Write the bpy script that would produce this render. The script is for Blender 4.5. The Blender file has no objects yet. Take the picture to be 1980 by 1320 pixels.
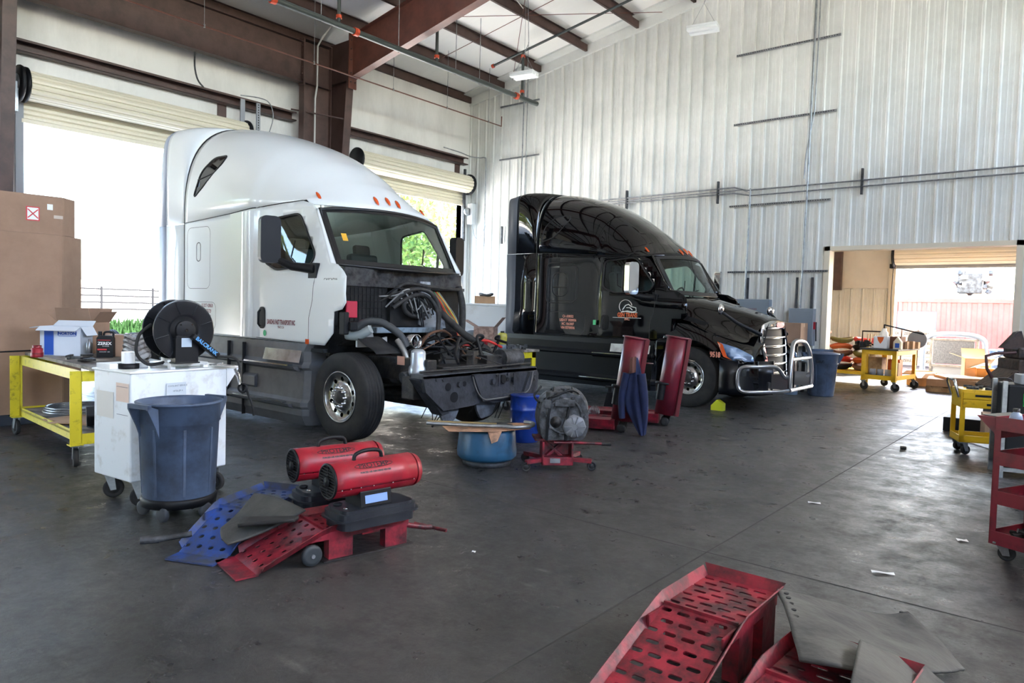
import bpy, math, random
from math import sin, cos, pi, radians, sqrt, atan2
from mathutils import Vector, Matrix
from mathutils.geometry import delaunay_2d_cdt
random.seed(7)
S = bpy.context.scene
COL = S.collection

# ------------------------------------------------------------------ camera
f_, yaw, pitch, roll = 1364.0, radians(129.43), -.0452, .0271
fw = Vector((cos(yaw)*cos(pitch), sin(yaw)*cos(pitch), sin(pitch)))
rt = Vector((sin(yaw), -cos(yaw), 0)); up = rt.cross(fw)
r2 = rt*cos(roll)+up*sin(roll); u2 = -rt*sin(roll)+up*cos(roll)
cam = bpy.data.objects.new('camera', bpy.data.cameras.new('camera'))
COL.objects.link(cam)
cam.data.sensor_width = 36; cam.data.lens = 36*f_/1980
cam.data.clip_start = .05; cam.data.clip_end = 500
m = Matrix((r2, u2, -fw)).transposed().to_4x4(); m.translation = (0, 0, 1.57)
cam.matrix_world = m
S.camera = cam

# ------------------------------------------------------------------ sky, sun, exposure
SUN = Vector((.42, .72, .56)).normalized()
w = bpy.data.worlds.new('sky'); S.world = w; w.use_nodes = True
nt = w.node_tree; bg = nt.nodes['Background']
sky = nt.nodes.new('ShaderNodeTexSky'); sky.sky_type = 'NISHITA'; sky.sun_disc = False
sky.sun_elevation = math.asin(SUN.z); sky.sun_rotation = atan2(SUN.x, SUN.y)
sky.air_density = 1.0; sky.dust_density = 2.2; sky.altitude = 50
hs = nt.nodes.new('ShaderNodeHueSaturation'); hs.inputs['Saturation'].default_value = .95
nt.links.new(sky.outputs[0], hs.inputs['Color']); nt.links.new(hs.outputs[0], bg.inputs[0])
bg.inputs[1].default_value = 1.0
sl = bpy.data.lights.new('sun', 'SUN'); sl.energy = 30; sl.angle = .01; sl.color = (1, .95, .88)
so = bpy.data.objects.new('sun', sl); COL.objects.link(so); so.location = (0, 40, 40)
so.rotation_euler = SUN.to_track_quat('Z', 'Y').to_euler()
S.view_settings.view_transform = 'Standard'; S.view_settings.look = 'None'
S.view_settings.gamma = 1; S.view_settings.use_curve_mapping = False
S.view_settings.exposure = 1.92

# ------------------------------------------------------------------ materials
def lin(c):
    return tuple(((v/255)/12.92 if v/255 <= .04045 else ((v/255+.055)/1.055)**2.4) for v in c)+(1,)
MATS = {}
def mat(name, col, rough=.5, metal=0, n=None, bump=None, coat=0, rn=0, trans=0, emit=0, spec=.5, stretch=None):
    """n=(scale, colour2, lo, hi)  bump=(scale, strength)"""
    if name in MATS: return MATS[name]
    m = bpy.data.materials.new(name); m.use_nodes = True
    t = m.node_tree; b = t.nodes['Principled BSDF']; L = t.links.new
    b.inputs['Base Color'].default_value = lin(col); b.inputs['Roughness'].default_value = rough
    b.inputs['Metallic'].default_value = metal; b.inputs['Coat Weight'].default_value = coat
    b.inputs['Coat Roughness'].default_value = .04
    b.inputs['Specular IOR Level'].default_value = spec
    if trans: b.inputs['Transmission Weight'].default_value = trans
    if emit:
        b.inputs['Emission Color'].default_value = lin(col); b.inputs['Emission Strength'].default_value = emit
    if n or bump or rn:
        tc = t.nodes.new('ShaderNodeTexCoord'); vec = tc.outputs['Object']
        if stretch:
            mp = t.nodes.new('ShaderNodeMapping'); mp.inputs['Scale'].default_value = stretch
            L(vec, mp.inputs[0]); vec = mp.outputs[0]
    if n:
        nz = t.nodes.new('ShaderNodeTexNoise'); nz.inputs['Scale'].default_value = n[0]
        nz.inputs['Detail'].default_value = 7; nz.inputs['Roughness'].default_value = .65; L(vec, nz.inputs[0])
        r = t.nodes.new('ShaderNodeValToRGB'); L(nz.outputs[0], r.inputs[0])
        r.color_ramp.elements[0].position = n[2]; r.color_ramp.elements[1].position = n[3]
        r.color_ramp.elements[0].color = lin(n[1]); r.color_ramp.elements[1].color = lin(col)
        L(r.outputs[0], b.inputs['Base Color'])
        if rn:
            mr = t.nodes.new('ShaderNodeMapRange'); mr.inputs[3].default_value = min(1, rough+rn); mr.inputs[4].default_value = rough
            L(nz.outputs[0], mr.inputs[0]); L(mr.outputs[0], b.inputs['Roughness'])
    if bump:
        nb = t.nodes.new('ShaderNodeTexNoise'); nb.inputs['Scale'].default_value = bump[0]; nb.inputs['Detail'].default_value = 4
        L(vec, nb.inputs[0]); bp = t.nodes.new('ShaderNodeBump'); bp.inputs['Strength'].default_value = bump[1]
        bp.inputs['Distance'].default_value = bump[2] if len(bump) > 2 else .02
        L(nb.outputs[0], bp.inputs['Height']); L(bp.outputs[0], b.inputs['Normal'])
    MATS[name] = m; return m

# ------------------------------------------------------------------ mesh builder
class M:
    def __init__(s): s.v = []; s.f = []; s.m = []; s.s = []
    def add(s, vs, fs, mi=0, sm=False):
        o = len(s.v); s.v += [tuple(v) for v in vs]
        for f in fs: s.f.append([o+i for i in f]); s.m.append(mi); s.s.append(sm)
        return s
    def box(s, x0, x1, y0, y1, z0, z1, mi=0):
        return s.add([(x, y, z) for z in (z0, z1) for y in (y0, y1) for x in (x0, x1)],
                     [(0, 2, 3, 1), (4, 5, 7, 6), (0, 1, 5, 4), (2, 6, 7, 3), (0, 4, 6, 2), (1, 3, 7, 5)], mi)
    def obox(s, c, sz, rz=0, mi=0, ry=0, rx=0):
        R = Matrix.Rotation(rz, 3, 'Z') @ Matrix.Rotation(ry, 3, 'Y') @ Matrix.Rotation(rx, 3, 'X'); c = Vector(c)
        vs = [c+R@Vector((x*sz[0]/2, y*sz[1]/2, z*sz[2]/2)) for z in (-1, 1) for y in (-1, 1) for x in (-1, 1)]
        return s.add(vs, [(0, 2, 3, 1), (4, 5, 7, 6), (0, 1, 5, 4), (2, 6, 7, 3), (0, 4, 6, 2), (1, 3, 7, 5)], mi)
    def bar(s, a, b, w, h, mi=0, upv=(0, 0, 1)):
        a, b = Vector(a), Vector(b); d = (b-a).normalized(); u = Vector(upv)
        r = d.cross(u)
        if r.length < 1e-3: r = d.cross(Vector((1, 0, 0)))
        r.normalize(); u = r.cross(d)
        vs = [p+r*i*w/2+u*j*h/2 for p in (a, b) for j in (-1, 1) for i in (-1, 1)]
        return s.add(vs, [(0, 1, 3, 2), (4, 6, 7, 5), (0, 4, 5, 1), (2, 3, 7, 6), (0, 2, 6, 4), (1, 5, 7, 3)], mi)
    def cyl(s, a, b, r0, r1=None, n=20, caps=True, mi=0, sm=True):
        r1 = r0 if r1 is None else r1; a, b = Vector(a), Vector(b); d = (b-a).normalized()
        x = d.orthogonal().normalized(); y = d.cross(x); vs = []
        for p, r in ((a, r0), (b, r1)):
            vs += [p+x*r*cos(2*pi*i/n)+y*r*sin(2*pi*i/n) for i in range(n)]
        s.add(vs, [(i, (i+1) % n, n+(i+1) % n, n+i) for i in range(n)], mi, sm)
        if caps:
            s.add(vs[:n], [tuple(reversed(range(n)))], mi); s.add(vs[n:], [tuple(range(n))], mi)
        return s
    def tube(s, pts, r, n=8, mi=0, closed=False, rr=None, smooth=0):
        P = [Vector(p) for p in pts]
        if smooth: P = spline(P, smooth, closed)
        k = len(P); X = None; rows = []
        for i, p in enumerate(P):
            if closed: d = P[(i+1) % k]-P[i-1]
            else: d = P[min(i+1, k-1)]-P[max(i-1, 0)]
            if d.length < 1e-9: d = Vector((0, 0, 1))
            d.normalize()
            if X is None: X = d.orthogonal().normalized()
            else:
                X = X-d*X.dot(d)
                X = X.normalized() if X.length > 1e-6 else d.orthogonal().normalized()
            Y = d.cross(X); q = r if rr is None else rr(i/(k-1))
            rows.append([p+X*q*cos(2*pi*j/n)+Y*q*sin(2*pi*j/n) for j in range(n)])
        vs = [v for row in rows for v in row]
        fs = [(i*n+j, i*n+(j+1) % n, ((i+1) % k)*n+(j+1) % n, ((i+1) % k)*n+j) for i in range(k if closed else k-1) for j in range(n)]
        s.add(vs, fs, mi, True)
        if not closed: s.add(rows[0], [tuple(reversed(range(n)))], mi); s.add(rows[-1], [tuple(range(n))], mi)
        return s
    def lathe(s, prof, c=(0, 0, 0), axis='Z', n=28, mi=0, sm=True, a0=0, a1=2*pi, ysc=1):
        c = Vector(c); full = abs(a1-a0-2*pi) < 1e-6; k = n if full else n+1; vs = []
        for r, z in prof:
            for i in range(k):
                t = a0+(a1-a0)*i/n; p = (r*cos(t), r*sin(t)*ysc, z)
                if axis == 'Y': p = (p[0], p[2], p[1])
                elif axis == 'X': p = (p[2], p[0], p[1])
                vs.append(c+Vector(p))
        fs = []
        for j in range(len(prof)-1):
            for i in range(n):
                a, b = j*k+i, j*k+(i+1) % k
                fs.append((a, b, b+k, a+k) if axis != 'Y' else (a, a+k, b+k, b))
        return s.add(vs, fs, mi, sm)
    def prism(s, poly, a, b, ax='Y', mi=0, sm=False):
        """polygon in the plane across axis ax, extruded from a to b. (Y: poly=(x,z); X: (y,z); Z: (x,y))"""
        def P(p, t): return (p[0], t, p[1]) if ax == 'Y' else (t, p[0], p[1]) if ax == 'X' else (p[0], p[1], t)
        n = len(poly); vs = [P(p, a) for p in poly]+[P(p, b) for p in poly]
        s.add(vs, [(i, (i+1) % n, n+(i+1) % n, n+i) for i in range(n)], mi, sm)
        s.add(vs[:n], [tuple(reversed(range(n)))], mi); s.add(vs[n:], [tuple(range(n))], mi); return s
    def grid(s, rows, mi=0, sm=True, cu=False, cv=False):
        nr, nc = len(rows), len(rows[0]); vs = [p for r in rows for p in r]
        fs = [(i*nc+j, i*nc+(j+1) % nc, ((i+1) % nr)*nc+(j+1) % nc, ((i+1) % nr)*nc+j) for i in range(nr if cu else nr-1) for j in range(nc if cv else nc-1)]
        return s.add(vs, fs, mi, sm)
    def panel(s, outline, holes, fn, step=.1, mi=0, sm=True):
        """2D outline with holes, triangulated and mapped by fn(u,v)->xyz"""
        def dens(P):
            out = []
            for i, p in enumerate(P):
                q = P[(i+1) % len(P)]; d = math.hypot(q[0]-p[0], q[1]-p[1]); k = max(1, int(d/step))
                out += [(p[0]+(q[0]-p[0])*j/k, p[1]+(q[1]-p[1])*j/k) for j in range(k)]
            return out
        O = dens(outline); H = [dens(h) for h in holes]
        pts = []; edges = []
        for P in [O]+H:
            o = len(pts); pts += [Vector(p) for p in P]; edges += [(o+i, o+(i+1) % len(P)) for i in range(len(P))]
        x0, x1 = min(p[0] for p in O), max(p[0] for p in O); y0, y1 = min(p[1] for p in O), max(p[1] for p in O)
        x = x0+step/2
        while x < x1:
            y = y0+step/2
            while y < y1:
                if inside((x, y), O) and not any(inside((x, y), h) for h in H): pts.append(Vector((x, y)))
                y += step
            x += step
        vo, eo, fo, *_ = delaunay_2d_cdt(pts, edges, [], 0, 1e-6)
        fs = []
        for f in fo:
            c = (sum(vo[i][0] for i in f)/len(f), sum(vo[i][1] for i in f)/len(f))
            if inside(c, O) and not any(inside(c, h) for h in H): fs.append(tuple(f))
        return s.add([fn(p[0], p[1]) for p in vo], fs, mi, sm)
    def text(s, body, size, M4, mi=0, sx=1, ext=.0, al='CENTER', bold=0):
        cu = bpy.data.curves.new('t', 'FONT'); cu.body = body; cu.size = size; cu.align_x = al; cu.align_y = 'CENTER'
        cu.extrude = ext; cu.offset = bold; cu.resolution_u = 3
        o = bpy.data.objects.new('t', cu); COL.objects.link(o); bpy.context.view_layer.update()
        me = bpy.data.meshes.new_from_object(o.evaluated_get(bpy.context.evaluated_depsgraph_get()))
        vs = [M4 @ Vector((v.co.x*sx, v.co.y, v.co.z)) for v in me.vertices]
        s.add(vs, [tuple(p.vertices) for p in me.polygons], mi)
        bpy.data.objects.remove(o); bpy.data.curves.remove(cu); bpy.data.meshes.remove(me); return s
    def xf(s, M4):
        s.v = [tuple(M4 @ Vector(v)) for v in s.v]; return s
    def mir(s):
        """add a mirror copy across local y=0"""
        o = len(s.v); s.v += [(x, -y, z) for x, y, z in s.v]
        s.f += [[o+i for i in reversed(f)] for f in s.f]; s.m += s.m[:]; s.s += s.s[:]; return s
    def build(s, name, mats, parent=None, bevel=0, seg=2, sub=0, solid=0, label=None, loc=None, rz=0):
        me = bpy.data.meshes.new(name); me.from_pydata(s.v, [], s.f); me.update()
        if not isinstance(mats, (list, tuple)): mats = [mats]
        for q in mats: me.materials.append(q)
        me.polygons.foreach_set('material_index', s.m); me.polygons.foreach_set('use_smooth', s.s)
        o = bpy.data.objects.new(name, me); COL.objects.link(o)
        if parent: o.parent = parent
        if loc: o.location = loc
        o.rotation_euler.z = rz
        if solid:
            q = o.modifiers.new('s', 'SOLIDIFY'); q.thickness = solid; q.offset = 0
        if bevel:
            q = o.modifiers.new('b', 'BEVEL'); q.width = bevel; q.segments = seg; q.limit_method = 'ANGLE'; q.angle_limit = .7
        if sub:
            q = o.modifiers.new('u', 'SUBSURF'); q.levels = sub; q.render_levels = sub
        if label: o['label'] = label
        return o

def inside(p, P):
    x, y = p; c = False; j = len(P)-1
    for i in range(len(P)):
        if (P[i][1] > y) != (P[j][1] > y) and x < (P[j][0]-P[i][0])*(y-P[i][1])/(P[j][1]-P[i][1])+P[i][0]: c = not c
        j = i
    return c
def spline(P, k=6, closed=False):
    n = len(P); out = []
    for i in range(n if closed else n-1):
        a = P[(i-1) % n] if closed or i else P[0]; b = P[i]; c = P[(i+1) % n]; d = P[(i+2) % n] if closed or i+2 < n else P[-1]
        for j in range(k):
            t = j/k
            out.append(.5*((2*b)+(c-a)*t+(2*a-5*b+4*c-d)*t*t+(3*b-a-3*c+d)*t**3))
    if not closed: out.append(P[-1])
    return out
def rrect(x0, x1, y0, y1, r, k=5):
    out = []
    for cx, cy, a in ((x1-r, y1-r, 0), (x0+r, y1-r, 1), (x0+r, y0+r, 2), (x1-r, y0+r, 3)):
        out += [(cx+r*cos((a+j/k)*pi/2), cy+r*sin((a+j/k)*pi/2)) for j in range(k+1)]
    return out
def rpoly(P, r, k=4):
    """round the corners of a polygon"""
    out = []; n = len(P)
    for i in range(n):
        a, b, c = Vector(P[i-1]), Vector(P[i]), Vector(P[(i+1) % n]); q = r[i] if isinstance(r, (list, tuple)) else r
        if q <= 0: out.append(tuple(b)); continue
        u = (a-b); v = (c-b); q = min(q, u.length*.48, v.length*.48); u = b+u.normalized()*q; v = b+v.normalized()*q
        for j in range(k+1):
            t = j/k; out.append(tuple((1-t)**2*u+2*t*(1-t)*b+t*t*v))
    return out
def interp(T, x):
    """table [(x, a, b..)] -> tuple, smoothstep-free catmull"""
    if x <= T[0][0]: return T[0][1:]
    if x >= T[-1][0]: return T[-1][1:]
    for i in range(len(T)-1):
        if T[i][0] <= x <= T[i+1][0]:
            t = (x-T[i][0])/(T[i+1][0]-T[i][0]); a = T[max(i-1, 0)]; b = T[i]; c = T[i+1]; d = T[min(i+2, len(T)-1)]
            return tuple(.5*((2*b[k])+(c[k]-a[k])*t+(2*a[k]-5*b[k]+4*c[k]-d[k])*t*t+(3*b[k]-a[k]-3*c[k]+d[k])*t**3) for k in range(1, len(b)))
def sstep(a, b, x):
    t = min(1, max(0, (x-a)/(b-a))); return t*t*(3-2*t)
def tag(o, label, cat, group=None, kind=None):
    o['label'] = label; o['category'] = cat
    if group: o['group'] = group
    if kind: o['kind'] = kind
    return o
def thing(name, label, cat, loc=(0, 0, 0), rz=0, group=None, rx=0, ry=0):
    o = bpy.data.objects.new(name, None); COL.objects.link(o); o.location = loc; o.rotation_euler = (rx, ry, rz); o.empty_display_size = .1
    return tag(o, label, cat, group)
def struct(name, mb, m, **k):
    o = mb.build(name, m, **k); o['kind'] = 'structure'; return o
def kids(o): return [c for c in bpy.data.objects if c.parent == o]
def dup(root, loc, rz, label=None, group=None):
    r = root.copy(); COL.objects.link(r); r.location = loc; r.rotation_euler.z = rz
    if label: r['label'] = label
    if group: r['group'] = group
    def rec(a, b):
        for ch in kids(a):
            c = ch.copy(); COL.objects.link(c); c.parent = b; rec(ch, c)
    rec(root, r); return r
def TM(loc, ax, ay):
    """matrix for text: ax = reading direction, ay = up direction"""
    ax, ay = Vector(ax).normalized(), Vector(ay).normalized(); az = ax.cross(ay)
    m = Matrix((ax, ay, az)).transposed().to_4x4(); m.translation = loc; return m

# ------------------------------------------------------------------ palette
def concrete():
    m = mat('stained_concrete', (100, 99, 97), .42)
    t = m.node_tree; b = t.nodes['Principled BSDF']; L = t.links.new
    tc = t.nodes.new('ShaderNodeTexCoord'); o = tc.outputs['Object']
    def nz(sc, det=8, rg=.6, st=None):
        n = t.nodes.new('ShaderNodeTexNoise'); n.inputs['Scale'].default_value = sc; n.inputs['Detail'].default_value = det; n.inputs['Roughness'].default_value = rg
        if st:
            mp = t.nodes.new('ShaderNodeMapping'); mp.inputs['Scale'].default_value = st; mp.inputs['Rotation'].default_value = (0, 0, .6); L(o, mp.inputs[0]); L(mp.outputs[0], n.inputs[0])
        else: L(o, n.inputs[0])
        return n.outputs[0]
    def ramp(src, p0, p1, c0, c1):
        r = t.nodes.new('ShaderNodeValToRGB'); L(src, r.inputs[0]); e = r.color_ramp.elements
        e[0].position = p0; e[1].position = p1; e[0].color = c0 if len(c0) == 4 else lin(c0); e[1].color = c1 if len(c1) == 4 else lin(c1); return r.outputs[0]
    def mix(f, a, b_, k='MIX', fac=None):
        x = t.nodes.new('ShaderNodeMix'); x.data_type = 'RGBA'; x.blend_type = k
        if fac is None: L(f, x.inputs[0])
        else: x.inputs[0].default_value = fac
        L(a, x.inputs[6]); L(b_, x.inputs[7]); return x.outputs[2]
    base = ramp(nz(.8), .32, .62, (52, 51, 50), (80, 79, 77))
    fine = ramp(nz(7, 12, .85), .32, .66, (70, 70, 70), (176, 176, 176))
    c = mix(None, base, fine, 'OVERLAY', .75)
    w1, b1 = (1, 1, 1, 1), (0, 0, 0, 1)
    dark = t.nodes.new('ShaderNodeRGB'); dark.outputs[0].default_value = lin((30, 29, 28))
    lite = t.nodes.new('ShaderNodeRGB'); lite.outputs[0].default_value = lin((118, 115, 110))
    c = mix(ramp(nz(1.6, 9, .7), .56, .72, b1, (.75, .75, .75, 1)), c, dark.outputs[0])
    c = mix(ramp(nz(5.5, 6, .7), .64, .74, b1, (.7, .7, .7, 1)), c, dark.outputs[0])
    c = mix(ramp(nz(2.4, 6, .7, (1, 4, 1)), .60, .76, b1, (.5, .5, .5, 1)), c, lite.outputs[0])
    L(c, b.inputs['Base Color'])
    L(ramp(nz(3.2, 12, .82), .36, .64, (.2, .2, .2, 1), (.62, .62, .62, 1)), b.inputs['Roughness'])
    bp = t.nodes.new('ShaderNodeBump'); bp.inputs['Strength'].default_value = .45; bp.inputs['Distance'].default_value = .012
    L(nz(9, 12, .8), bp.inputs['Height']); L(bp.outputs[0], b.inputs['Normal'])
    return m
K = dict(
 floor=concrete(),
 wall=mat('white_ribbed_sheet', (226, 226, 220), .42, n=(.8, (206, 206, 200), .3, .6)),
 vinyl=mat('white_vinyl_insulation', (232, 230, 226), .55, n=(1.1, (212, 210, 206), .3, .55), bump=(2.2, .5, .05), stretch=(1, 1, .35)),
 roofv=mat('white_roof_insulation', (244, 242, 236), .55, bump=(2.5, .55, .06), stretch=(.25, 1, 1)),
 steel=mat('primer_brown_steel', (86, 64, 58), .5, n=(3, (68, 50, 46), .35, .6)),
 steelr=mat('primer_red_steel', (118, 70, 56), .5, n=(3, (96, 58, 48), .35, .6)),
 galv=mat('galvanised_steel', (165, 168, 170), .38, .8, n=(8, (130, 133, 136), .35, .6)),
 pipe=mat('grey_green_pipe', (62, 68, 66), .45),
 orange=mat('orange_coupling', (196, 70, 34), .5),
 slat=mat('cream_door_slat', (226, 217, 194), .4),
 jamb=mat('grey_jamb_steel', (150, 153, 158), .5),
 black=mat('black_plastic', (18, 19, 22), .5, spec=.3),
 rubber=mat('black_rubber', (26, 26, 27), .75, n=(6, (46, 44, 42), .3, .62)),
 chrome=mat('chrome', (215, 215, 215), .12, 1),
 alu=mat('polished_aluminium', (196, 198, 200), .24, 1, n=(7, (150, 150, 150), .3, .6)),
 dark=mat('dark_greasy_steel', (34, 34, 36), .5, .3, n=(7, (62, 58, 54), .38, .6), bump=(20, .4)),
 dark2=mat('dusty_grey_casting', (78, 80, 84), .6, .2, n=(9, (38, 38, 38), .35, .62), bump=(25, .5)),
 card=mat('brown_cardboard', (156, 126, 104), .8, n=(2.5, (142, 113, 92), .3, .6)),
 card2=mat('tan_cardboard', (186, 150, 116), .8, n=(4, (165, 130, 98), .3, .6)),
 yellow=mat('chipped_yellow_paint', (206, 190, 34), .45, n=(12, (150, 138, 30), .3, .45)),
 yellow2=mat('warm_yellow_paint', (214, 172, 24), .45, n=(12, (150, 120, 24), .28, .42)),
 red=mat('worn_red_paint', (142, 32, 48), .45, n=(7, (56, 26, 30), .38, .6), bump=(18, .2)),
 redc=mat('glossy_red_paint', (154, 22, 40), .4, n=(5, (112, 30, 40), .3, .5)),
 maroon=mat('dusty_maroon_paint', (112, 20, 36), .36, n=(3, (88, 28, 42), .35, .6)),
 blue=mat('worn_blue_paint', (40, 74, 146), .5, n=(5, (62, 66, 74), .42, .6)),
 bin=mat('slate_blue_plastic', (72, 88, 112), .55, n=(4, (52, 60, 74), .35, .58)),
 white=mat('white_paint', (232, 234, 234), .4, n=(3, (214, 212, 206), .3, .5)),
 wood=mat('grimy_plywood', (150, 140, 128), .7, n=(4, (70, 62, 56), .4, .62)),
 lwood=mat('pale_pallet_wood', (176, 146, 108), .8, n=(6, (130, 100, 70), .35, .6)),
 grey=mat('grey_enamel', (120, 130, 140), .45),
 paper=mat('white_paper', (230, 232, 232), .7),
 glassd=mat('dark_window_glass', (12, 14, 16), .04, coat=.5),
 amber=mat('amber_lens', (206, 78, 24), .25, coat=.5),
)
# ------------------------------------------------------------------ room shell
XL, YR, XR, YB = -14.65, 15.6, 9.5, -14.0
def roofz(x):
    return 7.86+.165*(x-XL) if x < 3 else 7.86+.165*(3-XL)-.165*(x-3)
fl = M(); fl.add([(XL-.1, YB, 0), (XR+.1, YB, 0), (XR+.1, 27, 0), (XL-.1, 27, 0)], [(0, 1, 2, 3)])
struct('floor', fl, K['floor'])
jt = M()
for y in (-4.5, 4.4, 13.3): jt.box(XL, XR, y-.006, y+.006, .0005, .0012)
for x in (-9.3, -1.9, 5.5): jt.box(x-.006, x+.006, YB, YR, .0005, .0012)
struct('trim_1', jt, mat('joint_filler', (50, 49, 47), .8))
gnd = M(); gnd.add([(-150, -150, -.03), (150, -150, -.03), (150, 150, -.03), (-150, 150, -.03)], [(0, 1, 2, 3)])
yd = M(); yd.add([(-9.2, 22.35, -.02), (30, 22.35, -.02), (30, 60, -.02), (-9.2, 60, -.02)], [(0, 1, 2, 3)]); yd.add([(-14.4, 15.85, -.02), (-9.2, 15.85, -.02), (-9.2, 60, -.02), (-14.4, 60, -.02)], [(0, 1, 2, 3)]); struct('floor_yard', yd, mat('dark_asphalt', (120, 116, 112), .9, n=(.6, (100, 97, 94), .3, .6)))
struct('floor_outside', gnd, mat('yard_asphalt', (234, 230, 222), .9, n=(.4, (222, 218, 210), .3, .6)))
# ribbed gable wall
def ribprofile(x0, x1, y, d, pitch=.3048, s=-1):
    """points (x, y) of a ribbed sheet, ribs stand out towards s"""
    out = [(x0, y)]; k = math.ceil(x0/pitch)
    while k*pitch < x1-.02:
        c = k*pitch
        for dx, h in ((-.034, 0), (-.014, d), (.014, d), (.034, 0), (.098, 0), (.104, d*.16), (.122, d*.16), (.128, 0), (.18, 0), (.186, d*.16), (.204, d*.16), (.21, 0)):
            if x0 < c+dx < x1: out.append((c+dx, y+s*h))
        k += 1
    out.append((x1, y)); return out
def ribwall(mb, x0, x1, y, z0, z1f, d=.036, s=-1):
    P = ribprofile(x0, x1, y, d, s=s)
    rows = [[(px, py, z0) for px, py in P], [(px, py, z1f(px)) for px, py in P]]
    mb.grid(rows, sm=False)
g = M(); DX0, DX1, DZ = -4.3, -1.13, 2.97
ribwall(g, XL, DX0-.09, YR, .02, lambda x: roofz(x)-.12)
ribwall(g, DX0-.09, DX1+.09, YR, DZ+.07, lambda x: roofz(x)-.12)
ribwall(g, DX1+.09, XR, YR, .02, lambda x: roofz(x)-.12)
g.box(XL, DX0-.02, YR+.012, YR+.2, 0, 7.8); g.box(DX0-.02, DX1+.02, YR+.012, YR+.2, DZ+.02, 7.8); g.box(DX1+.02, XR, YR+.012, YR+.2, 0, 7.8)
g.prism([(XL, 7.7), (XR, 7.7), (XR, roofz(XR)), (3, roofz(3)), (XL, roofz(XL))], YR+.012, YR+.2)
struct('wall_north', g, K['wall'])
t = M()   # door trim + rake trim
t.box(DX0-.11, DX0, YR-.05, YR+.25, 0, DZ+.09); t.box(DX1, DX1+.11, YR-.05, YR+.25, 0, DZ+.09); t.box(DX0-.11, DX1+.11, YR-.05, YR+.25, DZ, DZ+.09)
struct('trim_2', t, mat('cream_trim', (214, 204, 184), .5))
t = M()
for x0, x1 in ((XL, 3), (3, XR)):
    t.prism([(x0, roofz(x0)-.3), (x1, roofz(x1)-.3), (x1, roofz(x1)), (x0, roofz(x0))], YR-.07, YR-.0)
    t.prism([(x0, roofz(x0)-.05), (x1, roofz(x1)-.05), (x1, roofz(x1)), (x0, roofz(x0))], YR-.4, YR-.07)
struct('trim_3', t, K['wall'])
# west wall with the roll-up door openings (bays)
DOORS = [(-8.2, -4.1), (-2.1, 2.1), (4.12, 8.2), (11.2, 15.28)]; DH = 4.72
def doorwall(mb, x0, x1, y0, y1, doors, dh, zt):
    ys = [y0]+[v for d in doors for v in d]+[y1]
    for i in range(0, len(ys), 2): mb.box(x0, x1, ys[i], ys[i+1], 0, dh)
    mb.box(x0, x1, y0, y1, dh, zt)
wl = M(); doorwall(wl, XL-.2, XL, YB, YR, DOORS, DH, 7.9); struct('wall_west', wl, K['vinyl'])
we = M(); doorwall(we, XR, XR+.2, YB, YR, [(-11, -7.5)], 4.6, 6.9); struct('wall_east', we, mat('dark_shop_wall', (74, 70, 68), .8))
ws = M()
for a, b in ((XL, XR),): ws.box(a, b, YB-.2, YB, 0, 4.6)
ws.box(XL, XR, YB-.2, YB, 4.6, 7.8); ws.prism([(XL, 7.8), (XR, 7.8), (XR, roofz(XR)), (3, roofz(3)), (XL, roofz(XL))], YB-.2, YB)
struct('wall_south', ws, mat('dark_shop_wall', (74, 70, 68), .8))
# roof, two slopes, closed throughout; the list of strip openings is empty
c = M()
def slope(x0, x1, y0, y1):
    c.add([(x0, y0, roofz(x0)), (x1, y0, roofz(x1)), (x1, y1, roofz(x1)), (x0, y1, roofz(x0)),
           (x0, y0, roofz(x0)+.12), (x1, y0, roofz(x1)+.12), (x1, y1, roofz(x1)+.12), (x0, y1, roofz(x0)+.12)],
          [(0, 3, 2, 1), (4, 5, 6, 7), (0, 1, 5, 4), (2, 3, 7, 6), (0, 4, 7, 3), (1, 2, 6, 5)])
SKY = []
slope(XL-.2, -6.2, YB, YR+.2)
def strip(x0, x1):
    y = YB
    for a, b in SKY: slope(x0, x1, y, a); y = b
    slope(x0, x1, y, YR+.2)
slope(-6.2, -3.4, YB, YR+.2); strip(-3.4, 2.0); slope(2, 3, YB, YR+.2); slope(3, 4, YB, YR+.2); strip(4, 8.5); slope(8.5, XR+.2, YB, YR+.2)
struct('ceiling', c, K['roofv'])
# purlins, one every 1.5 m, Z section
PX = [-14.58, -13.3, -12.0, -10.5, -9.0, -7.5, -6.0, -4.5, -3.0, -1.5, 0, 1.5, 4.5, 6, 7.5, 9]
for i, x in enumerate(PX):
    p = M(); z = roofz(x)-.005; s = .165 if x < 3 else -.165
    y0, y1 = YB+.05, YR-.07
    p.box(x-.004, x+.004, y0, y1, z-.215, z); p.box(x-.004, x+.062, y0, y1, z-.012, z-.004); p.box(x-.06, x+.004, y0, y1, z-.215, z-.207)
    p.box(x-.06, x-.054, y0, y1, z-.215, z-.195)
    tag(p.build('roof_purlin', K['steel']), 'dark brown roof purlin, '+('lowest, right above the door wall' if i == 0 else '%s row up from the door wall' % ['', 'second', 'third', 'fourth', 'fifth', 'sixth', 'seventh', 'eighth', 'ninth', 'tenth', 'eleventh', 'twelfth', 'thirteenth', 'fourteenth', 'fifteenth', 'sixteenth'][i]), 'purlin', 'roof purlins')
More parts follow.
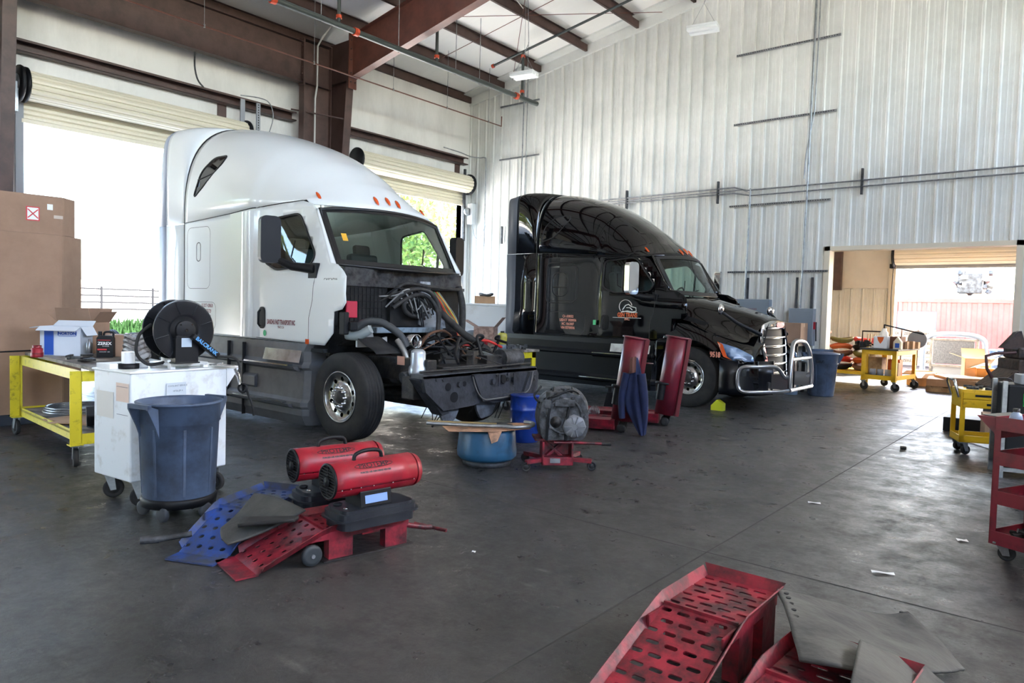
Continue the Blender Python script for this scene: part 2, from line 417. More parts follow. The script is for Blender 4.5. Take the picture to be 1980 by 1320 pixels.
# main frames: tapered column + rafter
def frame(y, lab):
    r = thing('building_portal', lab, 'steel frame', (XL, y, 0), group='tapered steel frames')
    def H(mb, P0, P1, depthdir, d0, d1, wf=.2, tf=.014):
        """tapered H section: outer line P0->P1 (x,z), inner offset"""
        (x0, z0), (x1, z1) = P0, P1; ux, uz = depthdir
        o0, o1 = (x0, z0), (x1, z1); i0, i1 = (x0+ux*d0, z0+uz*d0), (x1+ux*d1, z1+uz*d1)
        mb.prism([o0, o1, i1, i0], -.006, .006)
        for a, b in ((o0, o1), (i0, i1)):
            mb.bar((a[0], 0, a[1]), (b[0], 0, b[1]), wf, tf, upv=(1, 0, 0) if abs(b[1]-a[1]) > abs(b[0]-a[0]) else (0, 0, 1))
    cm = M(); H(cm, (.1, 0), (.1, 7.75), (1, 0), .32, .95)
    cm.box(.1, 1.05, -.1, .1, 6.78, 6.8); cm.box(0, .5, -.16, .16, 0, .02)
    cm.build('column', K['steel'], r)
    rf = M(); n = 17.65-1.05; zz = lambda x: roofz(XL+x)-.25
    H(rf, (1.05, zz(1.05)), (17.6, zz(17.6)), (0, -1), .95, .55)
    rf.box(1.04, 1.07, -.11, .11, 6.6, 7.85)
    rf.build('rafter', K['steelr'], r)
    bo = M()
    for z in (6.75, 6.95, 7.25, 7.5, 7.7):
        for s in (-.06, .06): bo.cyl((1.0, s, z), (1.1, s, z), .018, n=6)
    bo.build('bolts', K['steel'], r)
    return r
frame(10.42, 'tapered brown steel column and rafter between the two roll-up doors')
frame(3.72, 'brown steel column at the left edge beside the cardboard boxes')
frame(-3.2, 'brown steel frame behind the camera near the middle bay')
frame(-9.6, 'brown steel frame behind the camera in the last bay')
# portal beam + its posts (parallel to the door wall)
pb = thing('portal_beam', 'deep brown steel portal beam over the left door, under the roof', 'beam', (-14.2, 0, 0))
q = M(); q.box(-.006, .006, 3.95, 9.45, 6.62, 7.5); q.box(-.1, .1, 3.95, 9.45, 6.6, 6.615); q.box(-.1, .1, 3.95, 9.45, 7.5, 7.515); q.build('beam', K['steel'], pb)
q = M(); q.box(-.1, .1, 9.45, 9.47, 6.55, 7.6); q.box(-.1, .1, 9.47, 9.49, 0, 7.6); q.box(-.1, .1, 10.2, 10.215, 0, 7.6); q.box(-.006, .006, 9.47, 10.2, 0, 7.55); q.box(-.1, .1, 9.47, 10.2, 6.6, 6.61); q.box(-.1, .1, 9.47, 10.2, 7.58, 7.6)
q.build('post', K['steel'], pb)
q = M()
for z in (6.66, 6.8, 6.95, 7.3, 7.42, 7.55):
    for s in (-.06, .06): q.cyl((s, 9.42, z), (s, 9.5, z), .018, n=6)
q.build('bolts', K['steel'], pb)
# wall girts
def girt(y0, y1, z, lab, x=XL+.02):
    p = M(); p.box(x, x+.2, y0, y1, z, z+.008); p.box(x, x+.2, y0, y1, z-.2, z-.192); p.box(x+.0, x+.008, y0, y1, z-.2, z); p.box(x+.19, x+.2, y0, y1, z-.03, z); p.box(x+.19, x+.2, y0, y1, z-.2, z-.17)
    tag(p.build('wall_girt', K['steel']), lab, 'girt', 'wall girts')
girt(3.9, 9.5, 5.98, 'brown wall girt above the left roll-up door')
girt(10.6, 15.3, 5.98, 'brown wall girt above the right roll-up door')
girt(-3, 3.6, 5.98, 'brown wall girt above the door left of the picture')
for y, z1, lab in ((7.8, 5.8, 'short brown steel stud right of the left door roll, under the girt'), (15.05, 5.8, 'short brown steel stud over the right door roll near the corner')):
    p = M(); p.box(XL+.001, XL+.02, y-.1, y+.1, 4.98, z1)
    tag(p.build('steel_stud', K['steel']), lab, 'stud')
# brace strut between girt and column flange
br = M(); br.tube([(-14.43, 9.35, 6.02), (-14.05, 9.75, 5.95), (-13.72, 10.28, 5.9)], .018); br.build('w', K['steel']).name = 'flange_brace'
tag(bpy.data.objects['flange_brace'], 'thin brown brace from the left girt to the tapered column', 'brace')
# roll up doors of the west wall
def rolldoor(y0, y1, lab, frame_only=False):
    r = thing('roll_up_door', lab, 'roll-up door', (XL, (y0+y1)/2, 0), group='roll-up doors of the door wall'); h = (y1-y0)/2
    c = M(); n = 16; R = .245; P = []
    for i in range(n):
        for da, dr in ((0, -.022), (.05, .004), (.2, .01), (.34, .002)):
            a = 2*pi*i/n+da; P.append((.27+(R+dr)*cos(a), 5.2+(R+dr)*sin(a)))
    c.prism([(p[0], p[1]) for p in P], -h+.03, h-.03, sm=False)
    c.build('coil', K['slat'], r)
    e = M()
    for s in (-1, 1): e.lathe([(.0, -.02), (.3, -.02), (.3, .02), (.0, .02)], (.27, s*(h+.01), 5.2), 'Y', 24)
    e.build('end_plate', K['black'], r)
    k = M()
    for i in range(4):
        z = 4.66+i*.085; k.prism([(.04, z), (.065, z+.02), (.065, z+.065), (.04, z+.085), (.03, z+.085), (.03, z)], -h, h)
    k.box(.025, .075, -h, h, 4.6, 4.67); k.build('curtain', K['slat'], r)
    for s in (-1, 1):
        g = M(); g.box(-.2, .05, s*(h+.0), s*(h+.09), 0, 4.72); g.box(.05, .07, s*(h-.03), s*(h+.09), 0, 4.95); g.build('guide_rail', K['jamb'], r)
    return r
rolldoor(*DOORS[2], 'cream roll-up door rolled open behind the white truck')
rolldoor(*DOORS[3], 'cream roll-up door rolled open in the far corner')
rolldoor(*DOORS[1], 'cream roll-up door out of the picture to the left')
# annex beyond the gable wall
AY = 22.2
a = M(); ADX = -4.33
ribwall(a, -9, ADX-.1, AY, 0, lambda x: 2.45, d=.03)
a.box(-9, ADX-.08, AY+.01, AY+.15, 0, 4.6); a.box(ADX-.1, 3, AY+.01, AY+.15, 3.3, 4.6); a.box(.6, 3, AY+.01, AY+.15, 0, 4.6)
struct('wall_far', a, mat('cream_ribbed_sheet', (204, 202, 194), .5, n=(1.2, (184, 182, 174), .3, .6)))
a = M(); a.box(-9, ADX-.1, AY-.02, AY+.005, 2.46, 4.55); struct('wall_far_upper', a, mat('tan_insulation', (204, 198, 188), .6, n=(.7, (188, 182, 172), .3, .6)))
a = M(); a.box(-9.2, -9, YR+.2, AY+.15, 0, 4.6); struct('wall_annex_left', a, K['vinyl'])
a = M(); a.box(3, 3.2, YR+.2, AY+.15, 0, 4.6); struct('wall_annex_right', a, K['vinyl'])
a = M(); a.box(-9.2, 3.2, YR+.2, AY+.2, 4.6, 4.75); struct('ceiling_annex', a, K['roofv'])
a = M(); a.box(ADX-.17, ADX, AY-.1, AY+.15, 0, 3.35); struct('trim_4', a, mat('pale_jamb', (205, 196, 178), .5))
p = M(); p.box(-5.95, -5.75, AY-.2, AY-.03, 2.4, 4.5); tag(p.build('steel_post', K['steel']), 'dark brown steel post on the far room wall behind the doorway jamb', 'post')
r = thing('far_roll_up_door', 'cream roll-up door rolled open in the far room, yard beyond it', 'roll-up door', (0, AY, 0))
k = M()
P = [((.27+dr)*cos(2*pi*i/14+da), (.27+dr)*sin(2*pi*i/14+da)) for i in range(14) for da, dr in ((0, -.014), (.06, .006), (.3, .008), (.38, -.004))]
k.prism([(-.3+p[0], 3.36+p[1]) for p in P], ADX+.02, .5, 'X', sm=False); k.build('coil', mat('peach_door_slat', (216, 208, 192), .5), r)
k = M(); k.box(ADX, .6, -.07, -.03, 3.05, 3.3); k.box(ADX, .6, -.09, -.01, 3.0, 3.06); k.build('bottom_bar', K['jamb'], r)
k = M(); k.lathe([(0, -.02), (.33, -.02), (.33, .02), (0, .02)], (ADX-.02, -.3, 3.36), 'X', 24); k.box(ADX-.12, ADX-.02, -.35, -.02, 3.0, 3.12); k.tube([(ADX-.05, -.2, 3.1), (ADX-.08, -.18, 2.2), (ADX-.05, -.17, 1.2), (ADX-.1, -.16, .9)], .012); k.build('chain_drive', K['black'], r)
# ------------------------------------------------------------------ glass
def glass(name, tint, f0=.06, ior=1.5):
    m = bpy.data.materials.new(name); m.use_nodes = True; t = m.node_tree; t.nodes.clear()
    o = t.nodes.new('ShaderNodeOutputMaterial'); mx = t.nodes.new('ShaderNodeMixShader'); tr = t.nodes.new('ShaderNodeBsdfTransparent'); gl = t.nodes.new('ShaderNodeBsdfGlossy')
    tr.inputs[0].default_value = tint+(1,); gl.inputs[0].default_value = (.9, .95, .95, 1); gl.inputs['Roughness'].default_value = .02
    fr = t.nodes.new('ShaderNodeFresnel'); fr.inputs[0].default_value = ior
    t.links.new(fr.outputs[0], mx.inputs[0]); t.links.new(tr.outputs[0], mx.inputs[1]); t.links.new(gl.outputs[0], mx.inputs[2]); t.links.new(mx.outputs[0], o.inputs[0])
    return m
GL = glass('green_tinted_glass', (.55, .68, .62)); GLC = glass('clear_plastic', (.8, .8, .78)); GLY = glass('yellowish_bowl', (.55, .52, .12))
WB = mat('gloss_white_body', (224, 228, 227), .16)
BB = mat('gloss_black_body', (4, 4, 6), .045)
SKW = mat('grey_fairing_plastic', (86, 87, 90), .5, n=(4, (70, 71, 74), .35, .6))
SKB = mat('dark_fairing_plastic', (9, 11, 17), .3, spec=.35)
EXTB = mat('grey_side_extender', (84, 87, 94), .5)
EXTW = mat('pale_rubber_extender', (160, 168, 182), .5)
GAP = mat('panel_gap_black', (14, 14, 15), .6)
INT = mat('cab_interior_grey', (34, 36, 37), .8)
FRIT = mat('black_windscreen_rubber', (16, 17, 18), .4)

# ------------------------------------------------------------------ wheels
def wheel(parent, x, y, s, dual=False, first=[]):
    """s = -1: outer face to -y. Tyre, rim, hub and each nut"""
    w = bpy.data.objects.new('wheel', None); COL.objects.link(w); w.parent = parent; w.location = (x, y, .512)
    if s > 0: w.rotation_euler.z = pi
    if first:
        for o in first:
            c = o.copy(); COL.objects.link(c); c.parent = w
            for ch in kids(o):
                d = ch.copy(); COL.objects.link(d); d.parent = c
        return w
    t = M(); W = .145
    P = [(.29, -W+.03), (.31, -W+.012), (.36, -W-.0), (.43, -W+.0), (.475, -W+.012), (.498, -W+.024), (.508, -W+.034)]
    for g in (-.082, -.042, 0, .042, .082): P += [(.512, g-.009), (.499, g-.006), (.499, g+.006), (.512, g+.009)]
    P += [(.508, W-.034), (.498, W-.024), (.475, W-.012), (.43, W), (.36, W), (.31, W-.012), (.29, W-.03), (.29, -W+.03)]
    t.lathe(P, (0, 0, 0), 'Y', 64); ty = t.build('tyre', K['rubber'], w)
    r = M()
    def dep(q):
        if q < .135: return -.125
        if q < .16: return -.125+(q-.135)*1.6
        if q < .245: return -.085-(q-.16)*.15
        return -.098-(q-.245)*.9
    circ = lambda cx, cz, q, k=20: [(cx+q*cos(2*pi*i/k), cz+q*sin(2*pi*i/k)) for i in range(k)]
    hl = [circ(.208*cos(2*pi*(i+.5)/10), .208*sin(2*pi*(i+.5)/10), .0265, 12) for i in range(10)]
    r.panel(circ(0, 0, .272, 48), hl, lambda u, v: (u, dep(math.hypot(u, v)), v), .03)
    r.lathe([(.272, -.122), (.285, -.14), (.298, -.138), (.300, -.125), (.29, -.1), (.29, .1), (.27, .1), (.266, -.1)], (0, 0, 0), 'Y', 48)
    rm = r.build('rim', K['alu'], w)
    b = M(); b.lathe([(.0, .05), (.29, .05), (.29, .06), (0, .06)], (0, 0, 0), 'Y', 32); b.build('brake_drum', K['black'], w)
    h = M(); h.lathe([(0, -.165), (.05, -.163), (.07, -.15), (.082, -.12), (.082, -.1)], (0, 0, 0), 'Y', 24); h.build('hub', K['dark'], w)
    nut = None
    for i in range(10):
        a = 2*pi*i/10
        if nut is None:
            n = M(); n.lathe([(0, -.04), (.011, -.04), (.014, -.034), (.014, -.012), (.019, -.008), (.021, 0)], (0, 0, 0), 'Y', 10); nut = n.build('lug_nut', K['chrome'], rm); q = nut
        else: q = nut.copy(); COL.objects.link(q)
        q.location = (.111*cos(a), -.122, .111*sin(a))
    first += [o for o in kids(w)]
    return w

# ------------------------------------------------------------------ truck
def truck(name, lab, X, Y, white):
    T = thing(name, lab, 'truck', (X, Y, 0))
    body = WB if white else BB; skm = SKW if white else SKB
    dx, kz = (0, 1) if white else (-.13, .92)
    q = lambda x, z: (x+dx, 1.1+(z-1.1)*kz)
    xs, xr = (-3.7, -4.5) if white else (-3.27, -4.06)
    ST = [(-5, 2.69), (-3.7, 2.70), (-2.4, 2.755), (-1.5, 2.82), (-.84, 2.86)] if white else [(-5, 2.69), (-3.3, 2.69), (-1.7, 2.61), (-.9, 2.57)]
    zs = lambda x: interp(ST, x)[0]
    bl = .008 if white else .065
    def sy(x, z):
        x, z = x-dx, 1.1+(z-1.1)/kz
        y = 1.2-.035*sstep(-1.84, -1.78, x)-(bl*min(1, ((x+2.75)/.95)**2) if x < -1.86 else bl*(.89/.95)**2*(1-sstep(-1.86, -1.6, x)))*sstep(1.1, 1.5, z)
        y -= .11*sstep(-2.0, -.9, x)*min(1.2, max(0, (z-1.95)/.75)); y -= .055*sstep(-1.3, -.35, x)*sstep(1.75, 2.05, z)
        return y
    # lower side panels with the door window open
    top = [(xs, zs(xs))]+[(x, zs(x)) for x in (-3, -2.4, -1.8, -1.3)]
    front = [q(-.98, 2.845), q(-.80, 2.80), q(-.70, 2.71), q(-.30, 2.06), q(-.16, 2.04), q(-.02, 1.96), q(.05, 1.9), q(.09, 1.6), q(.02, 1.52), q(-.13, 1.49), q(-.14, 1.24), (-.30+dx, 1.09), (xs, 1.09)]
    if not white: front[:3] = [(-1.11, 2.578), (-.97, 2.568), (-.86, 2.53)]
    hole = rpoly([q(-1.62, 2.1), q(-1.60, 2.63), q(-1.0, 2.69), q(-.60, 2.16), q(-.68, 2.03), q(-1.35, 1.99)], .09)
    for s in (-1, 1):
        fr_ = front if (s < 0 or not white) else [q(-.98, 2.845), q(-.80, 2.80), q(-.70, 2.71), q(-.30, 2.06), (-.32, 1.5), (-.36, 1.09), (xs, 1.09)]
        p = M(); p.panel(top+fr_, [hole], lambda u, v: (u, s*sy(u, v), v), .09)
        p.build('side_panel', body, T, solid=.012)
        g = M(); g.panel(hole, [], lambda u, v: (u, s*(sy(u, v)-.014), v), .05); g.build('door_window', GL, T)
        # seals and gaps
        gp = M()
        def line(pts, r=.006, off=.004, sm=0, closed=False):
            pp = [Vector((u, v)) for u, v in pts]
            if sm: pp = spline(pp, sm, closed)
            dd = []
            for i_ in range(len(pp) if closed else len(pp)-1):
                a_, b_ = pp[i_], pp[(i_+1) % len(pp)]; k_ = max(1, int((b_-a_).length/.06)); dd += [a_+(b_-a_)*j_/k_ for j_ in range(k_)]
            pp = dd+([] if closed else [pp[-1]])
            gp.tube([(u, s*(sy(u, v)+off), v) for u, v in pp], r, 5, closed=closed)
        line(hole, .016, .004, 0, True)
        line([(x*(1)+.0, zs(x)) for x in [xs+.0, -3, -2.4, -1.8, -1.3]]+[q(-.98, 2.85)], .007)
        line([(xs, zs(xs)), (xs+.01, 2), (xs, 1.1)], .009)
        line([q(-1.78, 2.74), q(-1.78, 2), (-1.78+dx, 1.12), (-.62+dx, 1.1), q(-.62, 1.4), q(-.55, 1.62), q(-.53, 1.9), q(-.56, 2.05)], .005)
        line([(xs, 1.1), (-2.5, 1.1), (-.62+dx, 1.1)], .006)
        if white:
            line(rrect(-3.6, -2.93, 1.75, 2.62, .1), .005, .003, 0, True); line(rrect(-3.58, -2.76, 1.18, 1.56, .1), .005, .003, 0, True)
            line(rrect(-3.32, -3.20, 2.14, 2.4, .05), .006, .004, 0, True)
        else:
            line(rrect(-3.0, -2.33, 1.72, 2.49, .1), .009, .003, 0, True); line(rrect(-2.94, -2.28, 1.72+.05, 2.43, .08), .006, .003, 0, True)
            line(rrect(-3.0, -2.1, 1.12, 1.55, .1), .005, .003, 0, True)
            line(rrect(-2.86, -2.5, 1.85, 2.3, .14), .012, .003, 0, True)
            line([(-2.84, 2.02), (-2.52, 2.02)], .009)
        gp.build('panel_gap', GAP, T)
        hd = M(); hd.panel(rrect(-1.71+dx*.3, -1.55+dx*.3, 1.24, 1.52, .06), [], lambda u, v: (u, s*(sy(u, v)+.012), v), .1); hd.tube([(-1.64+dx*.3, s*1.20, 1.48), (-1.64+dx*.3, s*1.225, 1.45), (-1.64+dx*.3, s*1.225, 1.3), (-1.64+dx*.3, s*1.20, 1.27)], .014)
        hd.build('door_handle', K['black'], T)
        if white and s < 0:   # pillar at the back of the door opening: small outward step
            pl = M(); pl.grid([[(x, -(sy(x, z)+o), z) for x, o in ((-2.12, -.002), (-2.09, .016), (-2.0, .022), (-1.87, .024), (-1.8, .0))] for z in (1.12, 1.6, 2.1, 2.5, 2.76)]); pl.build('door_pillar', body, T)
    # roof cap
    if white: RT = [(-4.7, 4.10), (-4.2, 4.2), (-3.7, 4.24), (-3.1, 4.15), (-2.5, 3.98), (-1.9, 3.75), (-1.3, 3.45), (-.85, 3.13), (-.62, 2.93), (-.47, 2.79)]
    else: RT = [(-4.1, 3.84), (-3.7, 3.93), (-3.2, 3.94), (-2.7, 3.85), (-2.1, 3.65), (-1.6, 3.38), (-1.15, 3.08), (-.85, 2.85), (-.72, 2.74), (-.61, 2.63)]
    xf_ = RT[-1][0]
    def roofpt(x, t):
        """t 0..pi from near to far seam"""
        zt = interp(RT, x)[0]; k = sstep(-2.6, xf_, x); n = 2.7-.75*k*k+(9 if white else 16)*min(1, max(0, (xs-x)/(xs-xr)))
        bow = .36*sstep(-2.4, xf_, x); c_, s_ = cos(t), sin(t)
        y0 = abs(c_)**(2/n); zz = s_**(2/n) if s_ > 0 else 0
        xx = x-bow*y0*y0*(1-.25*zz); z0 = min(zs(xx)+.0, zt) if x < xf_-.25 else min(zs(xx), zt)
        w_ = sy(xx, z0)
        z = z0+(zt-z0)*zz
        y = w_*y0*(1 if c_ < 0 else -1)*(1-.10*sstep(-3, -1.2, x)*zz*(1-sstep(-1.0, xf_, x)))
        return (xx, y, z)
    NT = 36
    def rooft(i):
        return pi*i/NT
    def section(x0, x1, n, nm, m_):
        r = M(); r.grid([[roofpt(x0+(x1-x0)*j/n, rooft(i)) for i in range(NT+1)] for j in range(n+1)]); return r.build(nm, m_, T, solid=.01)
    section(xs, xf_, 34, 'roof_cap', body)
    section(xr+.22, xs-.015, 8, 'roof_fairing', body)
    e = M(); e.grid([[(lambda p: (p[0]+(1-j/2)*(-.04+.17*max(0, p[2]-2.7)/1.3 if white else 0), p[1], p[2]))(roofpt(xr+.22*j/2, rooft(i))) for i in range(NT+1)] for j in range(3)])
    for s in (-1, 1): e.grid([[(x+(.05 if z < 1.3 else 0), s*sy(x, z), z) for x in (xr+.03*(z > 2)-.04*(2.3 < z < 3), xr+.22)] for z in (1.09, 1.4, 2, 2.69)])
    e.build('side_extender', EXTW if white else EXTB, T, solid=.02)
    for s in (-1, 1):
        e = M(); e.grid([[(x, s*sy(x, z), z) for x in (xr+.22, xs-.015)] for z in (1.09, 1.6, 2.1, 2.69)])
        e.build('rear_side_panel', body, T, solid=.012)
    sr = M(); sr.tube([roofpt(xs-.006, rooft(i)) for i in range(NT+1)], .012, 6); sr.build('roof_seam', GAP, T)
    bw = M(); bw.box(xs+.02, xs+.05, -1.18, 1.18, 1.0, 2.7); bw.prism([(-1.15, 2.7), (1.15, 2.7), (.8, zs(xs)+1.1), (-.8, zs(xs)+1.1)], xs+.02, xs+.05, 'X'); bw.box(xs, -.35, -1.15, 1.15, 1.0, 1.04)
    bw.build('cab_back_and_floor', INT, T)
    # sleeper roof window
    for s in (-1, 1):
        wn = rpoly([(-3.44, 3.04), (-3.3, 3.42), (-3.05, 3.60), (-2.75, 3.60), (-2.8, 3.48), (-3.2, 3.18)], .09, 5) if white else rpoly([(-3.17, 2.90), (-3.1, 3.2), (-2.9, 3.38), (-2.6, 3.40), (-2.56, 3.32), (-2.85, 2.98)], .09, 5)
        g = M()
        def onroof(u, v, off=.008):
            zt = interp(RT, u)[0]; z0 = zs(u); a = min(.999, (v-z0)/(zt-z0)); k = sstep(-2.6, xf_, u); n = 2.7-.75*k*k
            return (u, s*(sy(u, z0)*(1-a**n)**(1/n)*(1-.1*sstep(-3, -1.2, u)*a)+off), v)
        g.panel(wn, [], onroof, .08); g.build('roof_window', K['glassd'], T)
        g = M(); g.tube([onroof(u, v, .008) for u, v in wn], .012, 6, closed=True)
        g.tube([onroof(u, v, .014) for u, v in ([(-3.36, 3.3), (-2.95, 3.36)] if white else [(-3.05, 3.2), (-2.65, 3.22)])], .006, 5)
        g.build('window_seal', GAP, T)
    # windscreen
    def ws(u, v):  # u -1..1 across, v 0..1 up
        xb, xt = (-.05, -.47) if white else (-.215, xf_); zb, zt = (2.02, 2.78) if white else (1.90, 2.62)
        half = 1.0 if white else .95
        bow = (.27-.03*v) if white else (.24-.03*v)
        return Vector((xb+(xt-xb)*v-bow*u*u, half*u*(1-.02*v), zb+(zt-zb)*v+(.03-.08*v)*u*u))
    g = M(); g.grid([[ws(-1+2*i/20, j/8) for i in range(21)] for j in range(9)]); g.build('windscreen', GL, T)
    fr = M(); O = [(-1, 0), (1, 0), (1, 1), (-1, 1)]
    loop = [(-1+2*i/14, 0) for i in range(15)]+[(1, j/5) for j in range(1, 5)]+[(1-2*i/14, 1) for i in range(15)]+[(-1, 1-j/5) for j in range(1, 5)]
    inn = [(a*.94, .09+b*.84) for a, b in loop]; n = len(loop)
    vs = [ws(a, b)+Vector((.012, 0, .006)) for a, b in loop]+[ws(a, b)+Vector((.012, 0, .006)) for a, b in inn]
    fr.add(vs, [(i, (i+1) % n, n+(i+1) % n, n+i) for i in range(n)], 0, True)
    if white: fr.tube([ws(a, b)+Vector((.01, 0, 0)) for a, b in loop], .022, 6, closed=True)
    else: fr.tube([ws(a, b)+Vector((.005, 0, 0)) for a, b in loop], .013, 6, closed=True)
    fr.build('windscreen_rubber', FRIT, T)
    # A pillars close the corner between screen and side
    for s in (-1, 1):
        ap = M(); rows = []
        for k in range(7):
            v = k/6; a = ws(s, v); b = (q(-.30, 2.06)[0]*(1-v)+q(-.72, 2.73)[0]*v, q(-.30, 2.06)[1]*(1-v)+q(-.72, 2.73)[1]*v)
            b = Vector((b[0], s*(sy(*b)+.008), b[1])); rows.append([a, (a+b)/2+Vector((.02, s*.015, 0)), b])
        ap.grid(rows); ap.build('windscreen_pillar', body, T, solid=.015)
    # marker lamps on the header
    for y in (-.86, -.17, 0, .17, .86):
        best = min(((abs(roofpt(x, t)[1]-y)+2*abs(roofpt(x, t)[2]-((2.93 if white else 2.72)-.03*abs(y))), roofpt(x, t)) for x in [xf_-.5+.02*i for i in range(25)] for t in [pi*(j+.5)/72 for j in range(72)]), key=lambda e: e[0])[1]
        l = M(); l.lathe([(0, .022), (.014, .02), (.022, .008), (.024, 0)], (0, 0, 0), 'Z', 12, ysc=1)
        M4 = Matrix.Translation(Vector(best)+Vector((.012, 0, .008))) @ Matrix.Rotation(radians(48), 4, 'Y') @ Matrix.Scale(3.4, 4, Vector((1, 0, 0)))
        l.xf(M4); l.build('marker_lamp', K['amber'], T)
    # interior
    st = M()
    for y in (-.55, .55):
        st.box(-1.75, -1.2, y-.26, y+.26, 1.45, 1.6); st.obox((-1.75, y, 1.95), (.14, .5, .75), ry=-.15); st.obox((-1.82, y, 2.38), (.1, .28, .16), ry=-.15); st.box(-1.6, -1.3, y-.15, y+.15, 1.04, 1.45)
    st.build('seat', mat('grey_seat_cloth', (62, 62, 64), .9), T, bevel=.04)
    d = M(); d.prism([q(-.32, 1.98), q(-.7, 1.96), q(-.85, 1.85), q(-.8, 1.5), q(-.5, 1.1), q(-.35, 1.1)], -1.08, 1.08); d.build('dashboard', INT, T, bevel=.03)
    sw = M(); sw.tube([(0+.2*sin(a)*.35, .2*cos(a), .2*sin(a)*.93) for a in [2*pi*i/24 for i in range(24)]], .016, 6, closed=True); sw.bar((0, -.19, 0), (0, .19, 0), .04, .03); sw.build('steering_wheel', K['black'], T, loc=(-.95+dx, .55, 1.9))
    # mirrors
    for s in (-1, 1):
        mo = M(); mo.tube([(-.56+dx, s*1.13, 1.9*kz+.09), (-.85+dx, s*1.26, 1.93*kz+.09), (-1.1+dx*.5, s*1.42, 2.04*kz+.1)], .05, 8, rr=lambda t: .062-.022*t); mo.box(-.66+dx, -.5+dx, s*1.13-.03, s*1.13+.05, 1.78*kz+.1, 1.98*kz+.08)
        mo.tube([(-1.1+dx*.5, s*1.42, 2.02*kz+.1), (-1.08+dx*.5, s*1.44, 2.5*kz+.1)], .022)
        mo.tube([(-1.2, s*1.3, 2.05*kz+.1), (-1.33, s*1.33, 2.12*kz+.1), (-1.33, s*1.35, 2.35*kz+.1)], .01)
        mo.build('mirror_arm', K['black'], T)
        zc = 2.33 if white else 2.17
        ml = M(); ml.prism(rrect(-.12, .12, -.28, .28, .07), -.055, .055, 'X', sm=False)
        ml.build('mirror_head', K['black'] if white else K['chrome'], T, bevel=.03, seg=3, loc=(((-1.03 if s < 0 else -.72) if white else (-.98 if s < 0 else -.66)), s*1.45, zc), rz=s*.25)
        mg = M(); mg.prism(rrect(-.1, .1, -.25, .25, .05), -.06, -.0565, 'X'); mg.build('mirror_glass', mat('mirror_glass', (200, 205, 210), .02, 1), T, loc=(((-1.03 if s < 0 else -.72) if white else (-.98 if s < 0 else -.66)), s*1.45, zc), rz=s*.25)
    # skirts, steps
    z0, z1 = (.10, .27)
    for s in (-1, 1):
        sk = M()
        yb = lambda z: 1.19+(.02 if z < .8 else 0)
        rows = []
        prof = [(1.19, 1.09), (1.2, 1.0), (1.2, .87), (1.225, .83), (1.225, .80), (1.19, .77), (1.2, .55), (1.21, .42), (1.24, .38), (1.24, .33), (1.215, .30), (1.215, .22), (1.16, .10 if white else .24)]
        xF = lambda z: -.66 if z < 1.0 else -.66+(z-1)*.6
        rows = [[(x if x != 9 else xF(z), s*y, z) for x in ((-4.45 if white else -4.0), -3.4, -2.5, -1.6, 9)] for y, z in prof]
        sk.grid(rows, sm=False)
        # arch return
        sk.grid([[(xF(z)+.0, s*y, z), (xF(z)+.06, s*(y-.06), z), (xF(z)+.08, s*(y-.25), z)] for y, z in prof], sm=False)
        sk.build('side_skirt', skm, T, solid=.01)
        if s < 0:
            sp = M(); sp.obox((-1.1, -1.215, .94), (.8, .012, .17), rx=-.25); sp.build('kick_plate', K['alu'], T)
            for nm, xa, xb, z in (('upper', -1.85, -.85, .815), ('lower', -2.12, -.95, .355)):
                st_ = M(); st_.box(xa, xb, -1.30, -1.20, z, z+.018); nn = int((xb-xa)/.035)
                for i in range(nn): st_.box(xa+.01+i*.035, xa+.03+i*.035, -1.302, -1.298, z+.001, z+.014, 1)
                st_.build('step_tread', [K['alu'], K['chrome']], T)
                sb = M(); sb.prism([(-1.2, z-.07), (-1.29, z-.03), (-1.305, z), (-1.2, z)], xa-.03, xb+.12, 'X'); sb.build('step_edge', skm if white else K['black'], T)
            if white:
                v = M(); v.prism([(-1.2, .47), (-1.245, .5), (-1.245, .62), (-1.2, .66)], -2.0, -1.68, 'X'); v.build('vent_box', skm, T, bevel=.01)
                v = M()
                for x in (-2.36, -2.37): v.box(x, x+.004, -1.245, -1.2, .3, 1.05)
                v.box(-1.98, -1.97, -1.25, -1.2, .1, 1.05); v.build('skirt_seam', GAP, T)
    # chassis
    ch = M()
    for s in (-1, 1): ch.box(-7.4 if not white else -7.4, 1.05 if not white else 1.12, s*.43-.04, s*.43+.04, .62, .88)
    for x in (-6.8, -5, -3.2, -1.4, .6): ch.box(x-.05, x+.05, -.4, .4, .66, .84)
    ch.cyl((0, -1, .5), (0, 1, .5), .06); ch.cyl((-5.6, -.9, .51), (-5.6, .9, .51), .08); ch.cyl((-6.9, -.9, .51), (-6.9, .9, .51), .08)
    for s in (-1, 1):
        ch.tube([(-.75, s*.5, .62), (-.35, s*.5, .48), (0, s*.5, .46), (.4, s*.5, .5), (.8, s*.5, .62)], .045, 8, smooth=4)
        ch.cyl((-1.0, s*.85, .62), (-3.6, s*.85, .62), .33, n=24)
    ch.build('chassis', K['dark'], T)
    for s in (-1, 1):
        wheel(T, 0, s*1.04, s)
        for x in (-5.6, -6.9): wheel(T, x, s*1.04, s); 
    fw_ = M(); fw_.panel([(-1.1, 1.0), (1.1, 1.0), (1.08, 1.96*kz), (-1.08, 1.96*kz)], [], lambda u, v: (-.32+dx, u, v), .5); fw_.box(-.36+dx, -.3+dx, -1.0, 1.0, 1.25, 1.32)
    fw_.build('firewall', mat('black_firewall', (18, 19, 21), .55, n=(6, (38, 39, 40), .35, .62), bump=(9, .4), spec=.2), T, solid=.02)
    return T, sy, zs, ws

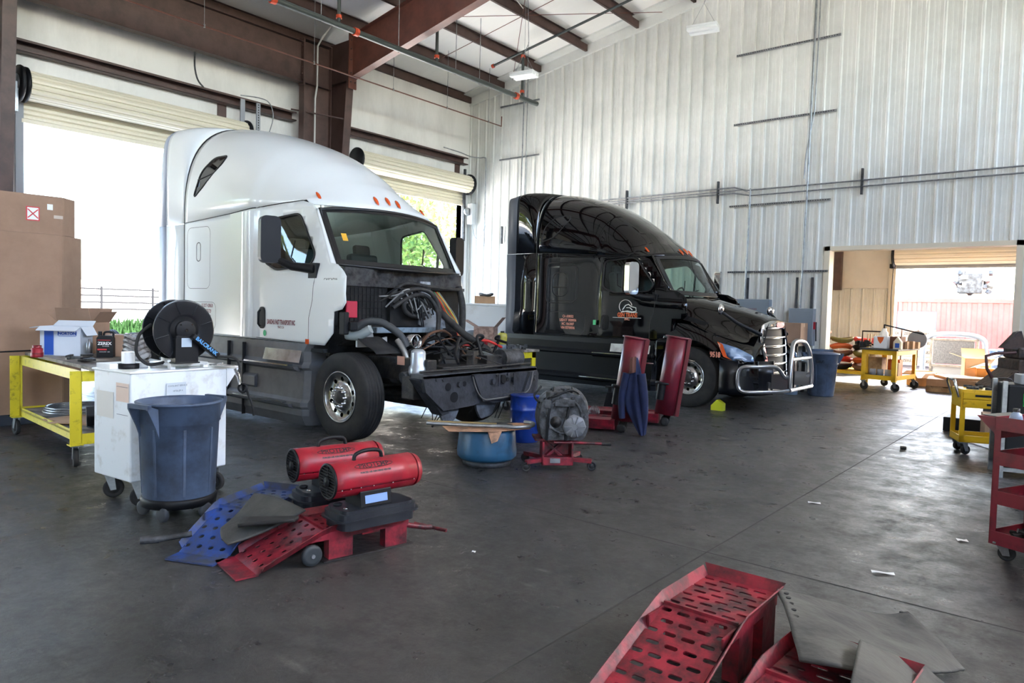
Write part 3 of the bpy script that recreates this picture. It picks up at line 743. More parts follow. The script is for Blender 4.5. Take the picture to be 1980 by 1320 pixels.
WT, wsy, wzs, wws = truck('white_semi_truck', 'white high-roof sleeper truck with its hood and engine removed', -6.64, 6.15, True)
BT, bsy, bzs, bws = truck('black_semi_truck', 'glossy black high-roof sleeper truck with chrome grille and bull bar', -5.25, 12.25, False)

def side_text(T, s, size, x, z, m, y=-1.206, sx=1, bold=.0, name='lettering', al='CENTER', rise=0):
    t = M(); t.text(s, size, TM((x, y, z), (1, 0, rise), (0, 0, 1)), sx=sx, bold=bold, al=al); return t.build(name, m, T)
RD = mat('maroon_lettering', (112, 26, 38), .5); PK = mat('salmon_lettering', (214, 140, 118), .5); OG = mat('orange_lettering', (206, 92, 44), .5)
side_text(WT, 'SANDHU FAST TRANSPORT INC', .082, -1.2, 1.33, RD, -1.178, .52, .003)
side_text(WT, 'TRACY, CA', .04, -1.2, 1.27, RD, -1.178, .7, .001)
for i, s in enumerate(('US DOT 4288638', 'MC-1735729', 'KYU 739996', 'VIN 3LG2598')): side_text(WT, s, .07, -3.0, 1.51-.078*i, RD, -1.207, .62, .002)
gs = M(); gs.panel([(-1.56+.035*cos(2*pi*i/20), 1.185+.04*sin(2*pi*i/20)) for i in range(20)], [], lambda u, v: (u, -1.18, v), .1); gs.build('round_sticker', mat('green_sticker', (70, 176, 116), .5), WT)
om = M(); om.obox((-.63, -1.18, 1.11), (.05, .02, .08)); om.build('side_marker', K['amber'], WT)
for i, s in enumerate(('CA 608032', 'USDOT 3020036', 'MC 1063087', 'VIN BS700006')): side_text(BT, s, .068, -2.47, 1.47-.072*i, PK, -1.206, .8, .002)
side_text(BT, 'GSN TRANS', .105, -1.2, 1.525, OG, -1.178, .72, .005); side_text(BT, 'INC.', .06, -1.2, 1.455, PK, -1.178, .9, .003)
ul = M(); ul.panel([(-1.5, 1.475), (-.92, 1.475), (-.92, 1.482), (-1.5, 1.482)], [], lambda u, v: (u, -1.178, v), .2)
A = [radians(a) for a in range(10, 221, 14)]
ul.tube([(-1.24+.13*cos(a), -1.178, 1.68+.12*sin(a)) for a in A], .007, 4)
ul.tube([(-1.3, -1.178, 1.62), (-1.24, -1.178, 1.7), (-1.18, -1.178, 1.72), (-1.12, -1.178, 1.68), (-1.03, -1.178, 1.66), (-1.02, -1.178, 1.6), (-1.1, -1.178, 1.585), (-1.2, -1.178, 1.6), (-1.33, -1.178, 1.58)], .009, 4)
ul.tube([(-1.22, -1.178, 1.66), (-1.15, -1.178, 1.66), (-1.1, -1.178, 1.62)], .008, 4); ul.tube([(-1.3, -1.178, 1.6), (-1.15, -1.178, 1.575), (-1.0, -1.178, 1.575)], .007, 4)
ul.build('truck_emblem', mat('white_decal', (225, 222, 218), .5), BT)
gs = M(); gs.box(-1.905, -1.845, -1.205, -1.2, 1.33, 1.42); gs.build('green_sticker', mat('green_sticker', (70, 176, 116), .5), BT)
side_text(BT, '9518', .12, .50, .92, PK, -1.235, .75, .006)

# ------------------------------------------------------------------ black truck front end
T = BT
h = M()
HP = [(-.52, [(0, 1.915), (.5, 1.90), (.85, 1.84), (1.02, 1.68), (1.12, 1.42), (1.17, 1.13)]),
      (-.2, [(0, 1.87), (.5, 1.86), (.80, 1.78), (1.0, 1.60), (1.14, 1.38), (1.21, 1.12)]),
      (.2, [(0, 1.77), (.46, 1.75), (.70, 1.65), (.92, 1.48), (1.13, 1.32), (1.23, 1.10)]),
      (.6, [(0, 1.655), (.40, 1.64), (.60, 1.52), (.82, 1.32), (1.06, 1.17), (1.22, .90)]),
      (.9, [(0, 1.56), (.37, 1.54), (.52, 1.40), (.70, 1.18), (.95, 1.05), (1.15, .84)]),
      (1.06, [(0, 1.49), (.35, 1.47), (.46, 1.32), (.58, 1.1), (.80, .98), (1.02, .82)])]
def hsec(x):
    c = interp([(a,)+tuple(v for p in P for v in p) for a, P in HP], x); pts = [Vector((c[2*i], c[2*i+1])) for i in range(6)]
    return spline(pts, 6)
rows = []
for i in range(21):
    x = -.52+1.58*i/20; sc = hsec(x); rows.append([(x, -p.x, p.y) for p in reversed(sc)]+[(x, p.x, p.y) for p in sc[1:]])
h.grid(rows); h.build('hood', BB, T, solid=.01)
for s in (-1, 1):
    f = M(); arch = [(.02+.62*cos(a), .5+.64*sin(a)) for a in [radians(d) for d in range(0, 181, 12)]]
    f.panel([(.64, .3), (1.0, .3), (1.14, .42), (1.14, .84), (.9, .86)]+[(.6, .9), (.4, 1.02), (.2, 1.12), (-.1, 1.15), (-.5, 1.15), (-.62, 1.08), (-.6, .5)]+list(reversed(arch)), [], lambda u, v: (u, s*(1.215-.22*sstep(.62, 1.15, u)-.05*sstep(.6, .3, v)), v), .12)
    f.build('fender', BB, T, solid=.01)
    b = M(); b.grid([[(x, s*(1.225-.24*sstep(.6, 1.15, x)-.45*sstep(1.12, 1.2, x)), z) for x in (.58, .75, .9, 1.05, 1.15, 1.2, 1.22)] for z in (.28, .4, .6, .84)]); b.build('bumper_corner', SKB, T, solid=.02)
    hl = M(); HLp = rpoly([(.50, 1.13), (.80, 1.05), (1.04, .93), (1.07, .83), (.76, .84), (.66, .93)], .03)
    hy = lambda u, v: s*(1.238-.17*sstep(.55, 1.1, u)-.06*max(0, v-.9)/.2)
    hl.panel(HLp, [], lambda u, v: (u+.02, hy(u, v), v), .06); hl.build('headlamp', mat('headlamp_lens', (120, 150, 190), .08, .5, coat=1), T, solid=.01)
    ai = M(); ai.panel(rpoly([(.48, 1.14), (.58, 1.1), (.68, .9), (.75, .85), (.62, .9)], .015), [], lambda u, v: (u+.02, hy(u, v)+s*.008, v), .05); ai.build('turn_signal', K['amber'], T)
    m_ = M(); m_.tube([(1.02, s*.62, 1.26), (.75, s*.98, 1.45), (.55, s*1.13, 1.62)], .02, 8, rr=lambda t: .035-.01*t); m_.build('hood_mirror_arm', K['black'], T)
    m_ = M(); m_.lathe([(0, .05), (.05, .045), (.085, .015), (.09, -.01), (.08, -.03), (0, -.035)], (0, 0, 0), 'X', 20); m_.build('hood_mirror', K['chrome'], T, loc=(.53, s*1.15, 1.67), rz=s*-.3)
gr = M(); outl = rpoly([(-.46, .5), (-.62, 1.2), (-.56, 1.43), (-.3, 1.5), (.3, 1.5), (.56, 1.43), (.62, 1.2), (.46, .5)], .06)
inn = rpoly([(-.40, .54), (-.55, 1.2), (-.49, 1.36), (.49, 1.36), (.55, 1.2), (.40, .54)], .05)
gx = lambda u, v: 1.17-(v-.5)*.09-.10*(u/.6)**2
gr.panel(outl, [inn], lambda u, v: (gx(u, v), u, v), .08); gr.build('grille_surround', K['chrome'], T, solid=.03)
gr = M(); gr.panel(inn, [], lambda u, v: (gx(u, v)-.04, u, v), .12); gr.build('grille_mesh', mat('dark_grille_mesh', (20, 21, 24), .7), T)
for i, z in enumerate((1.22, 1.07, .92, .77, .62)):
    w_ = .42+.17*(z-.5)/.9; g = M(); g.grid([[(gx(u, z)+o, u, z+dz) for u in [w_*(-1+2*j/12) for j in range(13)]] for o, dz in ((-.03, .02), (.015, .012), (.02, -.012), (-.03, -.03))]); g.build('grille_bar', K['chrome'], T)
g = M(); g.prism(rrect(-.16, .16, 1.385, 1.475, .04), 1.095, 1.115, 'X'); g.build('maker_badge', K['chrome'], T, bevel=.006)
g = M(); g.box(1.0, 1.2, -.72, .72, .3, .5); g.build('bumper_centre', SKB, T, bevel=.02)
for s in (-1, 1):
    g = M(); g.panel([(-.45, 1.62), (.35, 1.42), (.28, 1.37), (-.42, 1.52)], [], lambda u, v: (u, s*(1.055+.10*(1.62-v)/.25+.04*sstep(-.45, .3, u)), v+.02), .1)
    g.build('hood_side_vent', K['black'], T)
bz = M(); R_ = .035
bz.tube([(1.5, -.56, .42), (1.5, -.56, .62), (1.48, -.47, .95), (1.44, -.26, 1.15), (1.44, .26, 1.15), (1.48, .47, .95), (1.5, .56, .62), (1.5, .56, .42)], R_, 10, smooth=5)
bz.tube([(1.485, -.50, .88), (1.485, .50, .88)], R_*.9); bz.tube([(1.5, -.58, .38), (1.5, .58, .38)], R_)
for s in (-1, 1):
    bz.tube([(1.48, s*.55, .38), (1.42, s*.8, .37), (1.2, s*1.2, .37), (1.02, s*1.3, .37), (.94, s*1.32, .45), (.94, s*1.32, .68), (1.02, s*1.3, .76), (1.2, s*1.2, .77), (1.36, s*.85, .76), (1.42, s*.62, .6), (1.46, s*.5, .56)], R_*.9, 10, smooth=4)
    bz.box(1.15, 1.52, s*.56-.012, s*.56+.012, .38, .62)
bz.build('bull_bar', mat('brushed_bull_bar', (176, 178, 182), .28, .95), T)
wp = M()
for y in (-.45, .3): wp.tube([(-.36, y, 1.9), (-.42, y+.3, 1.99), (-.47, y+.6, 2.02)], .01)
wp.build('windscreen_wiper', K['black'], T)
# roof panel creases on both trucks come from the geometry above

# ------------------------------------------------------------------ white truck engine bay
T = WT; R = random.Random(3)
D1, D2 = K['dark'], K['dark2']
cm = M(); cm.prism([(-1.0, .83), (.95, .86), (1.02, .76), (1.0, .52), (.75, .46), (.15, .46), (.0, .5), (-.2, .46), (-.68, .44), (-.95, .66)], 1.14, 1.2, 'X'); cm.box(1.0, 1.2, -1.0, .98, .8, .85); cm.box(1.02, 1.18, -.1, .8, .48, .52)
cm.prism([(-.25, .82), (-.1, .82), (.0, .56), (.68, .56), (.8, .8), (.9, .8), (.78, .5), (-.08, .5)], 1.2, 1.24, 'X')
for y in (-.45, .12, .32, .5, .92): cm.cyl((1.19, y, .72), (1.235, y, .72), .035, n=12)
for y in (-.8, -.7, .2, .4): cm.cyl((1.19, y, .79), (1.22, y, .79), .02, n=8)
CMB = mat('worn_black_crossmember', (30, 32, 37), .5, .1, n=(6, (58, 60, 66), .42, .66), bump=(20, .4))
cm.build('front_crossmember', CMB, T, bevel=.008)
e = M(); e.tube([(1.245, -.27, .80), (1.245, -.2, .64), (1.245, -.08, .53), (1.245, .1, .515), (1.245, .62, .535), (1.245, .78, .6), (1.245, .84, .8)], .009, 6, smooth=4); e.build('tray_edge', mat('bare_worn_edge', (112, 110, 108), .5, .3), T)
e = M(); e.tube([(1.13, -.98, .875), (1.15, -.5, .885), (1.14, 0, .88), (1.16, .5, .895), (1.13, .93, .89)], .014, 8, smooth=3); e.build('bumper_rod', K['dark'], T)
for y, z, r_ in ((-.62, .70, .045), (-.52, .58, .06), (-.36, .72, .03), (.28, .74, .05), (.36, .73, .025), (.9, .7, .03)):
    e = M(); e.cyl((1.198, y, z), (1.204 if y < -.28 or y > .85 else 1.242, y, z), r_, n=16); e.build('crossmember_hole', K['black'], T)
for y in (.18, .46): e = M(); e.box(1.24, 1.25, y, y+.03, .66, .8); e.build('latch_bracket', CMB, T)
for y, w_ in ((-.52, .26), (.1, .3)):
    p = M(); p.prism(rpoly([(y-w_/2, .52), (y+w_/2, .54), (y+w_/2+.05, .42), (y+w_/2-.02, .3), (y-w_/2+.08, .27), (y-w_/2, .4)], .04), 1.08, 1.11, 'X'); p.build('tow_bracket', mat('dull_grey_plate', (92, 98, 108), .6, n=(7, (60, 62, 66), .4, .6)), T, bevel=.006)
p = M(); p.prism([(-1.02, .8), (-.8, .84), (-.55, .4), (-.66, .38)], 1.0, 1.16, 'X'); p.build('bumper_bracket', CMB, T, bevel=.01)
for y, z, nm in ((-.72, .80, 'near'),):
    d = M(); d.lathe([(0, .30), (.05, .298), (.078, .28), (.085, .25), (.085, .12), (.10, .1), (.11, .04), (.10, 0), (0, 0)], (.82, y, z), n=24); d.build('air_dryer', mat('silver_canister', (178, 184, 192), .35, .6), T)
    d = M(); d.lathe([(.14, 0), (.15, -.05), (.1, -.1), (.0, -.11)], (.8, y, z), n=14); d.obox((.85, y, z-.12), (.2, .2, .12), .4); d.cyl((.7, y-.12, z-.03), (.72, y+.1, z+.02), .07, n=12); d.build('dryer_base', D2, T, bevel=.01)
# wheel arch liners
for s in (-1, 1):
    a = M(); a.grid([[(.0+.62*cos(t), s*y, .5+.68*sin(t)+.02*sin(9*t)) for t in [radians(48+6*i) for i in range(19)]] for y in (.62, .75, .88, .98)]); a.build('arch_liner', mat('dusty_black_liner', (20, 20, 22), .85, n=(5, (40, 40, 40), .4, .66)), T, solid=.01)
# firewall details
p = M(); p.grid([[(-.16+.03*sin(i*2.1), -1.0+2.0*i/20, z) for i in range(21)] for z in (2.02, 1.95, 1.84, 1.8)]); p.box(-.34, -.14, -1.02, 1.02, 1.80, 1.84); p.build('cowl_panel', mat('dusty_cowl', (26, 26, 28), .6, n=(9, (66, 66, 67), .4, .62), spec=.2), T)
p = M(); p.box(-.3, -.16, -.98, -.35, 1.3, 1.82); p.box(-.3, -.1, -.35, .25, 1.32, 1.62)
for i in range(9): p.box(-.16, -.15, -.92+i*.06, -.91+i*.06, 1.35, 1.8)
for i in range(6): p.box(-.16, -.15, -.95, -.4, 1.38+i*.08, 1.387+i*.08)
p.build('heater_housing', mat('black_ribbed_housing', (14, 15, 17), .6, n=(5, (32, 32, 32), .4, .62), spec=.2), T, bevel=.01)
p = M(); p.box(-.28, -.02, -.62, .5, 1.24, 1.31); p.build('firewall_beam', mat('blue_grey_steel', (118, 136, 150), .5, n=(7, (70, 78, 84), .35, .55)), T, bevel=.01)
p = M(); p.box(-.2, -.14, -.98, -.82, 1.42, 1.62); p.build('red_panel', mat('bright_red_panel', (176, 26, 58), .5), T, bevel=.01)
p = M(); p.prism([(.12, 1.9), (.3, 1.9), (.32, 1.62), (.55, 1.5), (.6, 1.3), (.42, 1.28), (.4, 1.05), (.27, 1.05), (.27, 1.3), (.12, 1.34), (.16, 1.62)], -.1, -.07, 'X')
for y, z in ((.2, 1.8), (.25, 1.7), (.45, 1.4), (.33, 1.15), (.2, 1.42)): p.cyl((-.07, y, z), (-.06, y, z), .02, n=8, mi=1)
p.build('steering_bracket', [mat('pale_aluminium_casting', (168, 178, 190), .45, .5, n=(8, (110, 116, 122), .35, .55)), K['black']], T, bevel=.008)
p = M(); p.prism([(-.95, 1.34), (-.75, 1.34), (-.7, 1.16), (-.5, 1.2), (-.5, 1.08), (-.95, 1.08)], .0, .03, 'X'); p.build('hinge_bracket', mat('pale_steel', (170, 172, 174), .5, .4), T, bevel=.006)
# round opening with ring of hoses
p = M(); p.tube([(-.02, .02+.22*cos(a), 1.58+.13*sin(a)) for a in [2*pi*i/24 for i in range(24)]], .03, 8, closed=True); p.build('hose_ring', K['rubber'], T)
HB = mat('dusty_hose', (50, 48, 46), .7, n=(12, (24, 24, 25), .4, .6))
def hose(pts, r, m_=HB, nm='hose'):
    p = M(); p.tube(pts, r, 8, smooth=6); return p.build(nm, m_, T)
hose([(-.1, -.3, 1.62), (-.02, -.2, 1.74), (.02, 0, 1.8), (.05, .22, 1.74), (.1, .3, 1.55), (.12, .27, 1.3), (.2, .2, 1.12)], .03)
hose([(-.05, -.35, 1.55), (.0, -.15, 1.68), (.04, .05, 1.73), (.08, .18, 1.66), (.14, .24, 1.5), (.16, .22, 1.25)], .026)
hose([(-.1, -.35, 1.7), (-.06, -.15, 1.86), (-.04, .2, 1.84), (-.02, .6, 1.82), (-.05, .85, 1.82)], .024)
hose([(-.08, .84, 1.86), (0, .84, 1.6), (.02, .82, 1.25), (.0, .8, 1.0)], .045)
hose([(-.02, .28, 1.62), (.2, .4, 1.4), (.4, .5, 1.22), (.6, .6, 1.1)], .045)
hose([(-.05, -.98, 1.2), (.05, -.9, 1.36), (.2, -.75, 1.38), (.35, -.6, 1.25), (.4, -.52, 1.1)], .045, mat('grey_hose', (58, 61, 63), .6))
hose([(-.1, -1.0, 1.22), (.05, -.95, 1.22), (.18, -.88, 1.3)], .055, mat('pale_hose', (150, 160, 160), .6), 'coolant_hose')
hose([(.35, -.62, 1.18), (.45, -.6, 1.05), (.5, -.58, .92)], .035, mat('foil_wrap', (130, 130, 128), .4, .6))
p = M(); p.lathe([(.085, -.08), (.085, .05), (.075, .05), (.075, -.08)], (.42, -.42, 1.16), 'X', 24); p.build('turbo_pipe', K['alu'], T)
for i, (cn, c) in enumerate((('red_wire', (190, 36, 30)), ('orange_wire', (206, 120, 40)), ('green_wire', (50, 130, 90)), ('red_wire', (190, 36, 30)), ('yellow_wire', (200, 190, 70)), ('grey_wire', (130, 130, 130)))):
    o = .03*i; hose([(-.12, .35+o, 1.78), (-.02, .42+o, 1.66-o*.3), (.02, .5+o, 1.5), (.06, .62+o*.5, 1.38), (.1, .66+o*.4, 1.2)], .007, mat(cn, c, .5), 'wire')
for k in range(26):   # wiring looms hanging over the chassis
    y0, y1 = R.uniform(-.6, .95), R.uniform(-.5, .95); x0, x1 = R.uniform(-.2, .8), R.uniform(.2, 1.15); z = R.uniform(.9, 1.15)
    m_ = R.choice([K['black'], K['black'], HB, mat('brown_loom', (92, 62, 44), .7), mat('red_wire', (190, 36, 30), .5) if k % 5 == 0 else K['black']])
    hose([(x0, y0, z), (x0*.6+x1*.4+R.uniform(-.1, .1), y0*.6+y1*.4, z+R.uniform(-.05, .16)), (x0*.3+x1*.7, y0*.3+y1*.7+R.uniform(-.1, .1), z+R.uniform(-.1, .12)), (x1, y1, z-R.uniform(0, .2))], R.choice([.008, .012, .018]), m_, 'wiring_loom')
for k in range(14):
    y0 = R.uniform(-.45, .0); hose([(-.15, y0-.1, R.uniform(1.5, 1.75)), (-.06+R.uniform(0, .08), y0+.05, R.uniform(1.6, 1.8)), (0, y0+.2, R.uniform(1.5, 1.75)), (.02, y0+.3, R.uniform(1.3, 1.6))], .01, R.choice([HB, K['black'], mat('grey_wire', (130, 130, 130), .5)]), 'wiring_loom')
for k in range(8):
    y = R.uniform(-.6, .8); x = R.uniform(.3, 1.1); hose([(x, y, .8), (x+.05, y+.05, .5), (x+R.uniform(-.1, .1), y+R.uniform(-.1, .1), .2)], .006, K['black'], 'hanging_wire')
# engine cradle clutter: castings left in the bay
p = M()
for k in range(16):
    p.obox((R.uniform(-.15, .95), R.uniform(-.55, .9), R.uniform(.72, 1.02)), (R.uniform(.08, .3), R.uniform(.08, .35), R.uniform(.05, .2)), R.uniform(0, 3))
p.box(-.2, .95, -.7, -.55, .72, .98); p.box(-.2, .95, .3, .95, .75, 1.0); p.box(.0, 1.0, -.5, .4, .86, .9); p.box(-.28, .9, -.45, .6, .4, .55); p.box(.75, .95, -.9, .9, .55, .8)
p.build('engine_cradle', D1, T, bevel=.012)
p = M(); p.cyl((.9, .6, .95), (.9, .95, .95), .12, n=20); p.build('air_tank', D2, T)
p = M(); p.cyl((.3, -.6, .75), (.75, -.6, .75), .09, n=16); p.build('steering_gear', D2, T)
p = M(); p.box(.46, .58, -.712, -.704, .90, 1.0); p.build('warning_label', mat('warning_label', (196, 150, 130), .6), T)
p = M(); p.obox((-.0, -1.12, 1.36), (.1, .07, .26)); p.obox((.04, -1.05, 1.33), (.12, .1, .1)); p.build('hood_latch', K['black'], T, bevel=.012)
p = M(); p.panel(rpoly([(-.66, -.97), (-.6, -.86), (-.2, -.86)], .0), [], lambda u, v: (0, 0, 0), 9)
st = M(); a, b, c_, d = [wws(u, v)+Vector((.02, -.0, .01)) for u, v in ((-.86, .42), (-.80, .42), (-.80, .55), (-.86, .55))]; st.add([a, b, c_, d], [(0, 1, 2, 3)]); st.build('yellow_sticker', mat('yellow_sticker', (226, 170, 50), .5), T)
side_text(WT, 'CASCADIA', .045, -.22, 1.86, mat('dark_lettering', (30, 30, 32), .5), -1.155, 1.2, .001)
# ------------------------------------------------------------------ small builders
def caster(parent, x, y, r=.06, ztop=.16, rz=.0, m_=None):
    g = M(); g.box(-.045, .045, -.045, .045, ztop-.012, ztop)
    for s in (-1, 1): g.prism([(-.035, ztop-.01), (.035, ztop-.01), (.03+.02, r-.01), (.01, r-.015)], s*.026-.003, s*.026+.003)
    fk = g.build('caster', K['galv'], parent, loc=(x, y, 0), rz=rz)
    w_ = M(); w_.lathe([(0, -.02), (r*.55, -.02), (r*.6, -.012), (r*.72, -.02), (r*.95, -.02), (r, -.012), (r, .012), (r*.95, .02), (r*.72, .02), (r*.6, .012), (r*.55, .02), (0, .02)], (.028, 0, r), 'Y', 24)
    w_.build('caster_wheel', m_ or K['rubber'], fk)
def shelf_cart(name, lab, cat, loc, rz, L, D, H, ym, topm, zs_=.25, leg=.07, ctr=.06, over=.06, ang=True, group=None):
    t = thing(name, lab, cat, loc, rz, group)
    top = M(); top.box(-over, L+over, -over, D+over, H-.035, H); top.build('table_top', topm, t, bevel=.004)
    for x in (0, L):
        for y in (0, D):
            g = M(); sx, sy_ = (1 if x == 0 else -1), (1 if y == 0 else -1)
            g.box(min(x, x+sx*leg), max(x, x+sx*leg), min(y, y+sy_*.008), max(y, y+sy_*.008), ctr*2+.04, H-.035)
            g.box(min(x, x+sx*.008), max(x, x+sx*.008), min(y, y+sy_*leg), max(y, y+sy_*leg), ctr*2+.04, H-.035)
            g.box(min(x-.01*sx, x+sx*.1), max(x-.01*sx, x+sx*.1), min(y-.01*sy_, y+sy_*.1), max(y-.01*sy_, y+sy_*.1), ctr*2+.032, ctr*2+.042)
            g.build('leg', ym, t); caster(t, x+sx*.04, y+sy_*.04, ctr, ctr*2+.035, rz=.3*(x > 0)-.2)
    for y in (0, D-.008):
        for z in (H-.035-.1, zs_-.06): g = M(); g.box(.01, L-.01, y, y+.008, z, z+.1); g.build('rail', ym, t)
    for x in (0, L-.008):
        for z in (H-.035-.1, zs_-.06): g = M(); g.box(x, x+.008, .01, D-.01, z, z+.1); g.build('rail', ym, t)
    s = M(); s.box(.008, L-.008, .008, D-.008, zs_+.0, zs_+.02); s.build('lower_shelf', topm, t)
    return t
def open_box(name, lab, loc, rz, w, d, h, m_, flaps=((0, 120), (1, 100), (2, 60), (3, 110)), fl_=.5, cat='box', extra=None, group=None):
    """cardboard box, open top; flaps (side, angle from upright in degrees)"""
    t = thing(name, lab, cat, loc, rz, group); b = M(); th = .006
    b.box(-w/2, w/2, -d/2, d/2, 0, th); b.box(-w/2, w/2, -d/2, -d/2+th, 0, h); b.box(-w/2, w/2, d/2-th, d/2, 0, h); b.box(-w/2, -w/2+th, -d/2, d/2, 0, h); b.box(w/2-th, w/2, -d/2, d/2, 0, h)
    b.build('box_body', m_, t)
    for s, a in flaps:
        a = radians(a); L = (d if s in (0, 2) else w)*fl_*.9 if s in (0, 2) else d*fl_
        if s in (0, 2): n = (0, -1 if s == 0 else 1); e = w; o = d/2; Lf = d*fl_
        else: n = (1 if s == 1 else -1, 0); e = d; o = w/2; Lf = min(w*fl_, d*fl_)
        tx, ty = -n[1], n[0]; f = M()
        def P(u, v): return (n[0]*(o+sin(a)*v)+tx*u, n[1]*(o+sin(a)*v)+ty*u, h+cos(a)*v)
        f.add([P(-e/2, 0), P(e/2, 0), P(e/2-.01, Lf), P(-e/2+.01, Lf)], [(0, 1, 2, 3)]); f.build('flap', m_, t, solid=.005)
    return t
def closed_box(name, lab, loc, rz, w, d, h, m_, cat='box', tape=True, group=None):
    b = M(); b.box(-w/2, w/2, -d/2, d/2, 0, h); b.box(-w/2-.0005, w/2+.0005, -.02, .02, h-.08, h+.0006, 1) if tape else None
    o = b.build(name, [m_, mat('packing_tape', (190, 160, 124), .3)], bevel=.004, loc=loc, rz=rz); tag(o, lab, cat, group); return o
def brute(name, lab, loc, rz=0, m_=None, lid=False, dolly=True, r0=.235, r1=.285, h=.70, z0=.14, group=None):
    m_ = m_ or K['bin']; t = thing(name, lab, 'trash can', loc, rz, group); z0 = z0 if dolly else .0
    b = M(); P = [(0, z0), (r0, z0), (r0+.006, z0+.02), (r0+(r1-r0)*.78, z0+h*.78), (r0+(r1-r0)*.78+.012, z0+h*.79), (r1+.0, z0+h*.97), (r1+.018, z0+h*.98), (r1+.022, z0+h), (r1, z0+h+.004), (r1-.012, z0+h-.02), (r0-.005, z0+.03), (0, z0+.03)]
    b.lathe(P, n=40)
    for k in range(8):
        a = 2*pi*k/8+.2; b.bar(((r0+.004)*cos(a), (r0+.004)*sin(a), z0+.04), ((r1-.01)*cos(a), (r1-.01)*sin(a), z0+h*.74), .018, .012)
    b.build('bin_body', m_, t)
    for s in (-1, 1):
        g = M(); g.prism([(r1-.01, z0+h-.03), (r1+.07, z0+h+.0), (r1+.075, z0+h-.03), (r1+.01, z0+h-.16), (r1-.02, z0+h-.24)], -.10, -.085); g.prism([(r1-.01, z0+h-.03), (r1+.07, z0+h+.0), (r1+.075, z0+h-.03), (r1+.01, z0+h-.16), (r1-.02, z0+h-.24)], .085, .10)
        g.box(r1+.045, r1+.075, -.1, .1, z0+h-.025, z0+h+.005)
        if s < 0: g.xf(Matrix.Rotation(pi, 4, 'Z'))
        g.build('grip_handle', m_, t)
    if dolly:
        d = M(); d.lathe([(0, .09), (r0+.015, .09), (r0+.02, .14), (r0+.01, .155), (r0-.02, .155), (r0-.02, .12), (0, .12)], n=32); d.build('dolly', K['black'], t)
        for k in range(5):
            a = 2*pi*k/5+.4; w_ = M(); w_.lathe([(0, -.018), (.04, -.018), (.052, -.014), (.056, 0), (.052, .014), (.04, .018), (0, .018)], ((r0-.0)*cos(a), (r0-.0)*sin(a), .056), 'Y' if k % 2 else 'X', 20); w_.build('dolly_wheel', mat('grey_wheel', (54, 57, 62), .6), t)
    return t

# ------------------------------------------------------------------ left: work table, boxes
t = shelf_cart('work_table', 'yellow wheeled steel work table with grimy top at the left edge', 'table', (-7.19, 2.50, 0), pi-.06, 2.22, -.95, .93, K['yellow'], K['wood'], .27, .1, .085, .06)
def octo(x0, cut, d, fl_=1.15):
    """octagonal bulk box outline; the front right corner sits at the origin, x along the front"""
    return rpoly([(-fl_, 0), (0, 0), (cut*.67, cut*.74), (cut*.67, cut*.74+d), (0, 2*cut*.74+d), (-fl_, 2*cut*.74+d)], .03, 2)
c = thing('gaylord_box', 'very tall brown cardboard bulk box standing behind the yellow table', 'box', (-9.99, 3.25, 0), 1.50)
OB = octo(0, .46, .45); OC = octo(0, .28, .35)
b = M(); b.prism(OB, .14, 2.34, 'Z', sm=False); b.build('box_body', K['card'], c)
b = M(); b.tube([(p[0]*1.004, p[1]-.004+p[1]*.008, .92+.03*p[0]) for p in OB], .009, 5, closed=True); b.build('strap', K['black'], c)
b = M()
for y in (.1, .5, .95): b.box(-1.15, .25, y-.04, y+.04, 0, .11)
for i in range(6): b.box(-1.15+.23*i, -1.02+.23*i, .03, 1.05, .11, .135)
b.build('pallet', mat('dark_blue_pallet', (40, 48, 62), .7), c)
c = thing('cardboard_carton', 'brown cardboard carton with red and white sticker on top of tall box', 'box', (-9.99, 3.26, 2.342), 1.50)
b = M(); b.prism(OC, 0, .47, 'Z'); b.build('box_body', K['card'], c)
b = M(); b.box(-.10, -.002, -.002, .0, .2, .24); b.build('tape', mat('clear_tape', (196, 180, 164), .25), c)
b = M(); b.box(-.17, -.11, -.002, 0, .30, .37); b.build('paper_tag', K['paper'], c)
b = M(); b.box(-.39, -.25, -.003, 0, .15, .32); b.box(-.377, -.263, -.0045, -.0025, .163, .307, 1)
for a in (pi/4, -pi/4): b.obox((-.32, -.0055, .235), (.15, .002, .013), ry=a)
b.build('warning_sticker', [mat('red_sticker', (198, 52, 56), .5), K['paper']], c)
# open carton behind the blue and white one
open_box('open_carton', 'tall open cardboard carton with spread flaps behind the blue and white box', (-9.15, 3.2, .932), .55, .44, .3, .36, K['card'], ((0, 15), (1, 40), (2, 20), (3, 55)), .55)
c = open_box('parts_carton', 'white carton with broad blue stripe and open flaps on the yellow table', (-8.78, 2.90, .932), .80, .42, .27, .32, mat('white_carton', (206, 214, 224), .7), ((0, 112), (1, 150), (2, 60), (3, 100)), .42)
s = M(); s.box(-.165, -.07, -.1375, -.1358, .01, .315); s.build('blue_stripe', mat('carton_blue', (36, 84, 178), .6), c)
s = M(); s.text('NORTON', .042, TM((.07, -.139, .245), (1, 0, 0), (0, 0, 1)), sx=1.0, bold=.002)
s.tube([(x, -.138, z) for x, z in rrect(-.025, .165, .218, .272, .012)], .0025, 4, closed=True); s.build('carton_lettering', mat('carton_blue', (36, 84, 178), .6), c)
# red jar
c = thing('red_jar', 'small round red plastic canister at the table edge', 'canister', (-8.60, 2.56, .932))
b = M(); b.lathe([(0, 0), (.055, 0), (.058, .01), (.058, .05), (.052, .055), (.055, .09), (.04, .1), (0, .1)], n=24); b.build('jar_body', K['redc'], c)
b = M(); b.lathe([(.042, .1), (.042, .125), (0, .128)], n=20); b.lathe([(.0585, .03), (.0585, .048)], n=24); b.build('jar_cap', mat('dark_red', (120, 20, 30), .4), c)
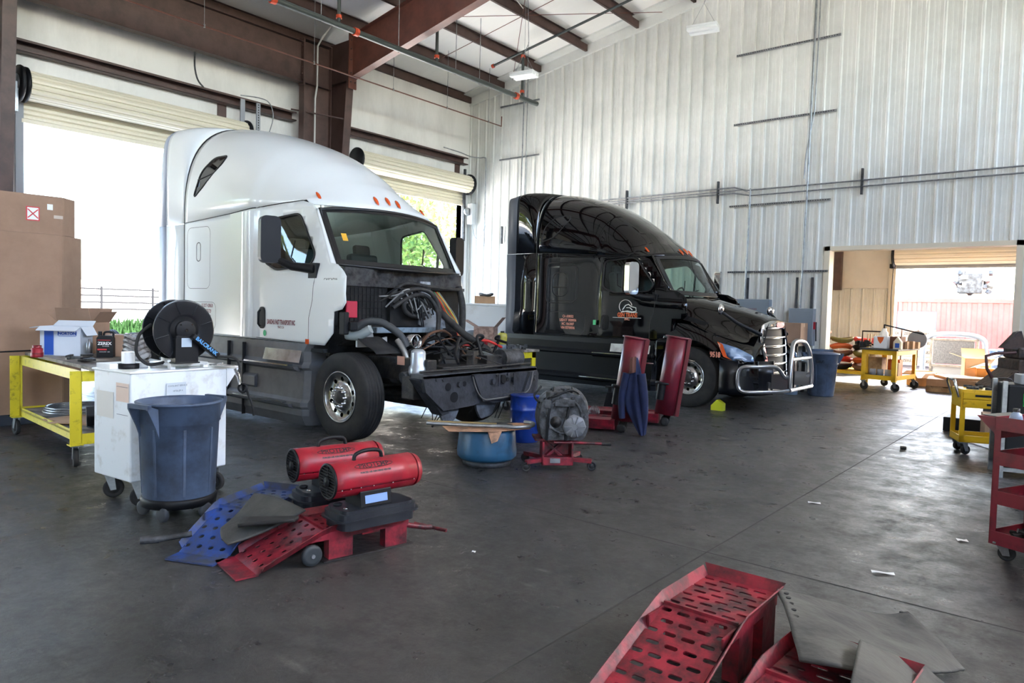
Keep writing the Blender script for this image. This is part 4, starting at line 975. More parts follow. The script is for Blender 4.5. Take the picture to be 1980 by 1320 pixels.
# antifreeze jug
c = thing('antifreeze_jug', 'black plastic antifreeze jug with red and white lettering', 'jug', (-8.30, 3.12, .932), 1.0)
b = M(); b.prism([(-.08, 0), (.08, 0), (.082, .02), (.08, .21), (.07, .235), (-.06, .235), (-.08, .21)], -.05, .05); b.build('jug_body', K['black'], c, bevel=.012, seg=3)
b = M(); b.tube([(.07, 0, .21), (.073, 0, .26), (.05, 0, .275), (-.01, 0, .27), (-.02, 0, .22)], .012, 8, smooth=4); b.build('jug_handle', K['black'], c)
b = M(); b.cyl((-.055, 0, .23), (-.055, 0, .28), .02); b.build('jug_cap', K['black'], c)
b = M(); b.box(-.07, .02, -.0525, -.0515, .078, .094); b.box(-.068, .055, -.0525, -.0515, .185, .19); b.build('red_label', mat('label_red', (200, 40, 50), .5), c)
b = M(); b.text('ZEREX', .045, TM((.0, -.054, .15), (1, 0, 0), (0, 0, 1)), bold=.001); b.text('ANTIFREEZE', .012, TM((.01, -.054, .122), (1, 0, 0), (0, 0, 1))); b.text('COOLANT  G05', .014, TM((.0, -.054, .06), (1, 0, 0), (0, 0, 1))); b.build('jug_lettering', K['paper'], c)
for nm, lab, p, m_, h in (('spray_can', 'silver aerosol can beside the black jug', (-8.48, 3.02), K['galv'], .19), ('spray_can', 'yellow brown aerosol can between silver can and black jug', (-8.42, 3.10), mat('ochre_can', (186, 140, 50), .5), .15)):
    b = M(); b.lathe([(0, 0), (.03, 0), (.03, h*.75), (.014, h*.86), (.014, h), (0, h)], n=16); tag(b.build(nm, m_, loc=(p[0], p[1], .932)), lab, 'spray can')
b = M()
R = random.Random(5)
for k in range(9): b.obox((R.uniform(-.15, .15), R.uniform(-.1, .1), .015+.01*k*.5), (R.uniform(.06, .2), .03, .02), R.uniform(0, 3))
b.lathe([(.04, 0), (.07, 0), (.07, .035), (.04, .035)], (.02, .05, 0), n=16)
tag(b.build('tool_clutter', K['dark'], loc=(-7.78, 2.68, .94)), 'heap of dark greasy tools and rags near the table corner', 'tools', kind='stuff')
closed_box('brown_box', 'plain brown box at the back of the yellow table right of the jug', (-8.45, 3.30, .932), .9, .3, .3, .24, K['card'], tape=False)
b = M()
for k in range(5): b.tube([(.16*cos(a)*(1-.1*k), .1*sin(a), .03+.05*k+.02*sin(3*a)) for a in [2*pi*i/18 for i in range(18)]], .03-.002*k, 8, closed=True)
tag(b.build('wrapped_hose_bundle', mat('plastic_wrap', (150, 150, 150), .2, n=(9, (92, 84, 80), .35, .6)), loc=(-7.72, 3.20, .95)), 'bundle wrapped in clear plastic behind the hose reel', 'bundle')
# under shelf things
b = M()
for k in range(3): b.tube([((.36-.015*k)*cos(a), (.36-.015*k)*sin(a)*.9, .02+.022*k) for a in [2*pi*i/40 for i in range(40)]], .012, 6, closed=True)
tag(b.build('metal_ring', K['galv'], loc=(-8.75, 3.0, .295)), 'flat coil of grey metal band on the yellow table lower shelf', 'ring')
b = M(); b.obox((0, 0, .006), (.7, .45, .012), .3); b.obox((.12, -.12, .016), (.4, .3, .008), .7); tag(b.build('cardboard_sheet', K['card2'], loc=(-8.1, 2.85, .292)), 'flattened cardboard sheet on the yellow table lower shelf', 'cardboard')
b = M(); b.prism([(-.1, 0), (.1, 0), (.13, .2), (.11, .2), (.085, .012), (-.085, .012), (-.11, .2), (-.13, .2)], -.15, .15); tag(b.build('plastic_tray', K['black'], loc=(-7.55, 2.85, .292)), 'black plastic tray near the right leg on the lower shelf', 'tray')
b = M(); b.lathe([(0, 0), (.07, 0), (.07, .2), (.075, .2), (.075, .24), (0, .24)], n=20); tag(b.build('dark_canister', K['dark2'], loc=(-7.75, 3.25, .292)), 'grey canister with dark lid on the shelf beside white tank', 'canister')
b = M(); b.obox((0, 0, .05), (.16, .1, .1)); b.cyl((.1, 0, .05), (.22, .02, .06), .03); tag(b.build('electric_motor', K['dark2'], loc=(-8.05, 3.3, .292)), 'small grey motor with red end on the lower shelf', 'motor')

# ------------------------------------------------------------------ white fluid tank on casters
c = thing('fluid_tank', 'white steel fluid caddy on casters behind the blue bin', 'tank', (-5.48, 2.23, 0), .10)
b = M()  # local: x from -.54..0 is the narrow end (faces -y), y 0...82 is the long side (faces +x)
b.box(-.54, 0, 0, .80, .20, 1.02)
b.prism([(.80, 1.02), (.92, 1.02), (.80, .86)], -.54, 0, 'X'); b.build('tank_body', mat('scuffed_white_tank', (222, 228, 232), .38, n=(5, (186, 186, 182), .28, .46)), c, bevel=.012, seg=3)
b = M(); b.box(-.555, .012, -.012, .93, 1.015, 1.03); b.build('tank_lid', K['white'], c, bevel=.006)
for bx, lm in (((.0135, .0145, .27, .43, .83, .93), mat('faded_label', (190, 200, 208), .5)), ((-.49, -.24, -.0035, -.0025, .66, .86), mat('worn_label', (206, 204, 198), .5)), ((-.2, -.02, -.0035, -.0025, .80, .94), mat('peach_label', (214, 188, 172), .5))):
    b = M(); b.box(*bx); b.build('tank_label', lm, c)
b = M(); b.text('COOLANT SERVICE', .018, TM((.0152, .36, .905), (0, 1, 0), (0, 0, 1))); b.text('10736-JM 4', .018, TM((.0152, .36, .865), (0, 1, 0), (0, 0, 1)));
for z in (.91, .70): b.box(-.19, -.03, -.0045, -.004, z, z+.003)
b.build('label_lettering', mat('label_ink', (60, 70, 90), .6), c)
for x, y in ((-.46, .08), (-.06, .08), (-.46, .72), (-.06, .72)): caster(c, x, y, .075, .20, rz=1.0 if y < .4 else .3)
b = M(); b.lathe([(0, 0), (.075, 0), (.078, .01), (.078, .04), (0, .042)], (-.30, .14, 1.03)); b.build('filler_cap', K['black'], c)
b = M(); b.prism(rrect(-.34, -.26, .1, .18, .02), 1.07, 1.16, 'Z'); b.build('filler_neck', K['white'], c, bevel=.006)
b = M(); b.cyl((-.28, .42, 1.03), (-.28, .42, 1.05), .06); b.cyl((-.28, .42, 1.04), (-.28, .42, 1.2), .022); b.build('pump_tube', K['white'], c)
b = M(); b.box(-.36, -.05, .34, .66, 1.055, 1.075)
for x in (-.36, -.1):
    for y in (.34, .62): b.box(x, x+.05, y, y+.04, 1.03, 1.055)
b.build('reel_bracket', K['white'], c, bevel=.003)
b = M(); b.box(-.5, -.3, .0, .3, 1.031, 1.07); b.build('flat_package', K['paper'], c)
# hose reel
c = thing('hose_reel', 'black hose reel with grey flanges standing on the white tank', 'hose reel', (-5.64, 2.66, 1.077), 1.55)
# local y = axle direction (towards the camera is -y)
for nm, y in (('front_flange', -.10), ('rear_flange', .10)):
    b = M(); b.lathe([(.115, y), (.14, y-.012 if y < 0 else y+.012), (.232, y), (.24, y), (.24, y+.006), (.23, y+.006), (.13, y-.004 if y < 0 else y+.02), (.105, y+.006)], (0, 0, .26), 'Y', 48)
    for k in range(8): a = 2*pi*k/8+.3; b.bar((.13*cos(a), y-.012, .26+.13*sin(a)), (.23*cos(a), y-.006, .26+.23*sin(a)), .008, .008)
    b.build(nm, mat('glossy_black_plastic', (24, 26, 30), .28, coat=.4), c)
b = M(); b.lathe([(.0, -.1), (.11, -.1), (.11, .1), (0, .1)], (0, 0, .26), 'Y', 32); b.build('drum', K['black'], c)
b = M()
for k in range(6): b.tube([(.135*cos(a), -.075+.03*k, .26+.135*sin(a)) for a in [2*pi*i/32 for i in range(32)]], .014, 6, closed=True)
b.build('wound_hose', K['rubber'], c)
b = M(); b.lathe([(0, -.135), (.075, -.135), (.08, -.125), (.08, -.105), (0, -.105)], (0, 0, .26), 'Y', 28); b.build('hub_cover', K['black'], c, bevel=.004)
b = M()
for dx_, dz in ((-.045, .045), (.045, .045), (-.045, -.045), (.045, -.045)): b.cyl((dx_, -.14, .26+dz), (dx_, -.134, .26+dz), .007, n=8)
b.cyl((0, -.142, .26), (0, -.134, .26), .012, n=10); b.build('hub_screws', K['chrome'], c)
b = M(); b.box(-.085, .085, -.15, -.115, .0, .22); b.box(-.1, .1, -.16, -.06, 0, .012); b.box(-.09, -.08, -.15, -.06, 0, .2); b.box(.08, .09, -.15, -.06, 0, .2); b.build('pedestal', K['black'], c, bevel=.004)
b = M(); b.box(-.045, .035, -.152, -.1505, .13, .2); b.build('pedestal_label', mat('grey_label', (170, 186, 200), .4), c)
b = M(); b.bar((.03, -.165, .22), (.24, -.165, .05), .05, .06, upv=(0, 1, 0)); b.build('guide_arm', K['black'], c, bevel=.012, seg=3)
ax = Vector((.21, 0, -.17)).normalized(); b = M(); b.text('BALCRANK', .042, TM((.135, -.1965, .135), ax, (.17, 0, .21)), bold=.001); b.build('arm_lettering', mat('sky_blue_ink', (90, 160, 220), .5), c)
b = M(); b.tube([(.24, -.165, .05), (.30, -.16, .045), (.36, -.16, .04), (.40, -.17, .02), (.42, -.18, -.03), (.42, -.19, -.09)], .011, 8, smooth=5); b.build('delivery_hose', K['rubber'], c)
b = M(); b.tube([(-.19, .05, .3), (-.28, .05, .22), (-.3, .05, .08), (-.22, .04, -.01), (-.1, .03, .0)], .013, 8, smooth=5); b.build('loose_hose', K['rubber'], c)
reel_ = c
c = bpy.data.objects.new('dispenser_gun', None); COL.objects.link(c); c.parent = reel_; bpy.context.view_layer.update(); c.matrix_parent_inverse = reel_.matrix_world.inverted(); c.location = (-5.45, 3.06, .99)
b = M(); b.tube([(0, 0, 0), (.0, .01, -.05), (.01, .02, -.1)], .014, 8); b.cyl((-.01, -.02, .03), (0, 0, -.03), .012); b.build('swivel', K['chrome'], c)
b = M(); b.tube([(.03+.03*cos(a), .03+.02*cos(a), -.13+.035*sin(a)) for a in [2*pi*i/16 for i in range(16)]], .01, 6, closed=True); b.build('trigger_guard', K['black'], c)
b = M(); b.tube([(.05, .05, -.14), (.06, .07, -.2), (.08, .09, -.28), (.085, .1, -.36)], .010, 8, smooth=4); b.build('spout', K['black'], c)
b = M()
for k in range(7): b.bar((-.1+.03*k, .02*k, .0), (.02+.02*k, .05-.02*k, .02), .012, .01)
tag(b.build('hand_tools', K['galv'], loc=(-5.6, 2.95, 1.04)), 'loose metal hand tools lying on the white tank lid', 'tools', kind='stuff')

c = brute('wheeled_trash_can', 'scuffed slate blue round bin with clip handle in front of white tank', (-5.15, 2.44, 0), -1.30, r0=.24, r1=.275)
b = M(); b.obox((.0, .0, .0), (.055, .004, .06)); b.build('paper_sticker', K['paper'], c, loc=(.17, -.185, .30), rz=.85)

# ------------------------------------------------------------------ wheel ramps
def ramp(name, lab, loc, rz, W, L1, L2, H, m_, rows=(10, 4), slots='sq', lip=.045, boxes=None, group='wheel ramps', L0=.12, cross=True):
    """local: +y along the ramp, tip at y=0"""
    t = thing(name, lab, 'ramp', loc, rz, group)
    zt = lambda y: .012 if y < L0 else .02+(H-.02)*min(1, (y-L0)/(L1-L0))
    hs = []
    if slots == 'sq':
        n = 9; a_, b_ = .017, .014
    else: n = 9; a_, b_ = .030, .011
    def hole(cx, cy): return rrect(cx-a_, cx+a_, cy-b_, cy+b_, min(a_, b_)*.95, 3)
    S1, S2 = [], []
    ny = max(2, int((L1-L0)/.065)); nx = 4
    for j in range(ny):
        y = L0+.05+(L1-L0-.08)*j/(ny-1)
        for i in range(nx):
            x = -W/2+W*(i+.5)/nx+(.02 if j % 2 else -.02)
            S1.append(hole(x, y))
    ny = max(2, int(L2/.065))
    for j in range(ny):
        y = L1+.05+(L2-.1)*j/(ny-1)
        for i in range(nx): S2.append(hole(-W/2+W*(i+.5)/nx+(.02 if j % 2 else -.02), y))
    p = M(); p.panel([(-W/2, L0), (W/2, L0), (W/2, L1), (-W/2, L1)], S1, lambda u, v: (u, v, zt(v)), .12, sm=False); p.build('slope_plate', m_, t, solid=.006)
    p = M(); p.panel([(-W/2, L1), (W/2, L1), (W/2, L1+L2), (-W/2, L1+L2)], S2, lambda u, v: (u, v, H), .12, sm=False); p.build('deck_plate', m_, t, solid=.006)
    p = M(); p.box(-W/2-.0, W/2, 0, L0+.01, .004, .014); p.build('tip_plate', m_, t)
    for s in (-1, 1):
        p = M(); x = s*W/2; q_ = [(L0+.03, zt(L0+.03)-.01), (L1, H-.015), (L1+L2, H-.015), (L1+L2, H+lip), (L1+.0, H+lip), (L0+.1, zt(L0+.1)+lip)]
        rows_ = [[(x+s*.0, y, z0_), (x+s*.03, y, z0_+lip)] for y, z0_ in ((L0+.03, .02), (L1-.03, H-.02), (L1+.03, H-.005), (L1+L2, H-.005))]
        p.grid(rows_, sm=False); p.box(min(x, x-s*.006), max(x, x-s*.006), L1-.15, L1+L2, H-.05, H-.004); p.build('side_lip', m_, t, solid=.006)
    p = M(); p.add([(-W/2-.0, L1+L2, H-.005), (W/2, L1+L2, H-.005), (W/2+.03, L1+L2+.03, H+lip), (-W/2-.03, L1+L2+.03, H+lip)], [(0, 1, 2, 3)]); p.build('end_stop', m_, t, solid=.006)
    if cross: p = M(); p.box(-W/2, W/2, L1-.006, L1+.006, H, H+.016); p.build('cross_bar', m_, t)
    for y0, y1 in (boxes or ((L1+.02, L1+.18), (L1+L2-.17, L1+L2-.01))):
        for s in (-1, 1):
            p = M(); p.box(min(s*W/2, s*(W/2-.07)), max(s*W/2, s*(W/2-.07)), y0, y1, .012, H-.006); p.build('support_leg', m_, t)
    p = M(); p.box(-W/2-.02, W/2+.02, L1-.02, L1+L2+.03, .002, .012); p.build('foot_plate', K['dark'], t)
    return t
c = ramp('steel_ramp', 'red wheel ramp with square punched holes carrying the front heater', (-3.83, 2.08, 0), -.19, .38, .54, .58, .188, K['red'])
for s in (-1, 1):
    w_ = M(); w_.lathe([(0, -.02), (.04, -.02), (.06, -.018), (.065, 0), (.06, .018), (.04, .02), (0, .02)], (s*.21, .44, .068), 'X', 24); w_.cyl((s*.17, .44, .068), (s*.24, .44, .068), .012, mi=1); w_.build('ramp_wheel', [mat('dark_grey_wheel', (44, 50, 54), .6), K['galv']], c)
h = M(); h.tube([(.08, 1.15, .1), (.1, 1.3, .06), (.1, 1.36, .05)], .018); h.tube([(-.02, 1.30, .055), (.2, 1.42, .04)], .013); h.build('pull_handle', K['red'], c)
c = ramp('steel_ramp', 'blue wheel ramp half covered by a grey rubber mat', (-4.10, 2.0, 0), .42, .34, .50, .5, .20, K['blue'])
h = M(); h.tube([(-.16, .22, .10), (-.30, .10, .085)], .018); h.tube([(-.30, .10, .085), (-.38, .03, .09)], .024); h.build('pull_handle', K['dark2'], c)
b = M(); b.box(-.15, .09, -.26, .3, .17, .19); b.box(-.15, .09, -.26, -.2, 0, .17); b.box(-.15, .09, .24, .3, 0, .17); tag(b.build('steel_stand', K['red'], loc=(-4.02, 2.99, 0), rz=-.2), 'low red steel stand under the rear heater', 'stand')
c = ramp('steel_ramp', 'large worn red wheel ramp with oval slots at bottom right', (-1.255, 2.02, 0), .0, .34, .84, .47, .27, K['red'], slots='ov', lip=.05)
c = ramp('steel_ramp', 'second red slotted wheel ramp partly under the rubber mat', (-.70, 1.75, 0), -.05, .40, .80, .35, .27, K['red'], slots='ov', lip=.05)
# rubber mats
def clothgrid(name, lab, cat, corners, m_, n=22, fz=None, th=.012, holes=False):
    A, B, C_, D = [Vector(p) for p in corners]; rows = []
    for i in range(n+1):
        r_ = []
        for j in range(n+1):
            u, v = i/n, j/n; p = (A*(1-u)+B*u)*(1-v)+(D*(1-u)+C_*u)*v
            if fz: p = p+Vector(fz(u, v))
            r_.append(p)
        rows.append(r_)
    b = M(); b.grid(rows); o = b.build(name, m_, solid=th); tag(o, lab, cat); return o
MATG = mat('worn_grey_rubber', (78, 78, 74), .75, n=(3, (48, 48, 48), .35, .6), bump=(14, .4))
clothgrid('rubber_mat', 'stiff grey rubber flap draped over the blue ramp', 'mat', [(-4.26, 2.52, .30), (-3.72, 2.55, .29), (-3.90, 2.14, .13), (-4.10, 2.20, .17)], MATG, fz=lambda u, v: (.0, -.02*sin(u*pi)*v, -.02*sin(v*pi)+.02*sin(u*pi)*(1-v)))
clothgrid('rubber_mat', 'narrow dark rubber strip on the red ramp beside the draped flap', 'mat', [(-4.0, 2.30, .235), (-3.72, 2.50, .255), (-3.66, 2.43, .265), (-3.90, 2.20, .23)], K['rubber'], n=8, th=.02)
CP = [[(-1.068, 3.282, 0.31), (-0.936, 3.532, 0.22), (-0.773, 3.845, 0.1), (-0.648, 3.978, 0.1)], [(-0.943, 3.021, 0.33), (-0.796, 3.174, 0.28), (-0.647, 3.555, 0.14), (-0.528, 3.869, 0.07)], [(-0.835, 2.77, 0.34), (-0.686, 2.822, 0.34), (-0.54, 3.191, 0.22), (-0.437, 3.751, 0.05)], [(-0.751, 2.575, 0.35), (-0.583, 2.619, 0.36), (-0.451, 2.985, 0.25), (-0.363, 3.65, 0.03)]]
def patch(CP, n):
    """smooth surface through a small net of control points"""
    rows = [spline([Vector(p) for p in r], n) for r in CP]; cols = list(zip(*rows)); cols = [spline(list(c_), n) for c_ in cols]
    return [[c_[i] for c_ in cols] for i in range(len(cols[0]))]
b = M(); b.grid([[p+Vector((0, 0, .006*sin(23*p.x)*sin(17*p.y))) for p in r] for r in patch(CP, 7)]); o = b.build('conveyor_belt_mat', MATG, solid=.012); tag(o, 'worn grey rubber mat with punched edge holes at bottom right', 'mat')
hb = M()
E0 = spline([Vector(r[0]) for r in CP], 4); E1 = spline([Vector(r[-1]) for r in CP], 4)
for E_, q in ((E0, .035), (E1, -.035)):
    for k in range(0, 12, 1 if q > 0 else 2):
        p = (E_[k]+E_[k+1])/2; hb = M(); hb.cyl((p.x+q, p.y+q*.2, p.z-.004), (p.x+q, p.y+q*.2, p.z+.0085-.035*(q > 0)*.25), .011, n=10); hb.build('punched_hole', K['black'], o)
b = M(); b.grid([[p for p in r] for r in patch([[(-0.611, 2.818, 0.38), (-0.525, 2.904, 0.33), (-0.425, 3.035, 0.26)], [(-0.567, 2.562, 0.4), (-0.492, 2.691, 0.35), (-0.391, 3.041, 0.23)], [(-0.525, 2.312, 0.42), (-0.444, 2.487, 0.37), (-0.321, 3.031, 0.2)]], 7)]); tag(b.build('rubber_mat', MATG, solid=.012), 'second grey rubber piece over the rightmost ramp deck', 'mat')

# ------------------------------------------------------------------ forced air heaters
def heater(lab, loc, rz):
    t = thing('forced_air_heater', lab, 'heater', loc, rz, 'red kerosene heaters')   # local: y along barrel, front grille at -y
    b = M(); P = rrect(-.145, .145, -.28, .30, .07, 6)
    for z0_, z1_, sc in ((0, .055, .92), (.055, .065, 1.03), (.065, .10, .96), (.10, .12, .88)): b.prism([(x*sc, y*sc) for x, y in P], z0_, z1_, 'Z')
    b.build('fuel_tank', mat('dusty_black_tank', (26, 30, 38), .4, n=(5, (50, 52, 56), .3, .6)), t, bevel=.008, seg=3)
    b = M(); b.lathe([(0, 0), (.028, 0), (.03, .012), (.012, .02), (0, .02)], (-.05, -.2, .12), n=16); b.build('fuel_cap', K['black'], t)
    b = M(); b.lathe([(0, 0), (.016, 0), (.014, .006), (0, .007)], (.05, -.2, .12), n=14); b.build('fuel_gauge', K['chrome'], t)
    b = M(); b.prism([(-.1, .12), (.1, .12), (.085, .22), (-.085, .22)], -.12, .1); b.build('control_box', K['black'], t, bevel=.006)
    b = M(); b.obox((.0955, -.01, .168), (.002, .16, .05), ry=-.15, mi=0); b.build('instruction_sticker', mat('pale_blue_sticker', (130, 160, 215), .4), t)
    zc = .292; r = .110
    for nm, a0, a1, rr_ in (('upper_shell', radians(-22), radians(202), r), ('lower_shell', radians(202), radians(338), r-.004)):
        b = M(); rows = [[(rr_*cos(a0+(a1-a0)*i/24), y, zc+rr_*sin(a0+(a1-a0)*i/24)) for i in range(25)] for y in (-.29, -.2, 0, .15, .29)]; b.grid(rows); b.build(nm, K['redc'], t, solid=.005)
    b = M(); b.lathe([(0, .20), (.085, .20), (.085, .33), (.1, .335), (.112, .30)], (0, 0, zc), 'Y', 32); b.build('outlet_cone', K['redc'], t)
    b = M(); b.lathe([(r, -.292), (r+.004, -.30), (r-.012, -.305), (r-.012, -.28)], (0, 0, zc), 'Y', 40); b.lathe([(0, -.289), (r-.004, -.289)], (0, 0, zc), 'Y', 24)
    for k in range(12):
        z = -.1+.2*k/11; x = sqrt(max(.0001, (r-.01)**2-z*z)); b.box(-x, x, -.303, -.296, zc+z-.0025, zc+z+.0025)
    b.box(-.003, .003, -.3, -.294, zc-.1, zc+.1); b.lathe([(0, -.315), (.03, -.312), (.034, -.296), (0, -.296)], (-.0, 0, zc), 'Y', 16); b.build('intake_grille', K['black'], t)
    b = M(); b.tube([(0, -.12, zc+.11), (0, -.11, zc+.145), (0, -.04, zc+.165), (0, .06, zc+.155), (0, .08, zc+.108)], .013, 8, smooth=4); b.build('carry_handle', K['black'], t)
    b = M()
    def on(x, z, s, sx, bold=.001): b.text(s, sx, Matrix.Identity(4), sx=.95, bold=bold)
    for s, sz, zo in (('PROTEMP', .05, .045), ('FORCED AIR KEROSENE HEATER', .015, .0)):
        o0 = len(b.v); b.text(s, sz, Matrix.Identity(4), bold=.001)
        for i in range(o0, len(b.v)):
            x, y, _ = b.v[i]; a = (y+zo+.035)/(r+.003)+.15; b.v[i] = ((r+.0035)*cos(a), x-.02, zc+(r+.0035)*sin(a))
    a = .15+.08/(r+.003)
    for s in (-1, 1): b.tube([((r+.0035)*cos(a+s*.17*cos(q)), -.02+.135*sin(q), zc+(r+.0035)*sin(a+s*.17*cos(q))) for q in [(-pi/2)+pi*i/14 for i in range(15)]], .0022, 4)
    b.build('barrel_lettering', mat('charcoal_ink', (50, 30, 34), .6), t)
    b = M(); [b.cyl((r*.93, y, zc-.038), (r*1.0+.003, y, zc-.038), .004, n=6) for y in (-.26, -.2, -.13, -.04, .1, .26)]; b.build('shell_screw', K['chrome'], t)
    return t
heater('red and black heater nearest the camera on the red ramp', (-3.52, 2.89, .196), -.14)
heater('red and black heater behind, left of the nearer one', (-4.03, 2.99, .194), -.22)
# ------------------------------------------------------------------ middle: drums, transmission jack, columns
c = thing('cut_drum', 'squat teal blue plastic drum cut down, with cardboard on top', 'drum', (-4.70, 5.36, 0))
b = M(); b.lathe([(0, .06), (.27, .06), (.30, .09), (.305, .14), (.285, .34), (.275, .36), (.265, .36), (.27, .12), (0, .1)], n=36); b.build('drum_body', mat('teal_plastic', (38, 84, 116), .4, n=(4, (28, 56, 78), .35, .55)), c)
b = M(); b.lathe([(0, 0), (.24, 0), (.25, .03), (.24, .065), (0, .065)], n=28); b.build('drum_base', K['dark2'], c)
c = thing('cardboard_sheet', 'flat brown cardboard sheet lying over the cut teal drum', 'cardboard', (-4.68, 5.34, .372), .9)
b = M(); b.add([(-.42, -.2, .0), (.0, -.31, .01), (.42, -.1, .0), (.50, .12, .02), (-.1, .3, .0), (-.46, .12, .01)], [(0, 1, 2, 3, 4, 5)]); b.add([(-.05, -.29, .01), (.1, -.25, .01), (.04, -.33, -.08), (-.02, -.34, -.1)], [(0, 1, 2, 3)])
b.build('sheet', mat('light_cardboard', (176, 134, 104), .8, n=(5, (84, 70, 60), .3, .5)), c, solid=.006)
b = M(); b.add([(-.3, .0, .012), (.25, -.05, .014), (.3, .2, .016), (-.2, .22, .012)], [(0, 1, 2, 3)]); b.build('dark_stain_sheet', K['dark2'], c, solid=.01)
c = thing('steel_tube_brackets', 'bent silver tubes lying on the cardboard over the cut drum', 'pipe', (-4.68, 5.34, .395), .9)
b = M(); b.tube([(-.62, -.02, .03), (-.2, -.12, .02), (.1, -.2, .02), (.25, -.26, .02), (.42, -.18, .02), (.45, -.08, .03), (.38, 0, .03)], .018, 8, smooth=4); b.build('bent_tube', K['galv'], c)
b = M(); b.tube([(-.6, .08, .03), (-.1, .0, .02), (.08, -.06, .02)], .013, 8); b.build('straight_tube', mat('brass_tube', (150, 130, 90), .4, .7), c)
c = thing('blue_drum', 'bright blue steel drum standing behind the bumper bracket', 'drum', (-5.22, 6.62, 0))
b = M(); P = [(0, 0), (.17, 0), (.175, .01)]
for z in (.2, .38): P += [(.172, z-.012), (.18, z), (.172, z+.012)]
P += [(.172, .54), (.178, .55), (.172, .555), (0, .545)]; b.lathe(P, n=36); b.build('drum_body', mat('cobalt_blue_drum', (16, 50, 132), .3, n=(5, (12, 28, 70), .3, .5)), c)
c = thing('transmission_jack', 'low red wheeled jack with handle under the gearbox', 'jack', (-4.10, 5.70, 0), .78)
# local x = image right roughly, y = away
b = M(); b.box(-.14, .17, -.12, .06, .05, .13); b.box(-.14, -.12, -.13, .07, .05, .28); b.box(.15, .17, -.13, .07, .05, .28); b.box(-.14, .17, -.13, -.12, .05, .13); b.box(-.13, .16, .04, .06, .05, .26); b.build('jack_body', K['red'], c, bevel=.005)
b = M(); b.box(-.06, .04, -.132, -.1305, .075, .12); b.build('rating_plate', K['galv'], c)
for x0_, y0_, x1_, y1_ in ((-.12, -.08, -.3, -.16), (.16, -.05, .36, -.1), (-.1, .05, -.26, .28), (.15, .05, .3, .3)):
    b = M(); b.bar((x0_, y0_, .1), (x1_, y1_, .09), .05, .04); b.build('outrigger', K['red'], c)
    w_ = M(); w_.lathe([(0, -.015), (.02, -.015), (.024, -.01), (.032, -.01), (.034, -.018), (.043, -.018), (.043, .018), (.034, .018), (.032, .01), (0, .01)], (x1_, y1_, .043), 'Y', 20); w_.build('jack_wheel', K['rubber'], c)
b = M(); b.tube([(-.02, -.09, .27), (.2, -.11, .275), (.45, -.13, .27)], .014); b.build('pump_handle', K['red'], c)
b = M(); b.cyl((.45, -.13, .27), (.54, -.137, .268), .019); b.build('handle_grip', K['rubber'], c)
b = M(); b.box(-.2, .22, -.02, .26, .27, .295); b.bar((-.1, 0, .1), (.1, .05, .27), .05, .03); b.bar((.1, 0, .1), (-.1, .05, .27), .05, .03); b.build('lift_saddle', K['red'], c, bevel=.004)
GBX = mat('dusty_gearbox', (88, 90, 93), .6, .15, n=(10, (34, 33, 32), .38, .64), bump=(22, .6))
c = thing('gearbox', 'dusty grey truck transmission strapped upright on the red jack', 'gearbox', (-4.10, 5.80, .297), .78)
b = M(); b.prism(rpoly([(-.21, 0), (.2, 0), (.25, .12), (.24, .3), (.16, .45), (-.12, .47), (-.22, .38), (-.25, .2)], .05), -.18, .16, 'Y'); b.build('case', GBX, c, bevel=.02, seg=3)
b = M(); b.lathe([(.0, .14), (.2, .14), (.245, .17), (.255, .19), (.255, .23), (0, .23)], (.06, 0, .25), 'Y', 36); b.build('bell_housing', GBX, c)
b = M(); b.lathe([(0, -.21), (.03, -.21), (.032, -.19), (.055, -.19), (.06, -.17), (0, -.17)], (-.08, 0, .18), 'Y', 24); b.build('output_flange', K['dark'], c)
b = M(); b.lathe([(.0, -.225), (.05, -.225), (.1, -.22), (.12, -.2), (.12, -.17), (0, -.17)], (.1, 0, .14), 'Y', 8)
for k in range(10): a = 2*pi*k/10; b.bar((.1+.03*cos(a), -.23, .14+.03*sin(a)), (.1+.1*cos(a), -.225, .14+.1*sin(a)), .01, .012)
b.build('pto_cover', mat('grey_cover', (120, 122, 126), .5, .3), c)
R = random.Random(11)
for k in range(10):
    a = 2*pi*k/10; b = M(); b.cyl((.02+.19*cos(a), -.2, .24+.19*sin(a)), (.02+.19*cos(a), -.175, .24+.19*sin(a)), .014, n=8); b.build('case_bolt', K['dark2'], c)
b = M(); b.tube([(.0+.17*cos(a), -.185, .24+.17*sin(a)) for a in [2*pi*i/30 for i in range(30)]], .014, 6, closed=True); b.obox((.0, -.19, .37), (.2, .04, .07)); b.build('case_flange', GBX, c, bevel=.006)
for k in range(16):
    a = R.uniform(.2, 2.9); b = M(); y = R.uniform(-.15, .12); r_ = R.uniform(.2, .26); b.obox((r_*cos(a)*.9, y, .24+r_*sin(a)*.9), (R.uniform(.03, .12), R.uniform(.03, .1), R.uniform(.03, .08)), R.uniform(0, 3)); b.build('bracket', GBX, c, bevel=.006)
for k in range(7):
    y = -.15+.045*k; b = M(); b.tube([(.245*cos(a), y, .22+.25*sin(a)) for a in [radians(d) for d in range(20, 165, 12)]], .008, 5); b.build('casting_rib', GBX, c)
for x0_, x1_ in ((-.17, -.2), (.02, .05)):
    b = M(); b.tube([(x0_, -.19, .0), (x0_+.01, -.2, .25), (x0_+.05, -.16, .42), (x0_+.08, .0, .5), (x1_+.1, .15, .42)], .014, 6, smooth=4); b.build('strap', K['black'], c)
b = M(); b.tube([(-.2, -.15, .4), (-.1, -.2, .44), (.05, -.15, .49), (.15, -.05, .46), (.2, .05, .38)], .012, 6, smooth=4); b.tube([(-.24, -.1, .36), (-.28, 0, .42), (-.2, .1, .5)], .012, 6, smooth=4); b.build('hose', K['black'], c)
